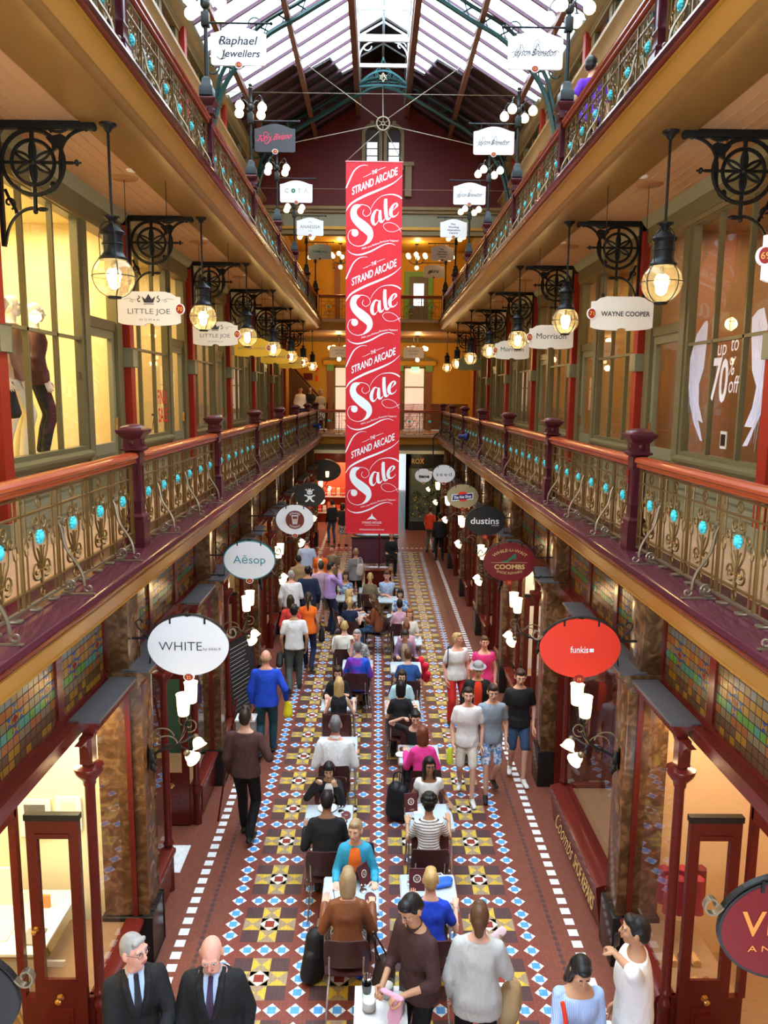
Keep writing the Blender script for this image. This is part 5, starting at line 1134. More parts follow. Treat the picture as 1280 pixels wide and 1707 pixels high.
def d_coombs(b, y):
    add_text(b, 'WHILE-U-WAIT', 0, .17, h=.042, w=.50, m=I_GOLD, y=y, arc=.36); add_text(b, 'COOMBS', 0, -.065, h=.062, w=.42, m=I_GOLD, y=y, bold=.03); add_text(b, 'SHOE REPAIRS', 0, -.155, h=.034, w=.36, m=I_GOLD, y=y, arc=-.5); b.ribbon([(-.25, -.005), (.24, -.005)], .005, y, I_GOLD)
    b.add([(p, y, q) for p, q in [(-.14, .0), (-.04, .03), (.06, .12), (.085, .12), (.09, .05), (.07, .03), (.06, .055), (.02, .035), (-.02, .005)]], [(0, 1, 2, 3, 4, 5, 6, 7, 8)], I_GREEN)
def d_dustins(b, y): add_text(b, 'dustins', -.01, .01, h=.115, w=.52, m=S_WHITE, y=y, bold=.012); add_text(b, 'JEWELLERS', .18, -.075, h=.022, w=.13, m=S_WHITE, y=y)
def d_nut(b, y):
    b.add([(p, y + .001, q) for p, q in [(-.255, -.11), (.235, -.06), (.24, .09), (-.245, .045)]], [(0, 1, 2, 3)], S_WHITE); b.add([(.0 + .12 * cos(q), y + .0005, .0 + .115 * sin(q)) for q in lerpl(0, 2 * PI, 25)[:-1]], [tuple(range(24))], S_RED); b.add([(p, y, q) for p, q in [(-.235, -.09), (.22, -.045), (.222, .07), (-.228, .03)]], [(0, 1, 2, 3)], I_NAVY)
    add_text(b, 'The Nut Shop', -.005, -.008, h=.062, w=.40, m=S_WHITE, y=y - .001, bold=.03, rise=.1)
def d_seed(b, y): add_text(b, 'seed', 0, -.01, h=.10, w=.42, m=M_INK, y=y, spacing=1.3)
def d_kenz(b, y): add_text(b, 'tene', .02, -.02, h=.10, w=.34, m=M_INK, y=y, bold=.05)
oval_sign(-1, -1, S_BLACK, 'dark oval sign with iron scroll cut off at the bottom left corner', '', draw=None, cx=2.20, cz=2.50)
oval_sign(-1, 0, S_WHITE, 'white oval sign lettered WHITE by kikki.K, numbered 22', '22', draw=d_white, rx=.375, rz=.285, cz=3.16)
oval_sign(-1, 1, S_WHITE, 'white oval sign with teal rim lettered Aesop, numbered 20', '20', rim=I_TEAL, draw=d_aesop)
oval_sign(-1, 2, S_WHITE, 'white oval sign with a brown coffee cup roundel', '18', draw=d_espresso, cx=1.57, rx=.345)
oval_sign(-1, 3, S_BLACK, 'black oval sign with a white stick figure', '16', draw=d_figure, cx=1.6, rx=.345)
oval_sign(1, -1, S_DRED, 'dark red oval sign in gold letters at the bottom right, beginning VICTORIA', '', draw=d_vict, rim=S_BLACK, cx=1.96, cz=2.90)
oval_sign(1, 0, S_RED, 'bright red oval sign lettered funkis, numbered 19', '19', draw=d_funkis, rx=.377, rz=.285, cz=3.16, cx=1.82)
oval_sign(1, 1, S_DRED, 'dark red oval sign lettered COOMBS SHOE REPAIRS, numbered 21', '21', draw=d_coombs, cx=1.75)
oval_sign(1, 2, S_BLACK, 'black oval sign lettered dustins, numbered 23', '23', draw=d_dustins, cx=1.9)
oval_sign(1, 3, S_TAN, 'tan oval sign lettered The Nut Shop', '25', draw=d_nut, cx=1.87)
oval_sign(1, 4, S_WHITE, 'white oval sign lettered seed', '27', draw=d_seed, cx=1.74, cz=3.38, rx=.30, rz=.245)
oval_sign(1, 5, S_WHITE, 'white oval sign in black type behind the seed sign', '29', draw=d_kenz, cx=1.40, cz=2.97, rx=.27, rz=.22)
oval_sign(-1, 6, S_BLACK, 'wide charcoal oval canopy sign at the far left end of the ground floor', '', cx=1.97, cz=2.76, rx=.60, rz=.40)
# board low on the wall and lettered sill of the shoe repairer
t = empty('lettered_stall_board', (X(1, 2.28), 0, 0), label='slanted maroon sill board lettered Coombs SHOE REPAIRS under the window', cat='signboard')
b = MB(); b.ext([(-.03, .03), (.05, .03), (.05, .53), (-.005, .53), (-.09, .50), (-.09, .47)], 7.26, 9.38, M_MAROON); b.build('board', t)
b = MB(); M = Matrix.Translation((-.068, 0, .255)) @ Matrix.Rotation(-PI / 2, 4, 'Z') @ Matrix.Rotation(-.135, 4, 'X')
add_text(b, 'Coombs', -8.62, .0, h=.20, w=.80, m=I_GOLD, y=-.012, shear=.4, M=M); add_text(b, 'SHOE REPAIRS', -7.75, .0, h=.16, w=.80, m=I_GOLD, y=-.012, bold=.02, M=M); b.build('lettering', t, smooth=0)
# decals on the gallery windows
def on_glass(s, d=3.452): return (X(s, d), (PI / 2 if s < 0 else -PI / 2))
FEATH = mat('feather_print', (.62, .62, .78), .5, var=.3, scale=14, stretch=(8, 8, 1)); GLW = mat('window_lettering_white', (.80, .78, .80), .5, var=0); GLR = mat('window_lettering_red', (.65, .03, .03), .5, var=0)
WGL = [[(8.61, 6.3), (8.55, 6.31), (8.52, 6.27), (8.52, 6.08), (8.55, 5.8), (8.65, 5.63), (8.62, 5.41), (8.48, 5.21), (8.61, 5.24), (8.46, 5.01), (8.52, 5.02), (8.71, 5.19), (8.86, 5.4), (8.93, 5.61), (8.94, 5.92), (8.8, 6.18)], [(7.41, 6.3), (7.30, 6.31), (7.25, 6.21), (7.17, 6.08), (7.18, 5.87), (7.12, 5.66), (7.17, 5.39), (7.42, 5.03), (7.52, 5.02), (7.35, 5.21), (7.51, 5.21), (7.38, 5.39), (7.33, 5.59), (7.44, 5.74), (7.51, 6.08), (7.52, 6.24)]]
for i, pts in enumerate(WGL):
    t = empty('wing_decal', (X(1, 3.466), 0, 0), label='long white feathered angel wing on the shop window, %s' % ['left of the discount lettering', 'right of the discount lettering'][i], cat='decal', group='wings on the shop window')
    b = MB(); P = [(0, y, z) for y, z in pts]; b.add(P + [(-.003, y, z) for _, y, z in P], [tuple(range(len(P))), tuple(range(len(P), 2 * len(P)))[::-1]] + [(j, len(P) + j, len(P) + (j + 1) % len(P), (j + 1) % len(P)) for j in range(len(P))], FEATH); b.build('wing_print', t, smooth=0)
    b = MB(); R = random.Random(i + 4); ya = [8.7, 7.33][i]; sg = [1, -1][i]
    for j in range(26):
        q = j / 25; z0 = 6.22 - .95 * q; c = ya + sg * (.16 * sin(q * PI)) + R.uniform(-.09, .09); L = .10 + .35 * q * R.random()
        b.add([(-.0045, c, z0), (-.0045, c + .006, z0), (-.0045, c - sg * .05 * q + .004, z0 - L), (-.0045, c - sg * .05 * q, z0 - L)], [(0, 1, 2, 3)], mat('feather_line', (.38, .38, .52), .6))
    b.build('feather_lines', t, smooth=0)
t = empty('discount_lettering', (0, 0, 0), label='white hand lettering up to 70% off on the shop window between the wings', cat='lettering')
b = MB(); M = face_M(1, 0, 3.464, 0)
add_text(b, 'up', -8.12, 6.0, h=.16, w=.20, m=GLW, M=M, shear=.1); add_text(b, 'to', -7.84, 6.03, h=.16, w=.17, m=GLW, M=M, shear=.1); add_text(b, '7', -8.22, 5.68, h=.42, w=.20, m=GLW, M=M, shear=.1, bold=.02); add_text(b, '0', -8.04, 5.66, h=.42, w=.19, m=GLW, M=M, shear=.05, bold=.02); add_text(b, '%', -7.87, 5.80, h=.18, w=.13, m=GLW, M=M, shear=.2); add_text(b, 'off', -7.80, 5.62, h=.17, w=.22, m=GLW, M=M, shear=.15); b.build('lettering_strokes', t, smooth=0)
t = empty('window_card', (0, 0, 0), label='small black and white card standing in the winged shop window', cat='card'); b = MB(); b.box(X(1, 3.50), X(1, 3.51), 7.96, 8.10, 4.96, 5.14, S_WHITE); b.box(X(1, 3.495), X(1, 3.50), 7.98, 8.08, 4.99, 5.11, S_BLACK); b.build('card_face', t)
t = empty('sale_lettering', (0, 0, 0), label='red FINAL SALE lettering on the second shop window of the left gallery', cat='lettering')
b = MB(); M = face_M(-1, 0, 3.464, 0); add_text(b, 'FINAL', 12.35, 5.42, h=.21, w=.58, m=GLR, M=M, bold=.02); add_text(b, 'SALE', 12.35, 5.14, h=.21, w=.55, m=GLR, M=M, bold=.02); b.build('lettering_strokes', t, smooth=0)
b = MB(); add_text(b, '7', 11.78, 5.05, h=.25, m=M_INK, M=M); tag(b.build('window_number', smooth=0), 'tall black figure 7 low on the second left gallery window', 'lettering')
b = MB(); add_text(b, '70', 8.97, 5.66, h=.09, m=M_INK, M=M); tag(b.build('window_number', smooth=0), 'small number 70 on the first left gallery window', 'lettering')
# shop name over the black shopfront at the far end, and the red goods seen opposite
b = MB(); M = Matrix.Translation((0, 31.49, 0)); add_text(b, 'ROX', 1.63, 2.83, h=.20, w=.50, m=I_GOLD, M=M); add_text(b, 'X', 1.79, 2.84, h=.24, w=.14, m=I_ORG, M=M, y=-.003); tag(b.build('shop_name', smooth=0), 'gold letters ROX over the black shopfront at the far right end', 'lettering')
for i in range(14):
    R = random.Random(i); x = -2.5 + (i % 7) * .2; z = .45 + (i // 7) * .7
    b = MB(); b.bbox(x - .075, x + .075, 33.2, 33.4, z, z + .25 + .2 * R.random(), .02, mat('gift_%d' % (i % 4), [(.75, .08, .05), (.8, .75, .7), (.7, .2, .1), (.85, .5, .3)][i % 4], .5)); b.box(x - .08, x + .08, 33.19, 33.41, z + .1, z + .13, S_WHITE)
    tag(b.build('boxed_gift'), '%s boxed gift counted from the left, %s shelf of the far red shop' % (['first', 'second', 'third', 'fourth', 'fifth', 'sixth', 'seventh'][i % 7], ['lower', 'upper'][i // 7]), 'box', 'boxed gifts in the far red shop')
for z, lb in ((.43, 'lower'), (1.13, 'upper')): tag(MB().box(-2.59, -1.13, 33.15, 33.5, z - .03, z - .001, S_WHITE).build('display_shelf'), lb + ' white display shelf in the far red shop', 'shelf')
t = empty('window_display', (1.9, 31.45, 0), label='dark shop window with yellow flowers under the gold letters at the far right end', cat='display')
MB().box(-.60, .50, -.02, .03, .35, 2.55, mat('display_green_grey', (.10, .13, .11), .4, var=.3, scale=3)).build('backdrop', t)
b = MB(); R = random.Random(5)
for i in range(90):
    x, z = R.uniform(-.55, .45), R.uniform(.4, 1.55); a = R.uniform(0, 3.1); L = R.uniform(.08, .2); b.add([(x, -.05, z), (x + L * cos(a) * .5 - .02, -.07, z + L * .6), (x + L * cos(a), -.06, z + L), (x + L * cos(a) * .5 + .02, -.05, z + L * .5)], [(0, 1, 2, 3)], mat('display_leaf', (.02, .04, .02), .6))
o_ = b.build('leaves', t, smooth=0); o_['kind'] = 'stuff'
b = MB()
for i in range(22): b.ball((R.uniform(-.5, .42), -.09, R.uniform(.5, 1.7)), R.uniform(.015, .035), mat('display_flower', (.65, .48, .06), .6), 6, 5)
o_ = b.build('flowers', t); o_['kind'] = 'stuff'
b = MB()
for x in (-.64, .52): b.box(x, x + .06, -.10, 0, 0, 2.65, M_BLACK)
b.box(-.64, .58, -.10, 0, 2.6, 2.66, M_BLACK); b.box(-.64, .58, -.12, 0, .0, .36, M_BLACK); b.build('frame', t)
# ---- globe chandeliers of the far halls
def chandelier(x, z, n, lb, top):
    t = empty('globe_chandelier', (x, 29.7, z), label=lb, cat='chandelier', group='globe chandeliers in the far halls')
    b = MB(); b.tube([(0, 0, 0), (0, 0, top - z)], .012, 6, M_DARKIRON); b.lathe([(.02, top - z - .06), (.08, top - z)], 10, M_DARKIRON); b.lathe([(.02, -.1), (.05, -.03), (.03, .05)], 10, M_DARKIRON); b.build('stem', t)
    for j in range(n):
        q = 2 * PI * j / n + .4; c, s_ = cos(q) * .36, sin(q) * .36
        a = MB().tube([(cos(q) * r_, sin(q) * r_, z_) for r_, z_ in bez((.02, -.05), (.12, -.12), (.30, .0), (.36, .12), 7)], .010, 5, M_DARKIRON).build('arm', t)
        MB().ball((c, s_, .22), .085, G_SHADE2, 12, 9).build('globe', a, smooth=180)
    MB().ball((0, 0, -.2), .08, G_SHADE2, 12, 9).build('globe', t, smooth=180)
    lamp('chandelier_light', (x, 29.3, z + .55), END_W, WARM, .1); lamp('chandelier_light', (x, 29.3, z - .45), END_W, WARM, .1)
chandelier(1.37, 10.35, 6, 'globe chandelier in the far top hall, right of the banner', 11.0); chandelier(-1.45, 10.35, 6, 'globe chandelier in the far top hall, left of the banner', 11.0)
chandelier(1.45, 7.0, 5, 'globe chandelier in the far lower hall, right of the banner', 7.7); chandelier(-1.5, 7.0, 5, 'globe chandelier in the far lower hall, left of the banner', 7.7)
for x, lb in ((1.28, 'pale hanging board under the globe chandelier right of the banner'), (-1.45, 'pale hanging board under the globe chandelier left of the banner')):
    t = empty('hanging_shop_sign', (x, 29.2, 7.05), label=lb, cat='sign', group='hanging signs of the lower gallery'); MB().slab([(-.36, -.2), (.36, -.2), (.38, -.17), (.38, .15), (.33, .2), (-.33, .2), (-.38, .15), (-.38, -.17)], .03, S_CREAM).build('board', t); b = MB(); add_text(b, 'THE STRAND', 0, .05, h=.06, w=.4, m=I_GREY, y=-.003); add_text(b, 'HATTERS', 0, -.06, h=.06, w=.3, m=I_GREY, y=-.003); b.build('lettering', t, smooth=0); MB().tube([(0, .015, .2), (0, .015, .65)], .006, 5, M_DARKIRON).build('hanging_wires', t)
b = MB(); b.box(1.30, 1.62, 31.42, 31.46, 6.42, 6.60, glow('exit_green', (.15, .95, .45), 1.5)); add_text(b, 'EXIT', 1.46, 6.51, h=.10, m=S_WHITE, y=31.415); tag(b.build('exit_sign', smooth=0), 'lit green EXIT sign in the far right doorway', 'sign')
b = MB(); b.slab([(-2.60, 6.52), (-2.36, 6.52), (-2.48, 6.35)], .03, S_RED, Matrix.Translation((0, 31.46, 0))); b.box(-2.53, -2.43, 31.46, 31.49, 6.0, 6.24, S_RED); tag(b.build('fire_sign'), 'red triangular fire sign on the far yellow wall', 'sign')
tag(MB().box(-3.0, -2.64, 31.44, 31.49, 6.05, 6.32, S_DRED).build('wall_plaque'), 'dark red plaque on the far yellow wall beside the stair', 'plaque')
# ---- spotlights clamped on the lower gallery ledge
for x, y, lb in ((X(1, 2.12), 19.9, 'blue spotlight on a curved arm on the right ledge'), (X(-1, 2.12), 26.2, 'dark spotlight on the left ledge near the far rail')):
    t = empty('spotlight', (x, y, Z1), label=lb, cat='spotlight', group='spotlights on the ledges'); b = MB(); b.tube([(0, 0, 0), (0, 0, .28)], .012, 6, M_DARKIRON); b.box(-.05, .05, -.05, .05, 0, .012, M_DARKIRON); b.build('stand', t)
    M = Matrix.Translation((0, 0, .34)) @ Matrix.Rotation(PI / 2, 4, 'Y') @ Matrix.Rotation(.35, 4, 'X'); b = MB(); b.lathe([(.05, -.12), (.06, -.10), (.065, .02), (.10, .05), (.11, .13), (.095, .13), (.06, .06)], 14, mat('lamp_blue', (.03, .04, .16), .3, metal=.4), M=M); b.build('lamp_housing', t)
t = empty('arched_bracket', (X(1, 2.02), 20.95, Z1 - .1), label='tall black arched bracket rising beside the right ledge', cat='bracket'); b = MB(); P = [(-.02, 0, -.6), (-.02, 0, .3)] + [(-.30 + .28 * cos(q), 0, .3 + .22 * sin(q)) for q in lerpl(0, PI, 12)] + [(-.58, 0, -.9)]; b.tube(P, .018, 6, M_DARKIRON); b.tube([(-.58, 0, -.45), (.1, 0, -.45)], .014, 6, M_DARKIRON); b.build('bent_bar', t)
# ================================================================== PEOPLE
V = Vector
def rc(mb, A, B, ra, rb, n=12, m=None, k=4, flat=1., side=None):
    """tapered limb with round ends from A to B; flat scales its thickness across side"""
    A, B = V(A), V(B); d = B - A; L = d.length; T = d / L if L > 1e-6 else V((0, 0, 1))
    N = V(side) if side is not None else (V((1, 0, 0)) if abs(T.x) < .9 else V((0, 1, 0)))
    N = (N - T * N.dot(T)).normalized(); Bn = T.cross(N); rings = []
    for i in range(k + 1): q = -PI / 2 + PI / 2 * i / k; rings.append((ra * sin(q), max(ra * cos(q), ra * .02)))
    for i in range(k + 1): q = PI / 2 * i / k; rings.append((L + rb * sin(q), max(rb * cos(q), rb * .02)))
    v = []
    for s_, r in rings:
        for j in range(n):
            q = 2 * PI * j / n; v.append(A + T * s_ + N * (r * cos(q)) + Bn * (r * flat * sin(q)))
    K = len(rings); fs = [(i * n + j, i * n + (j + 1) % n, (i + 1) * n + (j + 1) % n, (i + 1) * n + j) for i in range(K - 1) for j in range(n)]
    fs += [tuple(range(n))[::-1], tuple(range((K - 1) * n, K * n))]
    mb.add(v, fs, m)
def loft(mb, secs, m=None, n=18):
    """secs: (centre, side vector, front vector, half width, half depth); rounded-rectangle sections"""
    v = []
    for c, sx, fy, w_, d_ in secs:
        for j in range(n):
            q = 2 * PI * j / n; cx_, cy_ = cos(q), sin(q); e = .86
            x = math.copysign(abs(cx_) ** e, cx_); y = math.copysign(abs(cy_) ** e, cy_); v.append(V(c) + V(sx) * (x * w_) + V(fy) * (y * d_))
    K = len(secs); fs = [(i * n + j, i * n + (j + 1) % n, (i + 1) * n + (j + 1) % n, (i + 1) * n + j) for i in range(K - 1) for j in range(n)]
    fs += [tuple(range(n))[::-1], tuple(range((K - 1) * n, K * n))]
    mb.add(v, fs, m)
def fuse(mb, voxel, smooth=3, fac=.5):
    """fuse overlapping closed shapes into one skin; returns (verts, faces)"""
    me = bpy.data.meshes.new('fuse'); me.from_pydata(mb.v, [], mb.f); bm = bmesh.new(); bm.from_mesh(me); bmesh.ops.recalc_face_normals(bm, faces=bm.faces); bm.to_mesh(me); bm.free()
    o = bpy.data.objects.new('fuse', me)
    r = o.modifiers.new('r', 'REMESH'); r.mode = 'VOXEL'; r.voxel_size = voxel; r.adaptivity = 0
    if smooth: s = o.modifiers.new('s', 'SMOOTH'); s.iterations = smooth; s.factor = fac
    dg = bench(o); e = o.evaluated_get(dg); q = e.to_mesh()
    vs = [p.co[:] for p in q.vertices]; fs = [tuple(p.vertices) for p in q.polygons]; e.to_mesh_clear()
    bpy.data.objects.remove(o); bpy.data.meshes.remove(me); return vs, fs
SKINS = {'fair': (.72, .42, .30), 'pink': (.74, .38, .28), 'tan': (.52, .28, .16), 'olive': (.58, .34, .21), 'brown': (.30, .15, .085), 'asian': (.66, .41, .26)}
def skin(k): return mat('skin_' + k, SKINS[k], .48, var=.06, scale=20, sss=.12)
EYEW = mat('eye_white', (.78, .76, .72), .25, var=0); EYED = mat('eye_dark', (.05, .03, .02), .2, var=0); LIP = mat('lips', (.48, .14, .12), .4, var=0)
HAIRC = {'black': (.012, .010, .010), 'dark': (.035, .020, .013), 'brown': (.10, .045, .020), 'auburn': (.16, .045, .020), 'red': (.30, .10, .03), 'blond': (.50, .33, .13), 'ash': (.36, .25, .13), 'grey': (.32, .31, .30), 'white': (.62, .60, .56), 'salt': (.16, .15, .145)}
def hairm(k): return mat('hair_' + k, HAIRC[k], .42, var=.35, scale=30, stretch=(1, 1, .25), bump=.35, bscale=70)
def E(mb, c, r, m=None, n=14, k=10): mb.ball(c, r, m, n, k)
_HEAD = {}
def head_template(fem):
    """head about its own centre, y forward; returns parts by material key"""
    if fem in _HEAD: return _HEAD[fem]
    b = MB(); j = .9 if fem else 1.
    E(b, (0, -.012, .022), (.074, .093, .094)); E(b, (0, .018, -.040), (.058 * j, .066, .066)); E(b, (0, .052, -.078), (.030 * j, .026, .026)); E(b, (0, -.03, -.03), (.060, .060, .070))
    rc(b, (0, .083, .022), (0, .102, -.020), .0095, .0135, 10); E(b, (-.011, .092, -.024), (.009, .010, .008)); E(b, (.011, .092, -.024), (.009, .010, .008))
    rc(b, (-.040, .070, .034), (.040, .070, .034), .014, .014, 10); E(b, (.036, .058, -.016), (.026, .024, .024)); E(b, (-.036, .058, -.016), (.026, .024, .024)); E(b, (0, .077, -.050), (.026, .016, .018))
    for s in (-1, 1): E(b, (s * .078, -.012, -.004), (.011, .020, .032)); E(b, (s * .076, -.008, -.028), (.009, .012, .012))
    sk = fuse(b, .0062, 2, .4)
    ew = MB(); ed = MB(); lp = MB(); br = MB()
    for s in (-1, 1):
        E(ew, (s * .031, .0755, .012), (.0135, .0090, .0068), None, 10, 7); E(ed, (s * .031, .0820, .012), (.0062, .0036, .0060), None, 8, 6)
        br.tube([(s * .014, .0855, .031), (s * .030, .0845, .036), (s * .048, .074, .031)], [.0045, .005, .003], 6); rc(ed, (s * .018, .082, .0205), (s * .045, .073, .019), .0024, .002, 6)
    rc(lp, (-.020, .090, -.0505), (0, .0965, -.0485), .0045, .0055, 8); rc(lp, (.020, .090, -.0505), (0, .0965, -.0485), .0045, .0055, 8); rc(lp, (-.015, .090, -.0585), (.015, .090, -.0585), .0058, .0058, 8)
    _HEAD[fem] = (sk, ew, ed, lp, br); return _HEAD[fem]
_HAND = {}
def hand_template(pose):
    """right hand, wrist at the origin, fingers along +y, palm facing -z, thumb on the -x side"""
    if pose in _HAND: return _HAND[pose]
    b = MB(); curl = {'flat': .12, 'relaxed': .38, 'grip': 1.0, 'pinch': .7}[pose]
    rc(b, (0, -.03, 0), (0, .02, 0), .024, .026, 12, flat=.72); rc(b, (-.016, .03, 0), (-.022, .082, .002), .020, .015, 10, flat=.75); rc(b, (.012, .03, 0), (.022, .078, .0), .020, .014, 10, flat=.75); rc(b, (0, .02, 0), (0, .082, .003), .024, .017, 10, flat=.62)
    for x, L, r, z in ((-.029, .072, .0088, .002), (-.010, .080, .0092, .004), (.009, .075, .0088, .003), (.027, .060, .0078, .0)):
        p = V((x, .086, z)); a = -.05; dx = x * .9
        for seg, (f, cu) in enumerate(((.44, .75), (.31, 1.1), (.25, .8))):
            a += curl * cu; q = p + V((dx * .10 * (1 - curl), cos(a) * L * f, -sin(a) * L * f)); rc(b, p, q, r * (1 - .1 * seg), r * (.92 - .1 * seg), 9, k=3); p = q
    t0 = V((-.026, .022, -.006)); t1 = t0 + V((-.026, .030, -.012 - .012 * curl)); t2 = t1 + V((-.010 + .016 * curl, .030, -.010 * curl - .003)); t3 = t2 + V((-.002 + .016 * curl, .022, -.008 * curl))
    rc(b, t0, t1, .0155, .0118, 10); rc(b, t1, t2, .0112, .0098, 9); rc(b, t2, t3, .0098, .0078, 9)
    _HAND[pose] = fuse(b, .0042, 2, .4); return _HAND[pose]
_HAIR = {}
def hair_template(style):
    if style in _HAIR: return _HAIR[style]
    b = MB(); R = random.Random(style)
    cap = lambda f=1.: (E(b, (0, -.022, .030), (.0785 * f, .092 * f, .0925 * f), n=18, k=12), E(b, (0, .030, .086), (.060, .052, .040)), E(b, (0, -.06, -.01), (.068 * f, .052 * f, .070 * f)))
    if style == 'short': cap(); [rc(b, (s * .074, .010, .03), (s * .074, -.01, -.005), .010, .008) for s in (-1, 1)]
    elif style == 'crop': E(b, (0, -.020, .032), (.078, .092, .088)); E(b, (0, -.05, -.01), (.066, .056, .066)); rc(b, (-.04, .05, .085), (.04, .05, .085), .018, .018)
    elif style == 'fringe': E(b, (0, -.058, -.008), (.074, .052, .056)); [E(b, (s * .064, -.03, .010), (.017, .052, .040)) for s in (-1, 1)]
    elif style == 'spiky': cap(); [rc(b, (R.uniform(-.05, .05), R.uniform(-.05, .06), .10), (R.uniform(-.05, .05), R.uniform(-.05, .07), .145), .018, .006) for _ in range(14)]
    elif style == 'curly': cap(1.06); [E(b, (.088 * cos(a) * cos(e), -.03 + .095 * sin(a) * cos(e) * (1 if sin(a) < 0 else .7), .04 + .10 * sin(e)), (.026, .026, .026)) for a in [2 * PI * i / 11 for i in range(11)] for e in (.1, .6, 1.1)]
    elif style in ('bob', 'long', 'longwavy'):
        cap(1.02); zb = -.12 if style == 'bob' else -.34
        for s in (-1, 1): rc(b, (s * .064, -.005, .03), (s * .070, .006, zb * (.75 if style == 'bob' else .55)), .022, .016, flat=1.7); rc(b, (s * .052, -.05, .02), (s * .058, -.05, zb), .036, .024, flat=1.2)
        rc(b, (0, -.075, .03), (0, -.085, zb), .050, .040, flat=.8, side=(1, 0, 0)); rc(b, (.03, -.075, .0), (.035, -.08, zb - .02), .038, .024); rc(b, (-.03, -.075, .0), (-.035, -.08, zb - .02), .038, .024)
        if style == 'longwavy': [E(b, (R.uniform(-.10, .10), -.07 + R.uniform(-.02, .02), R.uniform(zb, -.02)), (.036, .028, .040)) for _ in range(18)]
        if style == 'bob': rc(b, (-.04, .062, .070), (.045, .062, .065), .022, .020)
    elif style == 'pony': cap(1.02); rc(b, (0, -.11, .02), (0, -.135, -.06), .030, .034); rc(b, (0, -.135, -.06), (.005, -.115, -.26), .034, .012)
    elif style == 'bun': cap(1.02); E(b, (0, -.105, .06), (.042, .042, .042))
    elif style == 'shag': cap(1.03); [rc(b, (s * .062, -.01, .03), (s * .066, -.005, -.05), .020, .013) for s in (-1, 1)]; rc(b, (0, -.08, .01), (0, -.085, -.09), .055, .04)
    _HAIR[style] = fuse(b, .0095, 2, .5); return _HAIR[style]
def cloth(name, col, rough=.8, pat=None, c2=None):
    k = 'cloth_' + name
    if k in MATS: return MATS[k]
    m = mat(k, col, rough, var=.10, scale=9, bump=.75, bscale=8, spec=.2, stretch=(1.6, 1.6, .8)); nt = m.node_tree; b = nt.nodes['Principled BSDF']
    for q in nt.nodes:
        if q.type == 'BUMP': q.inputs['Distance'].default_value = .04
    if pat:
        tc = nt.nodes.new('ShaderNodeTexCoord'); mp = nt.nodes.new('ShaderNodeMapping'); nt.links.new(tc.outputs['Object'], mp.inputs[0])
        if pat in ('hstripe', 'vstripe'):
            w_ = nt.nodes.new('ShaderNodeTexWave'); w_.bands_direction = 'Z' if pat == 'hstripe' else 'X'; w_.inputs['Scale'].default_value = 11 if pat == 'hstripe' else 26; w_.inputs['Distortion'].default_value = .3; nt.links.new(mp.outputs[0], w_.inputs['Vector']); fac = w_.outputs['Fac']
        else:
            w_ = nt.nodes.new('ShaderNodeTexNoise'); w_.inputs['Scale'].default_value = {'floral': 22, 'satin': 5, 'check': 30}[pat]; w_.inputs['Detail'].default_value = 1; nt.links.new(mp.outputs[0], w_.inputs['Vector']); fac = w_.outputs['Fac']
        r = nt.nodes.new('ShaderNodeValToRGB'); lo, hi = (.80, .86) if pat == 'hstripe' else (.42, .58); r.color_ramp.elements[0].position = lo; r.color_ramp.elements[0].color = (*col, 1); r.color_ramp.elements[1].position = hi; r.color_ramp.elements[1].color = (*c2, 1)
        nt.links.new(fac, r.inputs[0]); nt.links.new(r.outputs[0], b.inputs['Base Color'])
        if pat == 'satin': b.inputs['Roughness'].default_value = .3
    return m
LEATH = mat('shoe_black', (.02, .018, .016), .35); SOLE = mat('shoe_sole', (.05, .045, .04), .6)
PCOUNT = [0]
def ik(S, H, l1, l2, pole):
    S, H = V(S), V(H); d = H - S; L = d.length; mx = (l1 + l2) * .995
    if L > mx: H = S + d * (mx / L); d = H - S; L = mx
    a = (l1 * l1 - l2 * l2 + L * L) / (2 * L); h = math.sqrt(max(0, l1 * l1 - a * a)); u = d / L; p = V(pole); p = p - u * p.dot(u)
    p = p.normalized() if p.length > 1e-6 else u.orthogonal().normalized()
    return S + u * a + p * h, H
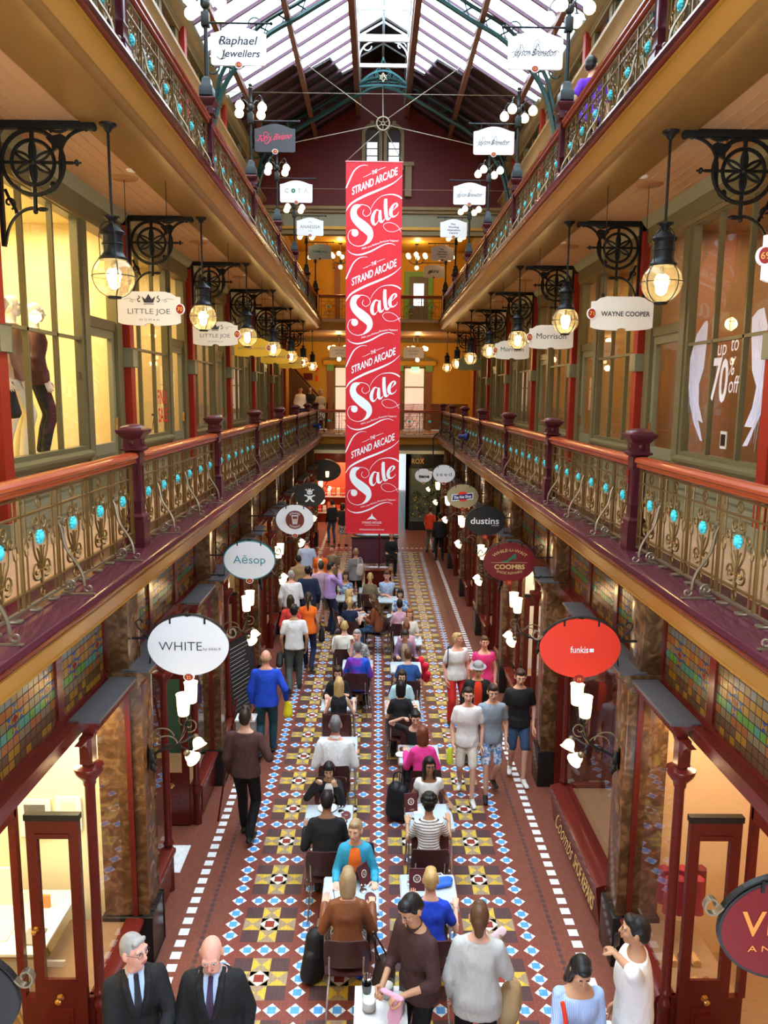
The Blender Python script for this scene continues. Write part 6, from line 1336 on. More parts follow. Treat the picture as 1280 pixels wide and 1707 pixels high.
def person(x, y, face, label, h=1.72, fem=False, pose='stand', z=0., lean=0., build=1., sk='fair', hair=('short', 'dark'), top=None, sleeve='short', bottom=None, leg='long', shoes=None, HL=None, HR=None, hands=('relaxed', 'relaxed'), hyaw=0., hpitch=0., neck='crew', jacket=None, tie=None, vox=.016, step=.0, seat=.45, twist=0., group=None, name='person', mann=False, hem=.0, glasses=False, hat=None, belt=None, inner=None, legs=None):
    """one figure: a continuous body mesh (the object itself) with hair, clothes and shoes as children. face: heading in degrees, 0 looks away from the viewer (+Y), 180 towards it"""
    k = h / 1.75; PCOUNT[0] += 1; R = random.Random(PCOUNT[0])
    w_ = build * k * .92; S_ = 1 if not fem else .90
    sit = pose == 'sit'
    hz = (seat + .115 * k) if sit else .925 * k
    hip = V((0, 0, hz)); spL = .535 * k
    upv = V((sin(twist) * .0, sin(lean), cos(lean))); fv = V((0, cos(lean), -sin(lean))); sx = V((cos(twist), sin(twist), 0)); 
    neckp = hip + upv * spL
    if fem: prof = [(-.10, .120, .095), (-.02, .168, .118), (.08, .172, .118), (.22, .150, .103), (.38, .126, .092), (.55, .136, .100), (.68, .143, .112), (.79, .145, .096), (.88, .130, .078), (.95, .088, .060), (1.02, .052, .050)]
    else: prof = [(-.10, .118, .095), (-.02, .160, .112), (.08, .163, .115), (.22, .154, .108), (.38, .150, .104), (.55, .162, .112), (.70, .168, .114), (.81, .170, .100), (.89, .150, .082), (.95, .105, .066), (1.02, .060, .058)]
    def tsec(t, w, d, inf=0.): return (hip + upv * (spL * t) + fv * ((.012 if .5 < t < .9 else -.005) * k), sx if t > .3 else V((1, 0, 0)), fv, w * w_ + inf, d * w_ * (1.12 if build > 1.1 and t < .6 else 1) + inf)
    sh = [neckp + sx * (s * (.168 if not fem else .146) * w_) - upv * (.092 * k) for s in (-1, 1)]     # left (-x), right (+x)
    ua, fa = .285 * k, .250 * k
    defH = [V((s * (.225 if not fem else .205) * w_, .06 + .02 * R.random(), hz - .06 * k)) for s in (-1, 1)]
    if sit: defH = [V((s * .16, .30, hz + .16)) for s in (-1, 1)]
    HT = [V(HL) if HL is not None else defH[0], V(HR) if HR is not None else defH[1]]
    EL, WR = [], []
    for i, s in enumerate((-1, 1)): e_, w2 = ik(sh[i], HT[i], ua, fa, (s * .55, -.75, -.35) if not sit else (s * .22, -.55, -.8)); EL.append(e_); WR.append(w2)
    # legs
    hj = [hip + V((s * .088 * w_, 0, -.02 * k)) for s in (-1, 1)]; th, sl = .425 * k, .425 * k; AN = []; KN = []
    for i, s in enumerate((-1, 1)):
        if legs: a_ = V(legs[i])
        elif sit: a_ = V((s * (.10 + .03 * R.random()), .40 + R.uniform(-.10, .06), .085 * k))
        elif pose == 'walk': a_ = V((s * .075, (step if i == 1 else -step), .085 * k + (0 if (i == 1) == (step > 0) else .06)))
        else: a_ = V((s * (.10 + .02 * R.random()), R.uniform(-.03, .05), .085 * k))
        kn, an = ik(hj[i], a_, th, sl, (s * .12, 1, .2 if not sit else .6)); KN.append(kn); AN.append(an)
    up2 = upv
    hc = neckp + up2 * (.145 * k) + V((0, .020 + .05 * sin(hpitch * PI / 180 * -.5), 0)) * k
    # ---- body
    b = MB(); bt = lambda t: tsec(*t)
    loft(b, [bt(t) for t in prof]); rc(b, neckp - up2 * .05, hc - V((0, .012, .03)), .058 * w_, .050 * k, 12)
    for i, s in enumerate((-1, 1)):
        rc(b, sh[i], EL[i], .048 * w_ * S_, .039 * w_ * S_, 10); rc(b, EL[i], WR[i], .038 * w_ * S_, .026 * k * S_, 10); E(b, sh[i] - V((s * .012, 0, 0)), (.052 * w_ * S_,) * 3)
        rc(b, hj[i], KN[i], .082 * w_, .054 * w_, 12); rc(b, KN[i], (KN[i] * .6 + AN[i] * .4) + V((0, -.012, 0)), .052 * w_, .050 * w_, 10); rc(b, KN[i] * .6 + AN[i] * .4 + V((0, -.012, 0)), AN[i], .049 * w_, .034 * k, 10)
        rc(b, AN[i] + V((0, -.03, -.04)), AN[i] + V((s * .02, .14, -.055)), .034 * k, .026 * k, 10, flat=.8)
    bv, bf = fuse(b, vox, 3); sm = mat('mannequin_white', (.78, .74, .66), .35, var=.02) if mann else skin(sk); out = MB(); out.add(bv, bf, sm)
    hr = Matrix.Rotation(rad(hyaw), 4, 'Z') @ Matrix.Rotation(rad(hpitch), 4, 'X') @ Matrix.Rotation(-lean * .3, 4, 'X'); MH = Matrix.Translation(hc) @ hr @ Matrix.Scale(k * (1.0 if not fem else .96), 4)
    (hv, hf), ew, ed, lp, br = head_template(fem); out.add(hv, hf, sm, MH)
    if not mann: out.add(ew.v, ew.f, EYEW, MH); out.add(ed.v, ed.f, EYED, MH); out.add(lp.v, lp.f, LIP, MH); out.add(br.v, br.f, hairm(hair[1]) if hair[0] else hairm('grey'), MH)
    for i, s in enumerate((-1, 1)):
        vv, ff = hand_template(hands[i]); fd = (WR[i] - EL[i]).normalized(); fd = (V((fd.x, abs(fd.y) + .35, fd.z * (.15 if HT[i].z < .9 else .8))) if sit else fd).normalized()
        px_ = V((s, 0, 0)); px_ = (px_ - fd * px_.dot(fd)); px_ = px_.normalized() if px_.length > .1 else V((0, s, 0)); pz = px_.cross(fd) * (1 if s > 0 else 1)
        if hands[i] != 'flat' and not sit: px_, pz = (V((0, -1, 0)) - fd * -fd.y), None; px_ = px_.normalized(); pz = px_.cross(fd)
        M = Matrix(((px_.x, fd.x, pz.x, WR[i].x), (px_.y, fd.y, pz.y, WR[i].y), (px_.z, fd.z, pz.z, WR[i].z), (0, 0, 0, 1))) @ Matrix.Scale(k * (1 if not fem else .92), 4)
        if s < 0 and (hands[i] == 'flat' or sit): M = M @ Matrix.Scale(-1, 4, V((1, 0, 0))) if False else M
        out.add(vv, ff, sm, M)
    rz = rad(-face) if False else rad(face)
    o = out.build(name, None, 60, (x, y, z), rz, label=label, cat='person' if not mann else 'mannequin', group=group)
    def piece(mb_, nm, m, vx=vox, smo=4, lab=None):
        v, f = fuse(mb_, vx, smo); q = MB(); q.add(v, f, m); return q.build(nm, o, 60, label=lab)
    inf = .014
    # ---- bottoms
    if bottom is not None:
        b = MB()
        if leg == 'skirt':
            loft(b, [tsec(t, w, d, inf) for t, w, d in prof if .0 <= t <= .30])
            for i in range(2): rc(b, hj[i], hj[i] + (KN[i] - hj[i]) * .92, .100 * w_, .082 * w_, 12)
            rc(b, hip - V((0, 0, .02)), (KN[0] + KN[1]) / 2 * .92 + hip * .08, .10 * w_, .085 * w_, 12, flat=.8)
        else:
            loft(b, [tsec(t, w, d, inf) for t, w, d in prof if t <= .26])
            fr = {'long': 1., 'shorts': .0, 'capri': .5}[leg]
            for i, s in enumerate((-1, 1)):
                rc(b, hj[i], KN[i] if fr else hj[i] + (KN[i] - hj[i]) * .85, .092 * w_, (.071 if fr else .078) * w_, 12)
                if fr: e_ = KN[i] + (AN[i] - KN[i]) * (fr * .97); rc(b, KN[i], KN[i] * .6 + e_ * .4 + V((0, -.012, 0)), .070 * w_, .066 * w_, 12); rc(b, KN[i] * .6 + e_ * .4 + V((0, -.012, 0)), e_, .066 * w_, (.054 if leg == 'long' else .060) * w_, 12)
        piece(b, {'skirt': 'skirt', 'long': 'trousers', 'shorts': 'shorts', 'capri': 'trousers'}[leg], bottom)
    # ---- top
    def garment(nm, m, sl_, inflate, low, open_=False, upto=.985):
        b = MB(); loft(b, [tsec(t, w, d, inflate) for t, w, d in prof if low <= t <= (.93 if neck in ('v', 'scoop') else upto)])
        if low < 0: c_ = hip + upv * (spL * low); loft(b, [(c_ + V((0, 0, 0)), V((1, 0, 0)), fv, .178 * w_ + inflate, .128 * w_ + inflate), (hip + upv * spL * .1, V((1, 0, 0)), fv, .172 * w_ + inflate, .122 * w_ + inflate)])
        for i, s in enumerate((-1, 1)):
            if sl_ == 'none': continue
            E(b, sh[i] - V((s * .010, 0, 0)), (.054 * w_ * S_ + inflate * .6,) * 3)
            f_ = {'cap': .28, 'short': .62, 'elbow': 1., 'long': 1., 'roll': 1.}[sl_]; e_ = sh[i] + (EL[i] - sh[i]) * f_
            rc(b, sh[i], e_, .054 * w_ * S_ + inflate * .7, .047 * w_ * S_ + inflate * .8, 12)
            if sl_ in ('long', 'roll'): q = EL[i] + (WR[i] - EL[i]) * (.95 if sl_ == 'long' else .35); rc(b, EL[i], q, .045 * w_ * S_ + inflate * .7, .036 * k * S_ + inflate * .6, 12)
        return piece(b, nm, m)
    if top is not None and jacket is None: garment('top', top, sleeve, .015, -.10 - hem)
    if jacket is not None:
        g = garment('jacket', jacket, 'long' if sleeve != 'short' else sleeve, .021, -.16 - hem)
        # shirt front showing between the lapels
        if top is not None:
            b = MB(); d_ = .135 * w_ + .022; P = []
            for t, hw in ((1.0, .052), (.90, .050), (.75, .036), (.60, .024), (.46, .006)):
                c_ = hip + upv * (spL * t) + fv * ((.062 if t > .95 else .098 if t > .85 else .138 if t > .55 else .130) * w_ + .016); P.append((c_, hw * k))
            vv = []; 
            for c_, hw in P: vv += [c_ - sx * hw, c_ + sx * hw, c_ + sx * hw * .9 - fv * .05, c_ - sx * hw * .9 - fv * .05]
            K = len(P); b.add(vv, [(4 * i + a, 4 * i + (a + 1) % 4, 4 * i + 4 + (a + 1) % 4, 4 * i + 4 + a) for i in range(K - 1) for a in range(4)] + [(0, 3, 2, 1), (4 * K - 4, 4 * K - 3, 4 * K - 2, 4 * K - 1)], top); b.build('shirt', o)
            if tie is not None:
                b = MB(); vv = []; tw = [.016, .018, .024, .028, .030]
                for (c_, _), hw in zip(P, tw):
                    c2_ = c_ + fv * (.004 if c_ is P[0][0] else .008); vv += [c2_ - sx * hw, c2_ + sx * hw, c2_ + sx * hw - fv * .02, c2_ - sx * hw - fv * .02]
                K = len(P); b.add(vv, [(4 * a_ + q, 4 * a_ + (q + 1) % 4, 4 * a_ + 4 + (q + 1) % 4, 4 * a_ + 4 + q) for a_ in range(K - 1) for q in range(4)] + [(0, 3, 2, 1), (4 * K - 4, 4 * K - 3, 4 * K - 2, 4 * K - 1)], tie); rc(b, P[0][0] + fv * .008 - upv * .012, P[0][0] + fv * .014 - upv * .035, .019, .013, 8, tie); b.build('tie', o)
            b = MB()
            for s in (-1, 1):
                pts = [neckp - upv * .01 + sx * (s * .075 * k) - fv * .01, hip + upv * spL * .90 + sx * (s * .075 * k) + fv * (.112 * w_ + .012), hip + upv * spL * .70 + sx * (s * .052 * k) + fv * (.150 * w_ + .012), hip + upv * spL * .46 + sx * (s * .012) + fv * (.142 * w_ + .014)]
                b.tube(pts, [.020, .026, .024, .006], 8, jacket)
            b.build('lapels', o)
    if neck == 'collar' and top is not None:
        b = MB(); M = Matrix.Translation(neckp + V((0, .004, -.008))) ; b.lathe([(.066 * w_, -.018), (.060 * w_, .020), (.064 * w_, .024), (.074 * w_, -.012)], 18, top, M=M @ Matrix.Rotation(-.25 - lean, 4, 'X')); b.build('collar', o)
    if inner is not None:
        b = MB(); loft(b, [(hip + upv * (spL * t) + fv * (d_ * w_ + .026), sx, fv, hw * k, .03) for t, hw, d_ in ((.05, .075, .115), (.30, .07, .105), (.55, .072, .118), (.75, .07, .120), (.86, .06, .098), (.95, .05, .070))]); q = MB(); v, f = fuse(b, .012, 3); q.add(v, f, inner); q.build('blouse_front', o)
    # ---- hair, hat
    if hair[0] and hair[0] != 'bald' and not mann:
        vv, ff = hair_template(hair[0]); q = MB(); q.add(vv, ff, hairm(hair[1]), MH @ Matrix.Scale(1.005, 4)); q.build('hair', o, 80)
    if hat is not None:
        q = MB(); q.lathe([(.13, .070), (.135, .076), (.088, .085), (.084, .13), (.060, .155), (.01, .162)], 20, hat, M=MH); q.build('hat', o)
    if glasses:
        q = MB()
        for s in (-1, 1): q.tube([(s * .033 + .021 * cos(a), .092, .012 + .016 * sin(a)) for a in lerpl(0, 2 * PI, 11)], .0018, 4, M_INK, MH, cap=False); q.tube([(s * .054, .09, .014), (s * .078, .0, .012)], .0018, 4, M_INK, MH)
        q.tube([(-.012, .094, .014), (.012, .094, .014)], .0018, 4, M_INK, MH); q.build('spectacles', o)
    # ---- shoes
    if not mann:
        for i, s in enumerate((-1, 1)):
            b = MB(); a_ = AN[i]; fl = V((s * .025, .165, 0)) * k; z0 = .03 * k - (a_.z - .085 * k) * 0
            hl = V((a_.x, a_.y - .035 * k, a_.z - .050 * k)); to = hl + V((s * .03, .19, -.006)) * k
            rc(b, hl, to, .040 * k, .034 * k, 12, flat=.85); rc(b, a_ + V((0, -.015, -.01)), a_ + V((s * .015, .05, -.045)), .036 * k, .036 * k, 10)
            lo_ = min(p[2] for p in b.v); b.v = [(p[0], p[1], max(p[2], lo_ + .012)) for p in b.v]
            piece(b, 'shoe', shoes or LEATH, .010, 2)
    return o
def world_pt(o, p): return o.matrix_basis @ V(p)
# ---- wardrobe
C_BLK = cloth('black', (.018, .018, .020)); C_PALE = cloth('pale_blue', (.45, .60, .82), .6); C_TIE = cloth('tie_black', (.02, .02, .03), .5); C_TIE2 = cloth('tie_plum', (.05, .03, .07), .5); C_BROWN = cloth('waiter_brown', (.060, .028, .026), .7); C_BRN2 = cloth('plum_brown', (.085, .040, .034)); C_BLKT = cloth('black_trouser', (.012, .012, .014)); C_LGREY = cloth('pale_grey', (.48, .48, .45)); C_BSTR = cloth('blue_stripe', (.30, .45, .78), .7, 'vstripe', (.48, .62, .90)); C_WHT = cloth('white', (.80, .80, .79)); C_KHK = cloth('khaki', (.40, .34, .22)); C_TURQ = cloth('turquoise', (.045, .36, .55)); C_ORNG = cloth('orange', (.85, .17, .02)); C_DKB = cloth('dark_blue', (.025, .03, .055)); C_LEAT = mat('leather_tan', (.22, .075, .03), .35, var=.2, bump=.6, bscale=9); C_FLOR = cloth('monochrome_print', (.03, .03, .03), .7, 'floral', (.72, .72, .70)); C_BLUE = cloth('royal_blue', (.02, .06, .55)); C_STR = cloth('navy_stripe', (.78, .77, .74), .8, 'hstripe', (.03, .035, .06)); C_PINK = cloth('hot_pink', (.80, .05, .28)); C_AQUA = cloth('pale_aqua', (.50, .72, .76)); C_MBLU = cloth('mid_blue', (.03, .09, .28)); C_MAUV = cloth('mauve_grey', (.20, .13, .20)); C_BEIG = cloth('beige', (.48, .38, .24)); C_SATN = cloth('satin', (.02, .10, .60), .3, 'satin', (.22, .04, .42)); C_GPAT = cloth('grey_print', (.16, .17, .18), .7, 'floral', (.50, .49, .46)); C_CRM = cloth('cream', (.74, .70, .60)); C_NAVY = cloth('navy', (.018, .025, .06)); C_RUST = cloth('rust', (.20, .055, .02)); C_DENM = cloth('denim', (.05, .09, .17)); C_BPAT = cloth('blue_print', (.10, .24, .52), .7, 'floral', (.70, .74, .80)); C_OLIV = cloth('olive', (.22, .17, .10)); C_CHEK = cloth('blue_check', (.30, .46, .74), .7, 'check', (.52, .64, .82)); C_PPNK = cloth('pale_pink', (.62, .34, .42)); C_LILA = cloth('lilac', (.40, .27, .58)); C_FMAV = cloth('faded_mauve', (.36, .26, .34)); C_LBLU = cloth('light_blue', (.46, .56, .74)); C_TANN = cloth('tan_top', (.36, .24, .12)); C_GREY = cloth('mid_grey', (.28, .28, .30)); C_GTRO = cloth('grey_green_trouser', (.10, .12, .11)); C_CORL = cloth('coral', (.70, .06, .06)); C_RBLU = cloth('bright_blue', (.02, .08, .62)); C_TEAL = cloth('teal_jeans', (.03, .09, .12)); C_REDT = cloth('red_trouser', (.60, .03, .03)); C_PNK2 = cloth('bright_pink', (.82, .05, .22)); C_REDS = cloth('red', (.70, .05, .02)); C_GRTE = cloth('blue_grey', (.26, .32, .38)); C_PURP = cloth('purple', (.12, .03, .42))
# ---- people, nearest first along the floor
person(-1.747, 4.939, 205, 'grey-haired man in a black suit and pale blue shirt holding yellow food', lean=0.03, h=1.78, jacket=C_BLK, top=C_PALE, tie=C_TIE, sleeve='long', bottom=C_BLK, hair=('crop', 'grey'), sk='pink', neck='collar', hyaw=38, HL=(-.10, .36, 1.12), HR=(.12, .33, .98), hands=('grip', 'relaxed'), pose='walk', step=.15, glasses=True)
person(-1.197, 4.984, 182, 'bald man in a black suit with a dark tie walking with lowered head', lean=0.06, h=1.75, jacket=C_BLK, top=C_PALE, tie=C_TIE2, sleeve='long', bottom=C_BLK, hair=('bald', 'grey'), sk='pink', neck='collar', hpitch=-26, HR=(.16, .26, .95), pose='walk', step=-.2, build=1.06)
person(0.300, 5.460, 132, 'waiter in a dark brown shirt folding a pink cloth over the white table', lean=0.10, h=1.75, top=C_BROWN, sleeve='roll', bottom=C_BLKT, hair=('short', 'black'), sk='tan', neck='collar', hpitch=-30, HL=(-.13, .30, 1.06), HR=(.10, .30, 1.00), hands=('grip', 'grip'), hem=.1, build=1.0)
person(0.745, 5.360, -8, 'woman seen from behind in a pale grey hooded jacket with a tan handbag', lean=0.02, h=1.68, fem=True, jacket=C_LGREY, sleeve='long', bottom=C_BLKT, hair=('shag', 'brown'), sk='fair', HR=(.10, .26, 1.12), build=1.12, hem=.06, pose='walk', step=.12)
person(1.406, 4.968, 180, 'dark-haired woman in a pale blue striped shirt looking down at her phone', lean=0.06, h=1.62, fem=True, top=C_BSTR, sleeve='elbow', bottom=C_BLKT, hair=('long', 'black'), sk='tan', neck='v', hpitch=-32, HL=(-.13, .16, .80), HR=(.06, .34, 1.02), hands=('relaxed', 'grip'), hem=.12, build=1.08)
person(1.873, 5.128, 72, 'man in a white T-shirt and khaki trousers holding a phone to his ear', lean=0.00, h=1.76, top=C_WHT, sleeve='elbow', bottom=C_KHK, hair=('short', 'black'), sk='tan', HL=(-.16, .15, 1.52), HR=(.20, .10, .85), hands=('grip', 'relaxed'), hem=.12, build=1.12)
person(-0.250, 7.300, 180, 'woman in a turquoise cardigan over an orange top seated facing the viewer', lean=0.12, pose='sit', seat=.43, h=1.62, fem=True, jacket=C_TURQ, inner=C_ORNG, sleeve='long', bottom=C_DKB, hair=('pony', 'ash'), sk='fair', hyaw=-18, HL=(-.20, .30, .74), HR=(.18, .30, .74), hands=('flat', 'flat'), build=.94)
person(-0.293, 6.296, 0, 'woman seen from behind in a tan leather jacket beside a black backpack', lean=0.16, pose='sit', seat=.43, h=1.62, fem=True, jacket=C_LEAT, sleeve='long', bottom=C_FLOR, leg='skirt', hair=('bob', 'ash'), sk='fair', HL=(-.22, .28, .80), HR=(.22, .28, .80), shoes=C_BLUE, build=1.0)
person(0.446, 6.303, -4, 'woman with short fair hair in a royal blue top seen from behind', lean=0.14, pose='sit', seat=.43, h=1.62, fem=True, top=C_BLUE, sleeve='short', bottom=C_BLKT, hair=('short', 'blond'), sk='fair', HL=(-.18, .32, .80), HR=(.24, .28, .80), build=1.04)
person(-0.566, 7.613, 0, 'person with cropped black hair in a black long-sleeved top, seated facing away', lean=0.18, pose='sit', seat=.43, h=1.68, top=C_BLK, sleeve='long', bottom=C_BLKT, hair=('crop', 'black'), sk='brown', HL=(-.24, .26, .78), HR=(.16, .34, .80), build=.98)
person(-0.597, 8.704, 180, 'girl with black bobbed hair and a white scarf eating behind the plates', lean=0.20, pose='sit', seat=.43, h=1.52, fem=True, jacket=C_BLK, inner=C_WHT, sleeve='long', bottom=C_BLKT, hair=('bob', 'black'), sk='asian', hpitch=-12, HL=(-.10, .30, .98), HR=(.14, .28, 1.02), hands=('pinch', 'pinch'), build=.94)
person(-0.572, 9.474, 0, 'broad grey-haired man in a white shirt and khaki trousers seated facing away', lean=0.10, pose='sit', seat=.43, h=1.76, top=C_WHT, sleeve='elbow', bottom=C_KHK, hair=('short', 'salt'), sk='pink', HL=(-.26, .26, .74), HR=(.26, .26, .74), build=1.14, neck='collar')
person(0.588, 8.689, 180, 'woman with long black hair in a white top seated facing the viewer', lean=0.14, pose='sit', seat=.43, h=1.62, fem=True, top=C_WHT, sleeve='cap', bottom=C_BLKT, hair=('long', 'black'), sk='brown', neck='scoop', hyaw=10, HL=(-.24, .24, .76), HR=(.22, .26, .76), hands=('flat', 'flat'), build=.94)
person(0.527, 7.658, 0, 'woman with curly black hair in a navy and white striped top, facing away', lean=0.14, pose='sit', seat=.43, h=1.60, fem=True, top=C_STR, sleeve='short', bottom=C_FLOR, hair=('curly', 'black'), sk='tan', HL=(-.22, .32, .80), HR=(.24, .34, .82), hands=('flat', 'flat'), build=.94)
person(0.565, 9.370, 6, 'woman with auburn hair in a hot pink jacket seated facing away', lean=0.12, pose='sit', seat=.43, h=1.62, fem=True, jacket=C_PINK, sleeve='long', bottom=C_DKB, hair=('bob', 'auburn'), sk='fair', HL=(-.18, .32, .80), HR=(.20, .26, .76), build=.94)
person(0.501, 10.156, 178, 'woman with pinned black hair in a black top resting a hand on her head', lean=0.22, pose='sit', seat=.43, h=1.60, fem=True, top=C_BLK, sleeve='short', bottom=C_BLKT, hair=('bun', 'black'), sk='fair', neck='scoop', hpitch=-14, HR=(.18, .22, 1.16), HL=(-.06, .34, .82), hands=('relaxed', 'pinch'), build=.94)
person(0.326, 10.985, 0, 'person with black bobbed hair in a black T-shirt, seated facing away', lean=0.14, pose='sit', seat=.43, h=1.60, fem=True, top=C_BLK, sleeve='short', bottom=C_BLKT, hair=('bob', 'black'), sk='asian', HL=(-.20, .28, .76), HR=(.24, .26, .76), build=.94)
person(0.358, 11.683, 180, 'woman with long dark hair in a pale aqua top behind the black-haired diner', lean=0.18, pose='sit', seat=.43, h=1.60, fem=True, top=C_AQUA, sleeve='short', bottom=C_DKB, hair=('long', 'dark'), sk='fair', hpitch=-8, HL=(-.20, .28, .76), HR=(.20, .28, .78), build=.94)
person(0.493, 12.448, 0, 'person with short dark hair in a plain blue T-shirt, seated facing away', lean=0.20, pose='sit', seat=.43, h=1.60, top=C_MBLU, sleeve='short', bottom=C_DKB, hair=('crop', 'brown'), sk='fair', HL=(-.18, .32, .80), HR=(.20, .30, .78), build=.94)
person(0.481, 13.804, 180, 'woman in a purple-grey sweater with a beige scarf looking down', lean=0.18, pose='sit', seat=.43, h=1.62, fem=True, jacket=C_MAUV, inner=C_BEIG, sleeve='long', bottom=C_DKB, hair=('bob', 'dark'), sk='tan', hpitch=-24, HL=(-.22, .26, .76), HR=(.14, .30, .80), build=.94)
person(-0.360, 12.781, -4, 'grey-haired woman in a shiny blue and purple satin blouse seen from behind', lean=0.10, pose='sit', seat=.43, h=1.64, fem=True, top=C_SATN, sleeve='elbow', bottom=C_BLKT, hair=('short', 'salt'), sk='fair', HL=(-.20, .30, .80), HR=(.22, .26, .76), build=1.12, hem=.1)
person(-0.385, 13.652, 176, 'grey-haired person in a patterned grey shirt with a hand at the chin', lean=0.14, pose='sit', seat=.43, h=1.64, top=C_GPAT, sleeve='short', bottom=C_KHK, hair=('short', 'grey'), sk='pink', HR=(.08, .24, 1.08), HL=(-.22, .26, .76), build=.94)
person(-0.604, 11.069, 0, 'woman with long blond hair in a sleeveless black top, facing away', lean=0.14, pose='sit', seat=.43, h=1.62, fem=True, top=C_BLK, sleeve='none', bottom=C_BLKT, hair=('long', 'blond'), sk='fair', HL=(-.20, .28, .80), HR=(.22, .28, .82), build=.94)
person(-0.653, 11.840, 182, 'woman with dark hair in a black top behind the long blond hair', lean=0.20, pose='sit', seat=.43, h=1.62, fem=True, top=C_BLK, sleeve='long', bottom=C_BLKT, hair=('long', 'dark'), sk='fair', hpitch=-14, HL=(-.16, .28, .84), HR=(.18, .28, .84), build=.94)
person(-0.639, 14.045, 4, 'person with short fair hair in a cream top, seated facing away', lean=0.06, pose='sit', seat=.43, h=1.62, fem=True, top=C_CRM, sleeve='elbow', bottom=C_KHK, hair=('short', 'blond'), sk='fair', HL=(-.18, .30, .78), HR=(.20, .28, .78), build=1.12)
person(-0.602, 15.782, 0, 'woman with short blond hair in a navy sleeveless top, facing away', lean=0.06, pose='sit', seat=.43, h=1.62, fem=True, top=C_NAVY, sleeve='cap', bottom=C_BLKT, hair=('shag', 'blond'), sk='fair', HL=(-.24, .24, .74), HR=(.24, .24, .74), build=.94)
person(0.020, 16.028, 62, 'woman with long brown hair leaning sideways in a rust brown top', lean=0.20, pose='sit', seat=.43, h=1.62, fem=True, top=C_RUST, sleeve='long', bottom=C_DENM, hair=('longwavy', 'brown'), sk='fair', hpitch=-16, HL=(-.12, .30, .76), HR=(.14, .30, .76), build=.94)
person(-0.726, 16.511, -70, 'woman with wavy blond hair in a dark top turned to the right', lean=0.14, pose='sit', seat=.43, h=1.62, fem=True, top=C_BLK, sleeve='cap', bottom=C_BLKT, hair=('longwavy', 'blond'), sk='fair', HL=(-.12, .30, .76), HR=(.14, .30, .76), build=.94)
person(-0.785, 18.305, 180, 'smiling dark-haired woman in a blue patterned top at the far table', lean=0.10, pose='sit', seat=.43, h=1.64, fem=True, top=C_BPAT, sleeve='short', bottom=C_DKB, hair=('bob', 'dark'), sk='tan', neck='v', build=.94)
person(-0.192, 18.045, 0, 'woman with a blond ponytail in an olive top, facing away', lean=0.08, pose='sit', seat=.43, h=1.62, fem=True, top=C_OLIV, sleeve='short', bottom=C_DKB, hair=('pony', 'blond'), sk='fair', build=.94)
person(0.217, 18.233, 176, 'man in a pale blue checked shirt with folded arms at the far table', lean=0.14, pose='sit', seat=.43, h=1.72, top=C_CHEK, sleeve='short', bottom=C_KHK, hair=('short', 'brown'), sk='pink', hpitch=-10, HL=(.06, .28, .78), HR=(-.04, .30, .76), build=.94)
person(0.489, 16.724, 176, 'woman with a black bob in a blue and white patterned top facing the viewer', lean=0.12, pose='sit', seat=.43, h=1.60, fem=True, top=C_BPAT, sleeve='short', bottom=C_DKB, hair=('bob', 'black'), sk='asian', hpitch=-8, build=.94)
person(0.446, 15.675, 2, 'woman with a black bun in a pale pink top, facing away', lean=0.12, pose='sit', seat=.43, h=1.58, fem=True, top=C_PPNK, sleeve='short', bottom=C_BLKT, hair=('bun', 'black'), sk='asian', build=.94)
person(0.630, 15.133, 178, 'woman with long red hair in a white top, hand at her chin', lean=0.12, pose='sit', seat=.43, h=1.60, fem=True, top=C_CRM, sleeve='short', bottom=C_DENM, hair=('long', 'red'), sk='fair', hpitch=-10, HR=(.05, .22, 1.05), HL=(-.16, .28, .78), build=.94)
person(0.530, 14.090, 2, 'person with reddish brown hair partly hidden between the two facing women', lean=0.20, pose='sit', seat=.43, h=1.58, fem=True, top=C_PPNK, sleeve='short', bottom=C_DKB, hair=('shag', 'auburn'), sk='fair', build=.94)
person(-1.574, 16.866, 2, 'man in a dark navy suit standing with his back to the viewer', lean=0.02, h=1.74, jacket=C_NAVY, sleeve='long', bottom=C_NAVY, hair=('crop', 'black'), sk='tan', build=1.08)
person(-1.111, 17.369, -62, 'man in a lilac shirt standing in profile with a hand at his chin', lean=0.02, h=1.72, top=C_LILA, sleeve='long', bottom=C_NAVY, hair=('short', 'black'), sk='tan', HR=(.02, .24, 1.38), HL=(-.12, .25, 1.12), build=1.05)
person(-1.330, 17.594, 6, 'man in a faded mauve shirt and khaki shorts standing behind the lilac shirt', lean=0.02, h=1.68, top=C_FMAV, sleeve='short', bottom=C_KHK, leg='shorts', hair=('short', 'dark'), sk='pink', build=1.1, hem=.1)
person(-1.926, 16.714, 10, 'man in a white shirt and khaki trousers at the shop front on the left', lean=0.04, h=1.66, top=C_WHT, sleeve='long', bottom=C_KHK, hair=('crop', 'grey'), sk='pink', build=1.15, HR=(.1, .2, 1.0))
person(-1.918, 20.407, 4, 'man in a light blue shirt and navy trousers leaning forward under the lamps', lean=0.12, h=1.70, top=C_LBLU, sleeve='short', bottom=C_NAVY, hair=('crop', 'dark'), sk='pink', hpitch=-30, build=1.1)
person(-1.928, 18.425, 20, 'stooping person in a tan top with a dark strap across the back', lean=0.06, h=1.64, top=C_TANN, sleeve='short', bottom=C_DKB, hair=('short', 'black'), sk='tan', hpitch=-20, build=1.1)
person(-1.504, 19.849, 178, 'fair-haired woman in an orange cardigan and white top facing the viewer', lean=0.02, h=1.54, fem=True, jacket=C_ORNG, inner=C_WHT, sleeve='short', bottom=C_DKB, hair=('short', 'blond'), sk='pink', build=1.1)
person(-1.187, 19.939, 160, 'brown-haired woman in an olive top standing near the banner', lean=0.02, h=1.62, fem=True, top=C_OLIV, sleeve='short', bottom=C_DKB, hair=('bun', 'brown'), sk='pink', HR=(.05, .22, 1.0))
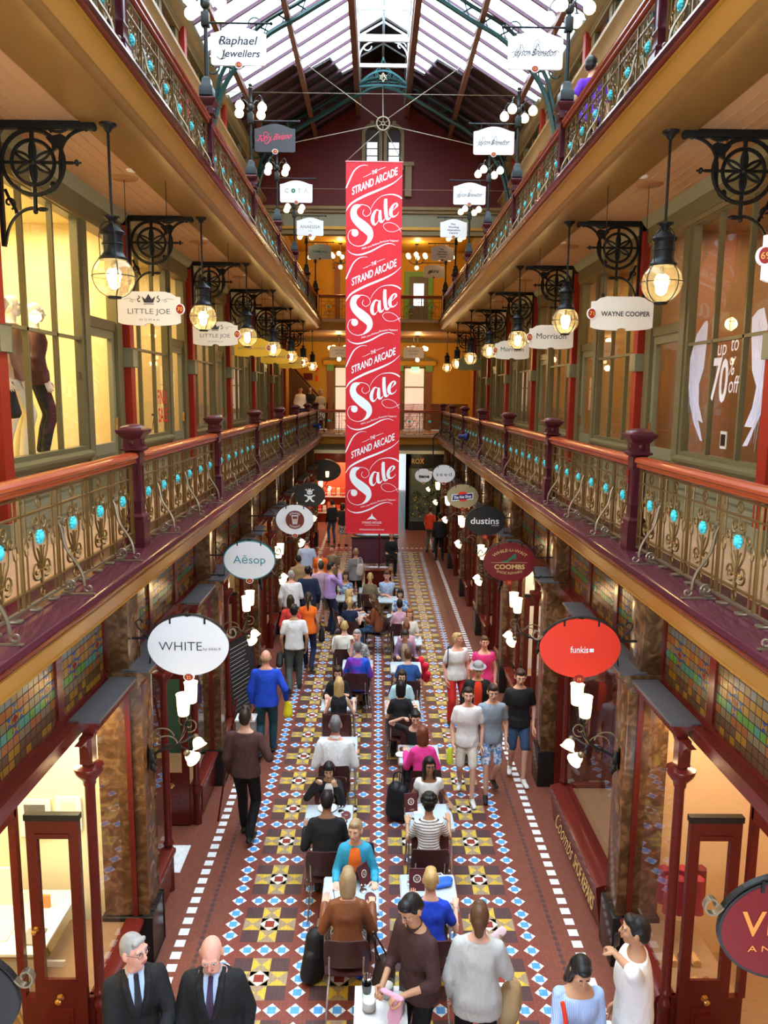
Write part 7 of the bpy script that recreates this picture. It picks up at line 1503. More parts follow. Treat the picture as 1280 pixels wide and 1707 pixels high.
person(-0.578, 19.441, -6, 'woman in a grey top with a white shoulder bag, seen from behind', lean=0.02, h=1.62, fem=True, top=C_GREY, sleeve='elbow', bottom=C_BLKT, hair=('short', 'ash'), sk='fair', build=1.08, hem=.06)
person(-1.551, 13.750, 4, 'man in a white short-sleeved shirt and grey trousers walking away', lean=0.03, h=1.70, top=C_WHT, sleeve='short', bottom=C_GTRO, hair=('short', 'black'), sk='tan', pose='walk', step=.2, build=1.08)
person(-1.391, 14.890, -2, 'woman in an orange sleeveless top with a dark ponytail walking away', lean=0.03, h=1.63, fem=True, top=C_ORNG, sleeve='cap', bottom=C_NAVY, hair=('pony', 'dark'), sk='tan', pose='walk', step=-.18, hem=.05)
person(-1.723, 14.727, 8, 'dark-haired woman in a coral red top walking away', lean=0.03, h=1.62, fem=True, top=C_CORL, sleeve='long', bottom=C_DKB, hair=('bob', 'dark'), sk='tan', pose='walk', step=.15)
person(-1.704, 11.178, 2, 'bald man in a bright blue shirt and jeans carrying a yellow bag', lean=0.03, h=1.70, top=C_RBLU, sleeve='long', bottom=C_TEAL, hair=('fringe', 'ash'), sk='pink', pose='walk', step=.16, build=1.1, HR=(.30, .08, .88), hands=('relaxed', 'grip'), hem=.04)
person(-1.640, 8.942, -6, 'man in a brown shirt and black trousers walking away on the left', lean=0.03, h=1.72, top=C_BRN2, sleeve='long', bottom=C_BLKT, hair=('spiky', 'dark'), sk='fair', pose='walk', step=-.16, build=1.08, HR=(.26, .18, .98))
person(1.298, 12.427, 196, 'fair-haired woman in a white T-shirt and red trousers with a black backpack', lean=0.02, h=1.62, fem=True, top=C_WHT, sleeve='short', bottom=C_REDT, hair=('short', 'blond'), sk='pink', hyaw=40, build=1.15, neck='scoop', hem=.04)
person(1.738, 12.307, 182, 'woman in a bright pink top and cream shorts on the right', lean=0.02, h=1.60, fem=True, top=C_PNK2, sleeve='cap', bottom=C_CRM, leg='shorts', hair=('bun', 'brown'), sk='pink', neck='scoop', HR=(.12, .22, 1.02), build=1.08)
person(1.471, 11.069, 178, 'boy in a grey bucket hat and black jacket over a red shirt', lean=0.04, h=1.58, jacket=C_BLK, inner=C_REDS, sleeve='long', bottom=C_DKB, hair=('short', 'dark'), sk='asian', hat=C_GREY, hpitch=-10)
person(1.202, 9.988, 176, 'boy in a white printed T-shirt and white shorts walking towards the viewer', lean=0.02, h=1.62, top=C_WHT, sleeve='short', bottom=C_CRM, leg='shorts', hair=('short', 'dark'), sk='fair', pose='walk', step=-.18, shoes=C_WHT, hem=.08)
person(1.540, 10.072, 182, 'boy in a grey T-shirt and blue patterned shorts beside the white T-shirt', lean=0.04, h=1.64, top=C_GRTE, sleeve='short', bottom=C_BPAT, leg='shorts', hair=('short', 'dark'), sk='fair', hpitch=-12, pose='walk', step=.16, hem=.08)
person(1.996, 10.498, 178, 'youth in a black printed T-shirt and dark denim shorts nearest the shops', lean=0.03, h=1.70, top=C_BLK, sleeve='short', bottom=C_DENM, leg='shorts', hair=('short', 'dark'), sk='fair', hpitch=-12, pose='walk', step=-.14, shoes=C_WHT, hem=.06)
person(1.838, 26.816, -30, 'person in a red shirt and grey jeans at the far end on the right', lean=0.02, h=1.66, top=C_REDS, sleeve='short', bottom=C_GTRO, hair=('short', 'dark'), sk='tan', vox=.024)
person(2.066, 25.439, 10, 'person in a black coat beside the red shirt at the far end', lean=0.02, h=1.64, jacket=C_BLK, sleeve='long', bottom=C_BLKT, hair=('short', 'black'), sk='tan', vox=.024)
person(-1.691, 28.455, 30, 'person in jeans and a dark top at the far red shop', lean=0.02, h=1.64, top=C_BLK, sleeve='long', bottom=C_DENM, hair=('short', 'dark'), sk='tan', vox=.024)
person(-1.290, 27.836, -20, 'woman in a patterned skirt at the far red shop', lean=0.02, h=1.60, fem=True, top=C_BLK, sleeve='short', bottom=C_FLOR, leg='skirt', hair=('bob', 'dark'), sk='tan', vox=.024)
person(2.671, 10.609, 20, 'man in a purple T-shirt leaning at the top gallery rail on the right', lean=0.04, z=Z2, h=1.74, top=C_PURP, sleeve='short', bottom=C_DKB, hair=('short', 'black'), sk='olive', hyaw=-55, HL=(-.25, .2, 1.0))
# mannequins in the first shop window of the left gallery
W_BLOUSE = cloth('blush_blouse', (.62, .42, .27)); W_BROWN = cloth('brown_blouse', (.30, .17, .10)); W_DK = cloth('ink_skirt', (.02, .025, .03)); W_IV = cloth('ivory_trouser', (.72, .66, .50)); W_PLUM = cloth('plum_jacket', (.13, .055, .05))
person(-3.90, 8.02, -70, 'white mannequin in a blush blouse and dark skirt, nearest in the left window', z=4.72, h=1.80, fem=True, top=W_BLOUSE, sleeve='long', bottom=W_DK, leg='skirt', hair=(None, 'grey'), mann=True, name='mannequin', group='mannequins in the left gallery window', hem=.06)
person(-3.95, 8.45, -60, 'white mannequin in a brown blouse and ivory trousers, middle of the left window', z=4.72, h=1.80, fem=True, top=W_BROWN, sleeve='long', bottom=W_IV, hair=(None, 'grey'), mann=True, name='mannequin', group='mannequins in the left gallery window', hem=.02)
person(-3.90, 8.90, -60, 'white mannequin in a plum jacket and dark trousers, farthest in the left window', z=4.72, h=1.78, fem=True, top=W_PLUM, sleeve='long', bottom=W_DK, hair=(None, 'grey'), mann=True, name='mannequin', group='mannequins in the left gallery window', hem=.10)
MB().box(-4.5, -3.52, 7.2, 9.15, 4.11, 4.72, M_INT).build('floor_window_display', kind='structure')
person(3.95, 11.6, 90, 'dark draped mannequin in the Morrison shop window', z=4.11, h=1.72, fem=True, top=C_BLK, sleeve='long', bottom=C_BLKT, leg='skirt', hair=(None, 'grey'), mann=True, name='mannequin')
person(4.1, 7.9, 90, 'mannequin in a red dress in the winged shop window', z=4.11, h=1.66, fem=True, top=C_REDS, sleeve='none', bottom=C_REDS, leg='skirt', hair=(None, 'grey'), mann=True, name='mannequin')
# shoppers by the stair on the lower far gallery
person(-2.95, 29.6, 200, 'person in a white shirt at the foot of the far left stair', z=Z1, h=1.70, top=C_WHT, sleeve='long', bottom=C_DKB, hair=('short', 'dark'), sk='tan', vox=.024)
person(-2.60, 29.7, 190, 'dark-haired woman in a dark floral dress by the far left stair', z=Z1, h=1.72, fem=True, top=C_BLK, sleeve='short', bottom=C_FLOR, leg='skirt', hair=('long', 'dark'), sk='tan', vox=.024)
person(-2.15, 29.0, 185, 'woman in a pale patterned dress behind the far rail', z=Z1, h=1.60, fem=True, top=C_BEIG, sleeve='short', bottom=C_FLOR, leg='skirt', hair=('bob', 'ash'), sk='tan', vox=.024)
# ================================================================== CAFE FURNITURE
M_CHAIR = mat('chair_brown', (.060, .020, .020), .30, var=.1, coat=.2); M_LEGS = mat('chair_steel', (.55, .55, .55), .25, metal=.9, var=.05)
def make_chair():
    t = empty('cafe_chair')
    def shell(prof, wid, th):
        b = MB(); v = []; n = 9
        for (y, z), w_ in zip(prof, wid):
            for j in range(n): q = -1 + 2 * j / (n - 1); v.append((q * w_, y + .018 * q * q * (1 if z > .5 else 0), z + (.012 * q * q if z < .5 else 0)))
        K = len(prof); f = [(i * n + j, i * n + j + 1, (i + 1) * n + j + 1, (i + 1) * n + j) for i in range(K - 1) for j in range(n - 1)]; L = len(v)
        N = [(0, -th, 0) if z > .5 else (0, 0, -th) for _, z in prof for _ in range(n)]
        v2 = [(a[0] + c[0], a[1] + c[1], a[2] + c[2]) for a, c in zip(v, N)]; b.add(v + v2, f + [tuple(L + q for q in g)[::-1] for g in f] + [(i * n, (i + 1) * n, L + (i + 1) * n, L + i * n) for i in range(K - 1)] + [(i * n + n - 1, L + i * n + n - 1, L + (i + 1) * n + n - 1, (i + 1) * n + n - 1) for i in range(K - 1)] + [tuple([j for j in range(n)] + [L + j for j in range(n - 1, -1, -1)])[::-1], tuple([(K - 1) * n + j for j in range(n)] + [L + (K - 1) * n + j for j in range(n - 1, -1, -1)])], M_CHAIR); return b
    shell([(.22, .415), (.19, .430), (.05, .428), (-.10, .424), (-.16, .426)], [.17, .195, .20, .20, .19], .014).build('seat', t)
    shell([(-.165, .505), (-.195, .56), (-.215, .65), (-.235, .76), (-.245, .815), (-.248, .825)], [.185, .195, .20, .198, .185, .165], .014).build('backrest', t)
    b = MB()
    for s in (-1, 1): b.tube([(s * .15, .12, .41), (s * .15, -.12, .41), (s * .15, -.17, .44), (s * .15, -.20, .58), (s * .15, -.22, .66)], .009, 6, M_LEGS)
    b.tube([(-.15, .0, .41), (.15, .0, .41)], .009, 6, M_LEGS); b.build('under_frame', t)
    for s in (-1, 1):
        MB().tube([(s * .15, .15, .415), (s * .165, .19, .30), (s * .175, .22, .0)], .010, 7, M_LEGS).build('leg', t); MB().tube([(s * .15, -.12, .415), (s * .165, -.18, .30), (s * .18, -.25, .0)], .010, 7, M_LEGS).build('leg', t)
    return t
CH = None
def chair(x, y, face, label):
    global CH
    if CH is None: CH = make_chair(); o = CH; o.location = (x, y, 0); o.rotation_euler = (0, 0, rad(face))
    else: o = dup(CH, (x, y, 0), rad(face))
    tag(o, label, 'chair', 'dark brown cafe chairs')
SEATS = [
(-0.250, 7.300, 180, 'woman in a turquoise cardigan over an orange top seated facing the viewer'),
(-0.293, 6.296, 0, 'woman seen from behind in a tan leather jacket beside a black backpack'),
(0.446, 6.303, -4, 'woman with short fair hair in a royal blue top seen from behind'),
(-0.566, 7.613, 0, 'person with cropped black hair in a black long-sleeved top, seated facing away'),
(-0.597, 8.704, 180, 'girl with black bobbed hair and a white scarf eating behind the plates'),
(-0.572, 9.474, 0, 'broad grey-haired man in a white shirt and khaki trousers seated facing away'),
(0.588, 8.689, 180, 'woman with long black hair in a white top seated facing the viewer'),
(0.527, 7.658, 0, 'woman with curly black hair in a navy and white striped top, facing away'),
(0.565, 9.370, 6, 'woman with auburn hair in a hot pink jacket seated facing away'),
(0.501, 10.156, 178, 'woman with pinned black hair in a black top resting a hand on her head'),
(0.326, 10.985, 0, 'person with black bobbed hair in a black T-shirt, seated facing away'),
(0.358, 11.683, 180, 'woman with long dark hair in a pale aqua top behind the black-haired diner'),
(0.493, 12.448, 0, 'person with short dark hair in a plain blue T-shirt, seated facing away'),
(0.481, 13.804, 180, 'woman in a purple-grey sweater with a beige scarf looking down'),
(-0.360, 12.781, -4, 'grey-haired woman in a shiny blue and purple satin blouse seen from behind'),
(-0.385, 13.652, 176, 'grey-haired person in a patterned grey shirt with a hand at the chin'),
(-0.604, 11.069, 0, 'woman with long blond hair in a sleeveless black top, facing away'),
(-0.653, 11.840, 182, 'woman with dark hair in a black top behind the long blond hair'),
(-0.639, 14.045, 4, 'person with short fair hair in a cream top, seated facing away'),
(-0.602, 15.782, 0, 'woman with short blond hair in a navy sleeveless top, facing away'),
(0.020, 16.028, 62, 'woman with long brown hair leaning sideways in a rust brown top'),
(-0.726, 16.511, -70, 'woman with wavy blond hair in a dark top turned to the right'),
(-0.785, 18.305, 180, 'smiling dark-haired woman in a blue patterned top at the far table'),
(-0.192, 18.045, 0, 'woman with a blond ponytail in an olive top, facing away'),
(0.217, 18.233, 176, 'man in a pale blue checked shirt with folded arms at the far table'),
(0.489, 16.724, 176, 'woman with a black bob in a blue and white patterned top facing the viewer'),
(0.446, 15.675, 2, 'woman with a black bun in a pale pink top, facing away'),
(0.630, 15.133, 178, 'woman with long red hair in a white top, hand at her chin'),
(0.530, 14.090, 2, 'person with reddish brown hair partly hidden between the two facing women')]
for x, y, f, who in SEATS:
    w0 = who.split(',')[0].split(' seated')[0].split(' seen')[0].split(' facing')[0].split(); chair(x, y, f, 'dark cafe chair under the ' + ' '.join(w0[:11]))
chair(.545, 7.52, 180, 'empty dark brown chair between the two right-hand tables nearest the viewer')
chair(-.64, 10.62, 178, 'empty dark brown chair behind the table of the broad white-shirted man')
M_TOP = mat('table_marble_grey', (.46, .55, .60), .25, var=.12, scale=9); M_TEDGE = mat('table_edge', (.5, .5, .5), .3, metal=.6)
def make_table():
    t = empty('cafe_table'); w_ = .265
    b = MB(); b.bbox(-w_, w_, -w_, w_, .705, .735, .006, M_TOP); b.build('table_top', t)
    b = MB(); 
    for s in (-1, 1): b.box(s * w_ - .008, s * w_ + .008, -w_, w_, .700, .722, M_TEDGE); b.box(-w_, w_, s * w_ - .008, s * w_ + .008, .700, .722, M_TEDGE)
    b.build('edge_band', t)
    for sx in (-1, 1):
        for sy in (-1, 1): MB().tube([(sx * .23, sy * .23, .70), (sx * .25, sy * .25, 0)], .012, 7, M_LEGS).build('leg', t)
    return t
TB = None
TABLES = [(-.28, 6.82, 'grey cafe table between the tan leather jacket and the turquoise cardigan'), (.47, 6.86, 'grey cafe table in front of the woman in royal blue'), (-.575, 8.19, 'grey cafe table with white plates in front of the girl with the scarf'), (.565, 8.22, 'grey cafe table between the striped top and the white top'), (-.565, 10.02, 'grey cafe table beyond the broad white-shirted man'), (.53, 9.77, 'grey cafe table beside the hot pink jacket'), (-.62, 11.46, 'grey cafe table in front of the long blond hair'), (.36, 11.34, 'grey cafe table between the black T-shirt and the aqua top'), (-.37, 13.22, 'grey cafe table beyond the satin blouse'), (.48, 13.12, 'grey cafe table between the blue T-shirt and the purple sweater'), (-.63, 14.6, 'grey cafe table beyond the cream top'), (.58, 14.62, 'grey cafe table in front of the red-haired woman'), (-.53, 16.28, 'grey cafe table amid the three fair and brown heads'), (.46, 16.2, 'grey cafe table between the black bob and the black bun'), (.21, 17.72, 'grey cafe table in front of the checked shirt'), (-.20, 18.56, 'grey cafe table beyond the blond ponytail'), (-.78, 17.80, 'grey cafe table in front of the smiling dark-haired woman')]
for x, y, lb in TABLES:
    if TB is None: TB = make_table(); o = TB; o.location = (x, y, 0)
    else: o = dup(TB, (x, y, 0), 0)
    tag(o, lb, 'table', 'grey topped cafe tables')
ZT = .7355
M_CHINA = mat('china_white', (.82, .82, .80), .2, var=0, coat=.3); M_MENU = mat('menu_maroon', (.10, .022, .026), .4, var=.08); M_CLEAR = glass('clear_glass', (.96, .98, .98), fres=1.5)
PLATE = None
def plate(x, y, lb, r=.095):
    global PLATE
    if PLATE is None: PLATE = MB().lathe([(.055, 0), (.060, .004), (.105, .016), (.107, .020), (.060, .010), (.0005, .008)], 24, M_CHINA).build('dinner_plate'); o = PLATE; o.location = (x, y, ZT)
    else: o = dup(PLATE, (x, y, ZT))
    o.scale = (r / .105,) * 3; tag(o, lb, 'plate', 'white plates on the cafe tables')
plate(-.60, 8.36, 'large white plate in front of the girl with the scarf', .11); plate(-.71, 8.06, 'white plate at the left edge of the table with three plates', .085); plate(-.50, 8.09, 'white plate on the right beside the cropped black hair', .10)
plate(.30, 9.72, 'white plate on the table beside the hot pink jacket', .08); plate(-.74, 11.42, 'small white plate left of the long blond hair', .08); plate(.58, 13.0, 'white plate right of the plain blue T-shirt', .08); plate(-.25, 13.3, 'white plate on the table beyond the satin blouse', .08); plate(.66, 14.55, 'white plate before the red-haired woman', .08); plate(.52, 11.22, 'white plate right of the black bobbed hair', .08)
MP = None
def menu_paddle(x, y, rz, lb):
    """dark oval menu paddle lying flat"""
    global MP
    if MP is None:
        t = empty('menu_paddle'); b = MB(); o_ = [(.055 * cos(q), .085 * sin(q)) for q in lerpl(0, 2 * PI, 25)[:-1]]; b.add([(p, q, 0) for p, q in o_] + [(p, q, .008) for p, q in o_], [tuple(range(24))[::-1], tuple(range(24, 48))] + [(i, (i + 1) % 24, 24 + (i + 1) % 24, 24 + i) for i in range(24)], M_MENU); b.build('board', t)
        b = MB(); b.box(-.008, .008, -.15, -.08, .0, .007, M_MENU); b.build('handle', t); b = MB(); b.box(-.02, .02, -.002, .002, .0082, .0086, S_WHITE); b.box(-.014, .014, -.016, -.013, .0082, .0086, S_WHITE); b.build('lettering', t, smooth=0); MP = t; o = t; o.location = (x, y, ZT); o.rotation_euler = (0, 0, rz)
    else: o = dup(MP, (x, y, ZT), rz)
    tag(o, lb, 'menu', 'dark menu paddles on the tables')
menu_paddle(-.09, 6.75, .1, 'dark oval menu paddle right of the tan leather jacket'); menu_paddle(-.38, 8.22, .1, 'dark oval menu paddle right of the white plates'); menu_paddle(-.38, 10.0, .1, 'dark oval menu paddle right of the broad white-shirted man'); menu_paddle(-.41, 11.5, .1, 'dark oval menu paddle right of the long blond hair'); menu_paddle(.20, 11.35, .1, 'dark oval menu paddle left of the black bobbed hair'); menu_paddle(.33, 9.88, .1, 'dark oval menu paddle left of the hot pink jacket')
def menu_card(x, y, rz, lb):
    t = empty('menu_card', (x, y, ZT), rz, lb, 'menu', 'standing menu cards')
    b = MB(); M = Matrix.Rotation(-.30, 4, 'X'); b.box(-.075, .075, 0, .006, 0, .21, M_MENU, M); M2 = Matrix.Translation((0, .125, 0)) @ Matrix.Rotation(.30, 4, 'X'); b.box(-.075, .075, -.006, 0, 0, .21, M_MENU, M2); b.build('folded_board', t)
    b = MB(); b.add([(.038 * cos(q), -.001, .115 + .038 * sin(q)) for q in lerpl(0, 2 * PI, 21)[:-1]], [tuple(range(20))], S_CREAM, M); b.add([(.028 * cos(q), -.002, .115 + .028 * sin(q)) for q in lerpl(0, 2 * PI, 21)[:-1]], [tuple(range(20))], M_MENU, M); b.ribbon([(-.012, .13), (-.006, .10), (.006, .10), (.012, .13)], .006, -.003, S_CREAM, M); b.build('roundel', t, smooth=0)
menu_card(.36, 6.86, .0, 'maroon menu card with a cream roundel left of the royal blue top'); menu_card(.37, 8.30, .2, 'maroon menu card standing left of the striped top'); menu_card(-.13, 6.95, .9, 'maroon menu card seen edge-on near the turquoise cardigan')
def condiments(x, y, lb):
    t = empty('condiment_set', (x, y, ZT), 0, lb, 'condiments', 'salt and pepper sets')
    MB().lathe([(.035, 0), (.037, .008), (.03, .010)], 14, M_CHROME).build('tray', t)
    for s, m in ((-1, M_CHINA), (1, M_DARKIRON)):
        j = MB().lathe([(.014, .01), (.016, .02), (.012, .055), (.008, .062)], 10, M_CLEAR, (s * .017, 0, 0)).build('shaker', t); MB().lathe([(.010, .060), (.010, .070), (.004, .076)], 10, M_CHROME, (s * .017, 0, 0)).build('cap', j)
condiments(-.16, 6.86, 'salt and pepper set on the table right of the tan leather jacket'); condiments(-.44, 8.30, 'salt and pepper set beside the three white plates'); condiments(.36, 8.14, 'salt and pepper set left of the striped top'); condiments(.30, 6.98, 'salt and pepper set left of the maroon menu card')
t = empty('carrier_bag', (.60, 6.97, ZT), .2, 'bright blue carrier bag lying on the table beyond the royal blue top', 'bag'); b = MB(); rc(b, (-.07, 0, .03), (.08, .01, .03), .05, .045, 12, flat=.7); rc(b, (-.05, -.06, .028), (.07, -.05, .028), .035, .03, 10, flat=.7); v, f = fuse(b, .008, 3); q = MB(); q.add(v, f, mat('bag_blue', (.02, .12, .62), .35, bump=.5, bscale=14)); q.build('bag_body', t); b = MB(); b.tube([(-.05, .05, .04), (-.03, .10, .05), (.03, .10, .05), (.05, .05, .04)], .006, 5, S_WHITE); b.build('handle', t)
# napkin and paper on the near tables
for x, y, w_, d_, rz, lb in ((-.45, 6.92, .07, .10, .1, 'white napkin left of the tan leather jacket'), (.44, 8.33, .10, .14, .2, 'pale paper placemat between the striped top and the white top'), (-.66, 10.0, .10, .14, 0, 'folded newspaper on the table of the broad white-shirted man')): tag(MB().box(-w_ / 2, w_ / 2, -d_ / 2, d_ / 2, 0, .004, S_WHITE).build('paper_napkin', None, 0, (x, y, ZT), rz), lb, 'paper')
for x, y, lb in ((-.44, 6.80, 'steel fork left of the tan leather jacket'),):
    b = MB(); b.tube([(0, -.09, .004), (0, .04, .005)], .003, 5, M_CHROME)
    for q in (-.008, -.003, .003, .008): b.tube([(q * .4, .04, .005), (q, .06, .006), (q, .095, .004)], .0015, 4, M_CHROME)
    tag(b.build('fork', None, 40, (x, y, ZT), .15), lb, 'fork')
# ---- serving table at the bottom edge of the view
t = empty('serving_table', (.0, 5.30, 0), 0, 'white cloth-covered serving table at the bottom edge with jars on it', 'table')
b = MB(); b.bbox(-.20, .20, -.32, .30, .74, .765, .005, S_WHITE); b.build('table_top', t)
b = MB(); ring = []; n = 40
for i in range(n):
    q = i / n * 4; e = int(q); f_ = q - e; P = [(-.205, -.325), (.205, -.325), (.205, .305), (-.205, .305)]; a, c = P[e], P[(e + 1) % 4]; ring.append((a[0] + (c[0] - a[0]) * f_, a[1] + (c[1] - a[1]) * f_))
v = [(x, y, .768) for x, y in ring] + [(x * (1.03 + .02 * (i % 2)), y * (1.03 + .02 * (i % 2)), .35) for i, (x, y) in enumerate(ring)]; b.add(v, [(i, (i + 1) % n, n + (i + 1) % n, n + i) for i in range(n)] + [tuple(range(n))], cloth('tablecloth', (.84, .84, .83))); b.build('tablecloth', t)
for sx in (-1, 1):
    for sy in (-1, 1): MB().tube([(sx * .17, sy * .26, .74), (sx * .17, sy * .26, 0)], .015, 6, M_LEGS).build('leg', t)
def jar(x, y, r, h, fill, lb, m):
    t = empty('glass_jar', (x, y, .769), 0, lb, 'jar', 'glass jars on the serving table'); MB().lathe([(r * .92, 0), (r, .01), (r, h), (r * .96, h), (r * .95, .012), (.001, .012)], 20, M_CLEAR).build('vessel', t)
    MB().lathe([(r * .90, .014), (r * .90, h * fill), (.001, h * fill + .004)], 18, m).build('contents', t)
SUGAR = mat('sugar_white', (.82, .82, .80), .8, var=.06, scale=90, bump=.4, bscale=120); SACH = mat('sachets', (.55, .62, .62), .7, var=.3, scale=40, bump=.5, bscale=60)
jar(.05, 5.50, .055, .13, .75, 'round glass jar of white sugar at the back of the serving table', SUGAR); jar(-.09, 5.36, .055, .15, .55, 'glass jar of white sachets at the left of the serving table', SUGAR); jar(.14, 5.34, .050, .18, .8, 'tall glass jar of pale sachets at the right of the serving table', SACH)
t = empty('cutlery_pot', (-.11, 5.545, .769), 0, 'small dark pot of teaspoons at the corner of the serving table', 'pot'); MB().lathe([(.035, 0), (.042, .07), (.038, .07), (.032, .01), (.001, .01)], 16, mat('pot_dark', (.05, .05, .05), .35, metal=.4)).build('pot_body', t)
for i in range(9): R = random.Random(i); a = R.uniform(0, 6.28); MB().tube([(.01 * cos(a), .01 * sin(a), .015), (.035 * cos(a), .035 * sin(a), .12), (.04 * cos(a), .04 * sin(a), .135)], [.003, .003, .007], 5, M_CHROME).build('teaspoon', t)
# ---- bags and things people carry
def soft(name, prims, m, lb, cat, vx=.010, strap=None, group=None, ms=None):
    t = empty(name, (0, 0, 0), 0, lb, cat, group); b = MB()
    for p in prims: rc(b, *p[:4], n=12, flat=p[4] if len(p) > 4 else 1.)
    v, f = fuse(b, vx, 3); q = MB(); q.add(v, f, m); q.build('bag_body', t)
    for s_ in strap or []: MB().tube(spline(s_, 5), .009, 6, ms or m).build('strap', t)
    return t
NYL = mat('black_nylon', (.014, .015, .016), .5, var=.2, bump=.6, bscale=12); TANL = mat('tan_leather', (.36, .24, .12), .4, var=.2, bump=.5, bscale=10)
soft('backpack', [((-.62, 6.62, .10), (-.60, 6.64, .40), .12, .10), ((-.66, 6.55, .10), (-.64, 6.56, .26), .09, .08), ((-.55, 6.66, .08), (-.55, 6.68, .3), .08, .07)], NYL, 'crumpled black backpack standing on the tiles left of the tan leather jacket', 'bag', strap=[[(-.55, 6.72, .42), (-.50, 6.76, .52), (-.47, 6.70, .35), (-.50, 6.68, .12)]])
soft('shoulder_bag', [((.02, 6.35, .12), (.05, 6.38, .34), .11, .09), ((.06, 6.42, .10), (.08, 6.42, .25), .08, .07)], mat('dark_brown_leather', (.05, .03, .022), .4, bump=.5, bscale=12), 'dark leather shoulder bag hanging right of the tan leather jacket', 'bag', strap=[[(.0, 6.35, .40), (-.05, 6.28, .62), (-.06, 6.2, .80), (.06, 6.40, .42)]])
soft('tote_bag', [((.20, 9.38, .14), (.22, 9.40, .42), .12, .11), ((.30, 9.36, .14), (.30, 9.38, .40), .11, .10)], NYL, 'large black handbag standing beside the hot pink jacket', 'bag', strap=[[(.18, 9.38, .48), (.2, 9.36, .66), (.30, 9.36, .66), (.34, 9.38, .46)]])
soft('red_coat', [((.74, 13.62, .42), (.76, 13.55, .70), .09, .08), ((.82, 13.58, .40), (.86, 13.50, .62), .07, .06), ((.88, 13.5, .36), (.90, 13.42, .5), .06, .05)], cloth('red_coat', (.72, .02, .05)), 'bright red jacket draped at the elbow of the purple sweater', 'jacket')
soft('shopping_bag', [((-1.39, 11.24, .66), (-1.39, 11.25, .82), .07, .045, .5), ((-1.38, 11.27, .64), (-1.37, 11.27, .78), .065, .045, .5)], mat('bag_yellow', (.80, .70, .02), .4, bump=.4, bscale=12), 'yellow plastic bag carried by the man in the bright blue shirt', 'bag')
soft('handbag', [((.98, 5.36, .74), (1.02, 5.44, .86), .10, .08, .8), ((1.03, 5.46, .74), (1.05, 5.50, .84), .09, .07, .8)], TANL, 'slouchy tan leather handbag carried by the grey hooded woman', 'bag', strap=[[(1.0, 5.40, .92), (.95, 5.38, 1.15), (.92, 5.42, 1.36), (.98, 5.5, 1.1), (1.04, 5.5, .9)]])
soft('shoulder_bag', [((-.47, 19.33, 1.00), (-.45, 19.33, 1.14), .10, .09, .6)], mat('white_leather', (.72, .70, .66), .4, bump=.4, bscale=14), 'white shoulder bag worn by the woman in the grey top', 'bag', strap=[[(-.52, 19.33, 1.16), (-.50, 19.36, 1.36), (-.42, 19.38, 1.34), (-.40, 19.33, 1.14)]])
soft('black_handbag', [((-1.13, 14.90, .66), (-1.13, 14.92, .84), .07, .05, .6)], NYL, 'black handbag hanging from the arm of the orange top', 'bag', strap=[[(-1.12, 14.90, .86), (-1.18, 14.92, 1.0), (-1.10, 14.94, .86)]])
soft('backpack', [((1.20, 12.56, 1.00), (1.22, 12.56, 1.24), .10, .08)], NYL, 'black backpack worn by the fair-haired woman in red trousers', 'bag', strap=[[(1.16, 12.5, 1.28), (1.15, 12.38, 1.36), (1.14, 12.28, 1.15), (1.14, 12.42, .98)]])
soft('briefcase', [((-1.82, 13.70, .56), (-1.82, 13.82, .70), .07, .07, .6)], NYL, 'black case in the left hand of the man in grey trousers', 'bag')
soft('shopping_bag', [((.97, 9.94, .54), (.97, 9.96, .70), .05, .04, .5)], mat('bag_lime', (.70, .78, .05), .4, bump=.4, bscale=12), 'lime yellow bag in the hand of the boy in white', 'bag')
soft('pink_cloth', [((.14, 5.13, 1.06), (.02, 5.27, 1.01), .032, .030, .6), ((.12, 5.13, 1.05), (.10, 5.12, .92), .045, .055, .4), ((.10, 5.12, .94), (.09, 5.12, .84), .055, .04, .4)], cloth('pink_cloth', (.72, .38, .50)), 'pink cloth in the hands of the waiter', 'cloth', vx=.008)
soft('food_wrapper', [((-1.52, 4.58, 1.12), (-1.48, 4.54, 1.17), .042, .034)], mat('wrapper_yellow', (.80, .62, .04), .5, bump=.5, bscale=30), 'yellow wrapped snack in the hand of the grey-haired suited man', 'food', vx=.007)
soft('paper_flyer', [((.92, 5.66, 1.16), (.98, 5.68, 1.20), .04, .04, .2)], mat('flyer_pink', (.82, .62, .66), .6), 'pale pink paper held by the grey hooded woman', 'paper', vx=.007)
for px_, py_, pz_, lb in ((1.345, 4.58, 1.06, 'small phone in the hand of the woman in striped blue'), (1.70, 5.06, 1.60, 'dark phone held to the ear of the man in the white T-shirt')): b = MB(); b.bbox(-.03, .03, -.005, .005, -.055, .055, .004, S_BLACK); tag(b.build('phone', None, 40, (px_, py_, pz_), .6), lb, 'phone')
MB2 = MB(); MB2.tube(spline([(1.25, 4.78, 1.34), (1.27, 4.74, 1.20), (1.26, 4.76, 1.0), (1.22, 4.82, .84)], 5), .016, 6, cloth('red', (.7, .05, .02))); tag(MB2.build('bag_strap'), 'red bag strap over the shoulder of the woman in striped blue', 'strap')
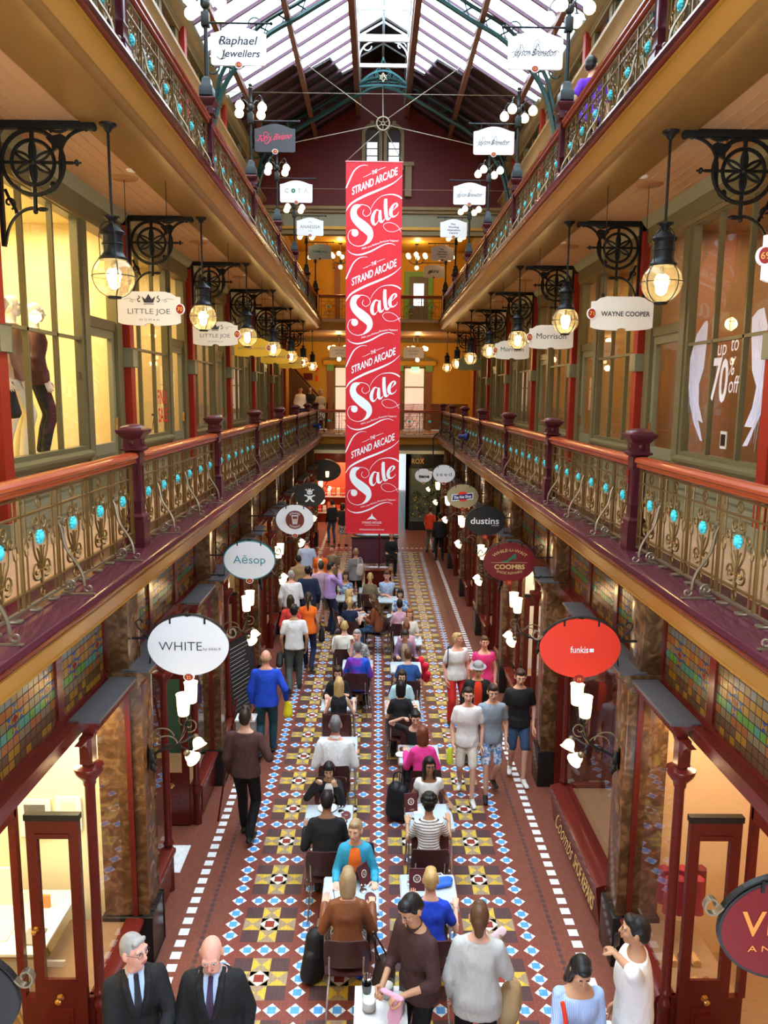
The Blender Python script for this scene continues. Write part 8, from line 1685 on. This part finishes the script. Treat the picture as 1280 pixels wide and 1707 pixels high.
# ---- dark timber waiter station with glasses under the banner, and what stands round it
t = empty('waiter_station', (0, 19.75, 0), 0, 'dark red timber serving station with glasses on top below the banner', 'cabinet'); b = MB(); b.bbox(-.34, .34, -.22, .22, .06, .98, .01, M_MAROON); b.box(-.30, .30, -.20, .20, 0, .06, M_BLACK); b.build('cabinet_body', t); MB().bbox(-.37, .37, -.25, .25, .98, 1.01, .006, M_MAROON).build('worktop', t)
for s in (-1, 1): d_ = MB().bbox(s * .165 - .145, s * .165 + .145, -.235, -.22, .12, .92, .005, M_MAROON).build('door', t); MB().ball((s * .03, -.245, .55), .014, M_BRASS, 8, 6).build('knob', d_)
gl = None; GO = ['first', 'second', 'third', 'fourth', 'fifth', 'sixth', 'seventh']
for i in range(7):
    lb = '%s wine glass from the left on the timber serving station' % GO[i]; loc = (-.28 + i * .093, 19.66 + .05 * (i % 2), 1.01)
    if gl is None: gl = MB().lathe([(.030, 0), (.030, .003), (.005, .008), (.005, .07), (.025, .085), (.038, .12), (.036, .17), (.034, .17), (.035, .12), (.001, .09)], 14, M_CLEAR).build('wine_glass'); o = gl; o.location = loc
    else: o = dup(gl, loc)
    tag(o, lb, 'glass', 'wine glasses on the serving station')
t = empty('far_counter', (-.10, 25.2, 0), 0, 'dark panelled counter under the foot of the banner', 'counter'); b = MB(); b.bbox(-.75, .75, -.3, .3, 0, .85, .01, mat('counter_plum', (.09, .03, .05), .35, var=.2)); b.build('counter_body', t); MB().bbox(-.78, .78, -.33, .33, .85, .89, .006, M_BLACK).build('worktop', t)
b = MB(); b.lathe([(.16, 0), (.16, .03), (.03, .05)], 16, M_DARKIRON); b.tube([(0, 0, .04), (0, 0, 1.9)], .025, 8, M_MAROON); b.v = [(x + .03, y + 21.3, z) for x, y, z in b.v]; tag(b.build('timber_pole'), 'slim dark red pole standing below the banner', 'pole')
person(.42, 23.6, 180, 'seated person in black half hidden by the foot of the banner', pose='sit', seat=.43, h=1.66, fem=True, top=C_BLK, sleeve='long', bottom=C_BLKT, hair=('short', 'dark'), sk='tan', vox=.022); chair(.42, 23.6, 180, 'cafe chair under the person in black below the banner')
# ---- menu board and stand on the left, terrace details
t = empty('menu_board', (-2.08, 11.95, 0), -.12, 'black chalk menu board with white lines leaning by the left shop', 'board'); b = MB(); M = Matrix.Rotation(PI / 2 - .25, 4, 'Z') @ Matrix.Rotation(-.12, 4, 'X'); b.box(-.40, .40, 0, .03, .42, 1.62, S_BLACK, M); b.build('board', t)
b = MB(); b.box(-.44, -.40, -.005, .035, .38, 1.66, M_MAROON, M); b.box(.40, .44, -.005, .035, .38, 1.66, M_MAROON, M); b.box(-.44, .44, -.005, .035, 1.62, 1.66, M_MAROON, M); b.box(-.44, .44, -.005, .035, .38, .42, M_MAROON, M); b.build('frame', t)
b = MB(); R = random.Random(2)
for i in range(16): a = R.uniform(.2, .32); b.box(-.34, -.34 + a * 2, -.002, 0, .52 + i * .065, .528 + i * .065, mat('chalk', (.42, .42, .40), .8), M)
b.build('chalk_lines', t, smooth=0)
for s in (-1, 1): MB().tube([M @ V((s * .40, .02, .40)), M @ V((s * .42, .30, 0))], .014, 5, M_MAROON).build('leg', t)
t = empty('leaflet_stand', (-1.98, 11.0, 0), 0, 'low white leaflet stand beside the blue-shirted man', 'stand'); b = MB(); b.bbox(-.14, .14, -.12, .12, 0, .68, .01, mat('stand_grey', (.35, .33, .30), .5)); b.build('stand_body', t); MB().bbox(-.15, .15, -.13, .13, .68, .71, .005, S_WHITE).build('top', t)
b = MB(); b.box(-.012, .012, -.012, .012, 0, 1.7, M_MAROON, Matrix.Translation((-2.08, 9.35, 0)) @ Matrix.Rotation(.16, 4, 'Y')); tag(b.build('timber_prop'), 'thin dark timber prop leaning beside the man in the brown shirt', 'pole')
# ---- goods inside the bright shops near the viewer
t = empty('trestle_desk', (-3.38, 6.33, 0), 0, 'white trestle desk inside the bright shop at the lower left', 'desk'); MB().bbox(-.55, .53, -.43, .43, .78, .81, .006, S_WHITE).build('desk_top', t)
for yy in (-.33, .33):
    for s in (-1, 1): MB().tube([(s * .05, yy, .78), (s * .32, yy, 0)], .018, 6, mat('trestle_pine', (.62, .45, .22), .5)).build('leg', t)
for i, (x, y, z, w_, h_, c, lb) in enumerate([(-3.45, 6.60, .811, .30, .36, (.80, .78, .72), 'white picture frame standing on the trestle desk'), (-3.10, 6.55, .811, .16, .12, (.75, .25, .08), 'small orange box on the trestle desk'), (-3.00, 6.10, .811, .16, .02, (.30, .30, .28), 'grey notebook lying on the trestle desk'), (-3.35, 6.15, .811, .28, .012, (.78, .78, .76), 'sheet of drawings lying on the trestle desk')]):
    tag(MB().bbox(x - w_ / 2, x + w_ / 2, y - .06 if h_ > .1 else y - .10, y - .03 if h_ > .1 else y + .10, z, z + h_, .003, mat('desk_thing_%d' % i, c, .5)).build(['picture_frame', 'gift_box', 'notebook', 'drawing_sheet'][i]), lb, ['frame', 'box', 'notebook', 'paper'][i])
t = empty('poster_board', (-3.06, 6.12, 0), .0, 'low cream poster board with small pictures under the trestle desk', 'board'); b = MB(); M = Matrix.Rotation(-.12, 4, 'X'); b.box(-.36, .28, 0, .03, .02, .52, S_CREAM, M); b.build('board', t)
b = MB()
for x0, x1, z0, z1, m in ((-.26, -.18, .22, .38, S_RED), (-.02, .06, .26, .40, I_GREY), (.10, .2, .28, .42, I_BROWN), (.0, .06, .10, .18, I_PINK), (.18, .24, .06, .22, I_GREY)): b.box(x0, x1, -.004, 0, z0, z1, m, M)
b.build('pictures', t, smooth=0)
for i, (x, z, w_, h_) in enumerate([(-3.30, 1.45, .30, .38), (-2.98, 1.50, .24, .34), (-3.45, 2.05, .26, .3)]):
    t = empty('framed_print', (x, 6.93, z), 0, ['framed print on the cream shop wall, lowest and nearest', 'framed print on the cream shop wall, beside the lowest', 'framed print on the cream shop wall, highest'][i], 'picture', 'framed prints in the bright shop'); MB().box(-w_ / 2, w_ / 2, -.02, .0, -h_ / 2, h_ / 2, S_WHITE).build('frame', t); MB().box(-w_ / 2 + .05, w_ / 2 - .05, -.024, -.02, -h_ / 2 + .05, h_ / 2 - .05, [I_GREY, S_CREAM, I_BROWN][i]).build('print', t)
t = empty('bottle', (-2.80, 6.00, 0), 0, 'small green bottle on the floor at the foot of the left shop door', 'bottle'); MB().lathe([(.03, 0), (.034, .01), (.034, .14), (.013, .18), (.013, .24), (.016, .24)], 14, mat('bottle_green', (.10, .16, .08), .1, coat=.5)).build('bottle_body', t); MB().lathe([(.013, .24), (.014, .27), (.010, .275)], 10, S_WHITE).build('cap', t)
for i in range(9):
    b = MB(); c = [(.20, .012, .02), (.13, .01, .015), (.26, .02, .025)][i % 3]; x = 2.62 + (i % 5) * .085; y = 6.55 - (i // 5) * .16
    b.lathe([(.012, .36), (.05, .33), (.055, .05), (.062, .0), (.03, .0)], 10, mat('drape_red_%d' % (i % 3), c, .7), (x, y, .86)); tag(b.build('hanging_garment'), '%s red garment counted from the arcade, %s rail of the right-hand shop' % (GO[i % 5], ['front', 'rear'][i // 5]), 'garment', 'red garments in the right-hand shop window')
for i in range(6): tag(MB().tube([(2.62 + (i % 3) * .1, 6.30 - (i // 3) * .3, .50), (2.62 + (i % 3) * .1, 6.18 - (i // 3) * .3, .50)], [.035, .04], 8, mat('slipper_%d' % (i % 2), [(.60, .32, .12), (.25, .08, .05)][i % 2], .5)).build('slipper'), '%s slipper from the arcade in %s row of the right-hand shop window' % (GO[i % 3], ['the first', 'the second'][i // 3]), 'shoe', 'slippers in the right-hand shop window')
if BENCH[0]: bpy.data.scenes.remove(BENCH[0])
